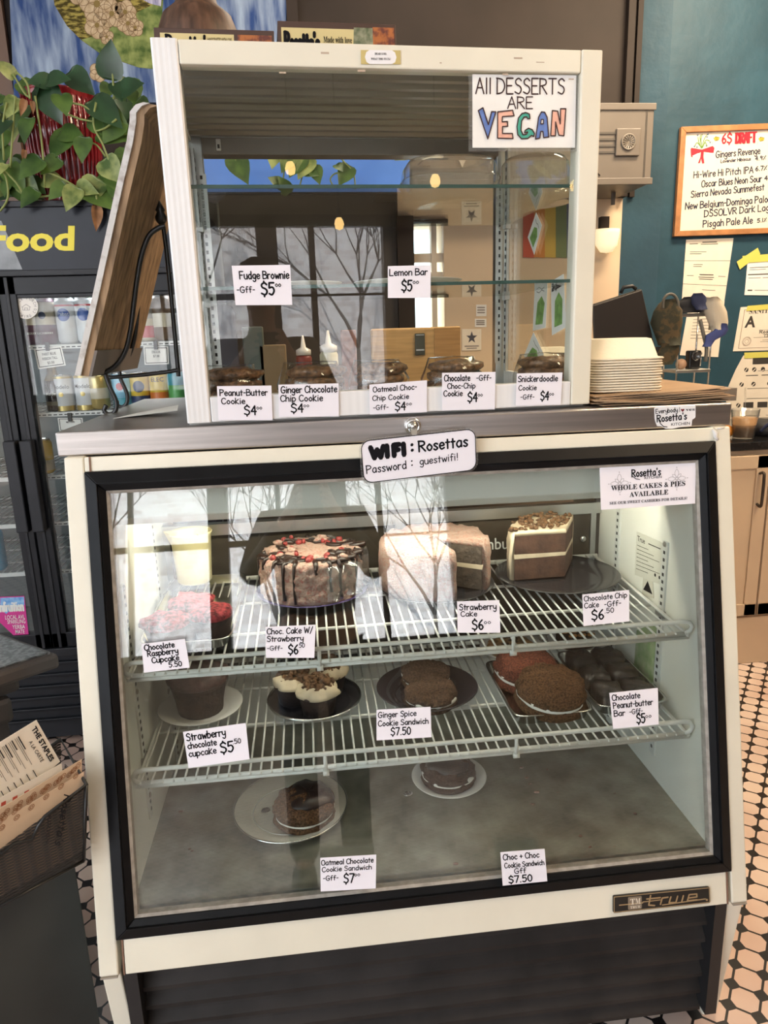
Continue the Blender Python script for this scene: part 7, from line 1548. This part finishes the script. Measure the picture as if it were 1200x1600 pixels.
for x, y in ((520, 235), (1150, 250)):
    b = MB(); q.poly(b, [U(x - 40, y), U(x - 10, y - 22), U(x + 40, y - 10), U(x + 30, y + 25), U(x - 20, y + 35)], .0003, OFF - .0004); b.build('bee_doodle', mat('marker_yellow', (.55, .42, .04), .6), t)
    b = MB(); q.line(b, [U(x - 40, y), U(x - 10, y - 22), U(x + 40, y - 10), U(x + 30, y + 25), U(x - 20, y + 35), U(x - 40, y)], .0014, OFF); q.line(b, [U(x - 8, y - 20), U(x - 4, y + 30)], .002, OFF); q.line(b, [U(x + 14, y - 16), U(x + 12, y + 30)], .002, OFF); q.line(b, [U(x - 50, y + 40), U(x - 65, y + 80)], .001, OFF); b.build('bee_outline', BLACKM, t)
# papers on the blue wall
def notice(name, lb, pts, m=PAPERC, cat='notice', rows=(), txt=(), Y=BY - .001, poly=None):
    q = Quad(*[aty(*p, Y) for p in pts]); b = MB()
    if poly: q.poly(b, [q.uv(*p) for p in poly], .0012)
    else: q.slab(b, .0012)
    o = b.build(name, m); tag(o, lb, cat, 'papers on the blue wall'); b = MB()
    for (u0, v, u1, wd) in rows: q.line(b, [(u0, v), (u1, v)], wd, .0016)
    for (s_, u0, v0, u1, h, kind) in txt:
        if kind == 'h': q.hand(b, s_, u0, v0, u1, h, .15, .0017)
        else: q.printed(b, s_, u0, v0, u1, h, off=.0017, serif=(kind == 's'), bold=(s_ == 'A'))
    b.build('printing', mat('print_black', (.04, .035, .03), .8), o); return o, q
rw = random.Random(4)
notice('permit_paper', 'long creased permit paper on the blue wall below the whiteboard', [(1072, 374.5), (1146, 372), (1131, 475), (1065, 470)], rows=[(.35, .95, .65, .004), (.32, .92, .68, .003), (.08, .93, .25, .003), (.1, .80, .45, .002), (.1, .77, .35, .002), (.0, .66, 1, .0012), (.2, .60, .4, .002), (.2, .57, .38, .002), (.36, .44, .66, .004), (.34, .40, .68, .003), (.36, .37, .66, .003), (.08, .42, .22, .002), (.78, .42, .94, .002), (.0, .28, 1, .0014), (.45, .2, .75, .002)])
notice('permit_paper', 'lower permit paper on the blue wall, behind the wire rack', [(1076, 476), (1132, 470), (1122, 558), (1062, 555)], Y=BY - .0005, rows=[(.2, .82 - .06 * k, .8, .002) for k in range(9)])
o, q = notice('taped_slip', 'small white slip held with yellow tape on the blue wall', [(1168, 408), (1240, 403), (1240, 462), (1163, 461)], PAPERW, rows=[(.06, .80, .6, .003), (.06, .74, .4, .002), (.04, .60, 1, .005), (.05, .5, .3, .002), (.35, .5, .6, .002), (.06, .14, .14, .006), (.2, .14, .9, .002)])
TAPE = mat('yellow_tape', (.62, .58, .12), .5)
for pts, par, lb in (([(1151, 409), (1184, 387), (1188, 397), (1156, 421)], 1, 0), ([(1160, 400), (1240, 394), (1240, 406), (1162, 411)], 0, 0)):
    qq = Quad(*[aty(*p, BY - .004 - .001 * par) for p in pts]); b = MB(); qq.slab(b, .0004, base=.0); b.build('yellow_tape', TAPE, o)
o, q = notice('sanitation_certificate', 'sanitation rating certificate with a large letter A on the blue wall', [(1157, 480), (1290, 472), (1290, 545), (1145, 549)], rows=[(.30, .36, .85, .0016), (.2, .30, .95, .0014), (.3, .24, .9, .0014), (.28, .20, .86, .0014), (.25, .46, .55, .0012)], txt=[('SANITATION RATING', .11, .84, .88, .10, 's'), ('A', .08, .54, .20, .24, 'p'), ('97', .38, .53, .56, .26, 'h'), ("Rosetta's Kitchen", .26, .39, .74, .07, 'h'), ('December 19', .32, .30, .70, .06, 'h')])
b = MB()
for (u0, v0, u1, v1) in ((.05, .06, .97, .07), (.05, .93, .97, .94), (.05, .06, .056, .94)): q.poly(b, [(u0, v0), (u1, v0), (u1, v1), (u0, v1)], .0003, .0012)
for R_ in (.022, .018, .010): pl = circ(.13, .22, R_, q, 20); q.line(b, pl + [pl[0]], .0014, .0017)
b.build('border_and_seal', mat('seal_brown', (.25, .17, .12), .8), o)
qq = Quad(*[aty(*p, BY - .004) for p in ((1168, 478), (1240, 472), (1240, 481), (1166, 486))]); b = MB(); qq.slab(b, .0004); b.build('yellow_tape', TAPE, o)
o, q = notice('allergen_chart', 'cream chart of round food symbols on the blue wall, lowest notice', [(1140, 556), (1290, 550), (1290, 664), (1132, 668)], poly=[(1163, 556), (1290, 550), (1290, 664), (1131, 668), (1136, 608), (1150, 578)], rows=[(.18, .72, .30, .004), (.34, .72, 1, .004), (.30, .78, .6, .002), (.2, .54, .6, .002), (.2, .40, .65, .0024), (.16, .16, .34, .002), (.40, .16, .6, .002), (.2, .10, .7, .0018), (.2, .06, .6, .0018)], txt=[])
b = MB(); q.poly(b, [(.24, .87), (1, .87), (1, .96), (.24, .96)], .0003, .0012)
for v, us in ((.80, (.18, .26, .35, .44, .53, .62)), (.60, (.14, .26, .42, .56)), (.31, (.12, .44))):
    for u in us: q.poly(b, circ(u, v, .0115, q, 16), .0003, .0012)
for u0, u1 in ((.17, .27), (.31, .41)): q.poly(b, [(u0, .27), (u1, .27), (u1, .35), (u0, .35)], .0003, .0012)
b.build('symbol_print', mat('print_black', (.04, .035, .03), .8), o)
b = MB()
for v, us in ((.80, (.18, .26, .35, .44, .53, .62)), (.60, (.14, .26, .42, .56)), (.31, (.12, .44))):
    for k, u in enumerate(us): q.line(b, [(u - .012, v - .02), (u + .01, v + .03 - .02 * (k % 3))], .0042, .0018)
b.build('symbol_gap', PAPERC, o)
qq = Quad(*[aty(*p, BY - .004) for p in ((1163, 551), (1240, 548), (1240, 557), (1163, 560))]); b = MB(); qq.slab(b, .0004); b.build('yellow_tape', TAPE, o)

# ================================================================== THE PERSON TAKING THE PICTURE (seen mirrored in the glass)
PX, PY0 = -.19, -1.66
def skinned(name, vs, es, rs, m, parent, root=0, sub=1):
    me = bpy.data.meshes.new(name); me.from_pydata([V(v) - W(parent) for v in vs], es, []); me.materials.append(m); ob = bpy.data.objects.new(name, me); COL.objects.link(ob); ob.parent = parent
    md = ob.modifiers.new('skin', 'SKIN'); md.use_smooth_shade = True
    if not me.skin_vertices: me.attributes.new
    for k, sv in enumerate(me.skin_vertices[0].data): sv.radius = (rs[k], rs[k]) if not isinstance(rs[k], tuple) else rs[k]; sv.use_root = (k == root)
    ob.modifiers.new('smooth', 'SUBSURF').levels = sub; ob.modifiers['smooth'].render_levels = sub
    return ob
def person():
    t = thing('person', 'person in a dark jacket holding up a phone, mirrored in the slanted glass', 'person', (PX, PY0, FZ))
    SKIN = mat('skin', (.42, .24, .17), .55); JK = mat('dark_jacket', (.020, .020, .024), .85, bump=.2, bs=80); TR = mat('dark_trousers', (.018, .022, .035), .85)
    vs, es, rs = [], [], []
    def add(p, r, par=None):
        vs.append((PX + p[0], PY0 + p[1], FZ + p[2])); rs.append(r)
        if par is not None: es.append((par, len(vs) - 1))
        return len(vs) - 1
    pel = add((0, 0, .93), (.15, .10)); ab = add((0, .01, 1.10), (.14, .10), pel); ch = add((0, .0, 1.30), (.165, .11), ab); nk0 = add((0, -.01, 1.44), (.07, .065), ch); nk = add((0, .01, 1.50), (.052, .055), nk0)
    jaw = add((0, .045, 1.565), (.058, .072), nk); hd = add((0, .035, 1.64), (.074, .092), jaw); tp = add((0, .025, 1.71), (.060, .075), hd)
    for s in (-1, 1):
        hp = add((s * .09, 0, .86), .088, pel); kn = add((s * .10, .03, .48), .056, hp); an = add((s * .10, .0, .09), .038, kn); add((s * .12, .13, .03), (.036, .026), an)
        sh = add((s * .185, -.01, 1.39), .062, ch); el = add((s * .25, .12, 1.15), .044, sh); wr = add((s * .085, .275, 1.385), .028, el)
        pm = add((s * .060, .318, 1.42), (.030, .018), wr)
        for k, (dz, ln) in enumerate(((.048, .9), (.026, 1.0), (.004, .95), (-.018, .8))):
            a = add((s * .058, .332, 1.42 + dz), .0095, pm); b_ = add((s * .050, .356, 1.425 + dz * 1.05), .0085, a); add((s * (.050 - .022 * ln), .362, 1.427 + dz * 1.05), .0075, b_)
        th = add((s * .048, .318, 1.395), .011, pm); add((s * .022, .322, 1.41), .0085, th)
    skinned('body', vs, es, rs, SKIN, t)
    jv = {k: k for k in range(4)}
    vs2 = [vs[i] for i in (0, 1, 2)] + [(PX, PY0 - .005, FZ + 1.45)]; es2 = [(0, 1), (1, 2), (2, 3)]; rs2 = [(.175, .125), (.165, .12), (.185, .128), (.085, .08)]
    for s in (-1, 1):
        k = len(vs2); vs2 += [(PX + s * .19, PY0 - .01, FZ + 1.385), (PX + s * .255, PY0 + .12, FZ + 1.15), (PX + s * .10, PY0 + .255, FZ + 1.365)]; rs2 += [.082, .062, .043]; es2 += [(2, k), (k, k + 1), (k + 1, k + 2)]
    skinned('jacket', vs2, es2, rs2, JK, t)
    vs3 = [(PX, PY0, FZ + .95)]; es3 = []; rs3 = [(.155, .115)]
    for s in (-1, 1): k = len(vs3); vs3 += [(PX + s * .09, PY0, FZ + .85), (PX + s * .10, PY0 + .03, FZ + .48), (PX + s * .10, PY0, FZ + .07)]; rs3 += [.10, .070, .062]; es3 += [(0, k), (k, k + 1), (k + 1, k + 2)]
    skinned('trousers', vs3, es3, rs3, TR, t)
    hc = V((PX, PY0 + .02, FZ + 1.665))
    b = MB(); b.loops(hc, [(.086, .10, -.06), (.092, .108, -.02), (.090, .106, .03), (.070, .085, .075), (.035, .045, .095), (.001, .001, .1)], 2, 24, jit=(.006, 30, 4)); hob = b.build('hair', mat('dark_hair', (.03, .018, .012), .7), t); hob.location.y -= .022
    for s in (-1, 1):
        b = MB(); b.ball(V((PX + s * .030, PY0 + .118, FZ + 1.640)), .011, .009, .008, 10, 6); b.build('eye', mat('eye_white', (.7, .68, .64), .3), t)
        b = MB(); b.ball(V((PX + s * .082, PY0 + .03, FZ + 1.62)), .010, .018, .028, 10, 6); b.build('ear', SKIN, t)
    b = MB(); b.prism([V((PX + x, PY0 + y, FZ + z)) for x, y, z in ((-.007, .118, 1.64), (.007, .118, 1.64), (.015, .118, 1.60), (-.015, .118, 1.60))], [V((PX + x, PY0 + y, FZ + z)) for x, y, z in ((-.004, .124, 1.64), (.004, .124, 1.64), (.009, .142, 1.602), (-.009, .142, 1.602))]); b.build('nose', SKIN, t)
    b = MB(); b.ball(V((PX, PY0 + .112, FZ + 1.568)), .024, .008, .007, 12, 6); b.build('mouth', mat('lips', (.35, .13, .11), .5), t)
    for s in (-1, 1): b = MB(); b.loops(V((PX + s * .105, PY0 + .05, FZ + .001)), [(.045, .125, 0), (.048, .13, .03), (.042, .11, .07), (.03, .06, .085)], 2.4, 24); b.build('shoe', BLACK, t)
    ph = thing('phone', 'black phone held upright by the person mirrored in the glass', 'phone', (CAM.x, CAM.y - .016, CAM.z - .075))
    b = MB(); b.box(CAM.x - .037, CAM.x + .037, CAM.y - .022, CAM.y - .013, CAM.z - .125, CAM.z + .025); b.build('phone_body', mat('phone_black', (.01, .01, .012), .2), ph, .003)
    b = MB(); b.box(CAM.x - .034, CAM.x + .034, CAM.y - .0226, CAM.y - .0221, CAM.z - .12, CAM.z + .02); b.build('phone_screen', mat('phone_screen', (.05, .05, .06), .1, emit=(.5, .5, .5), es=.3), ph)
person()
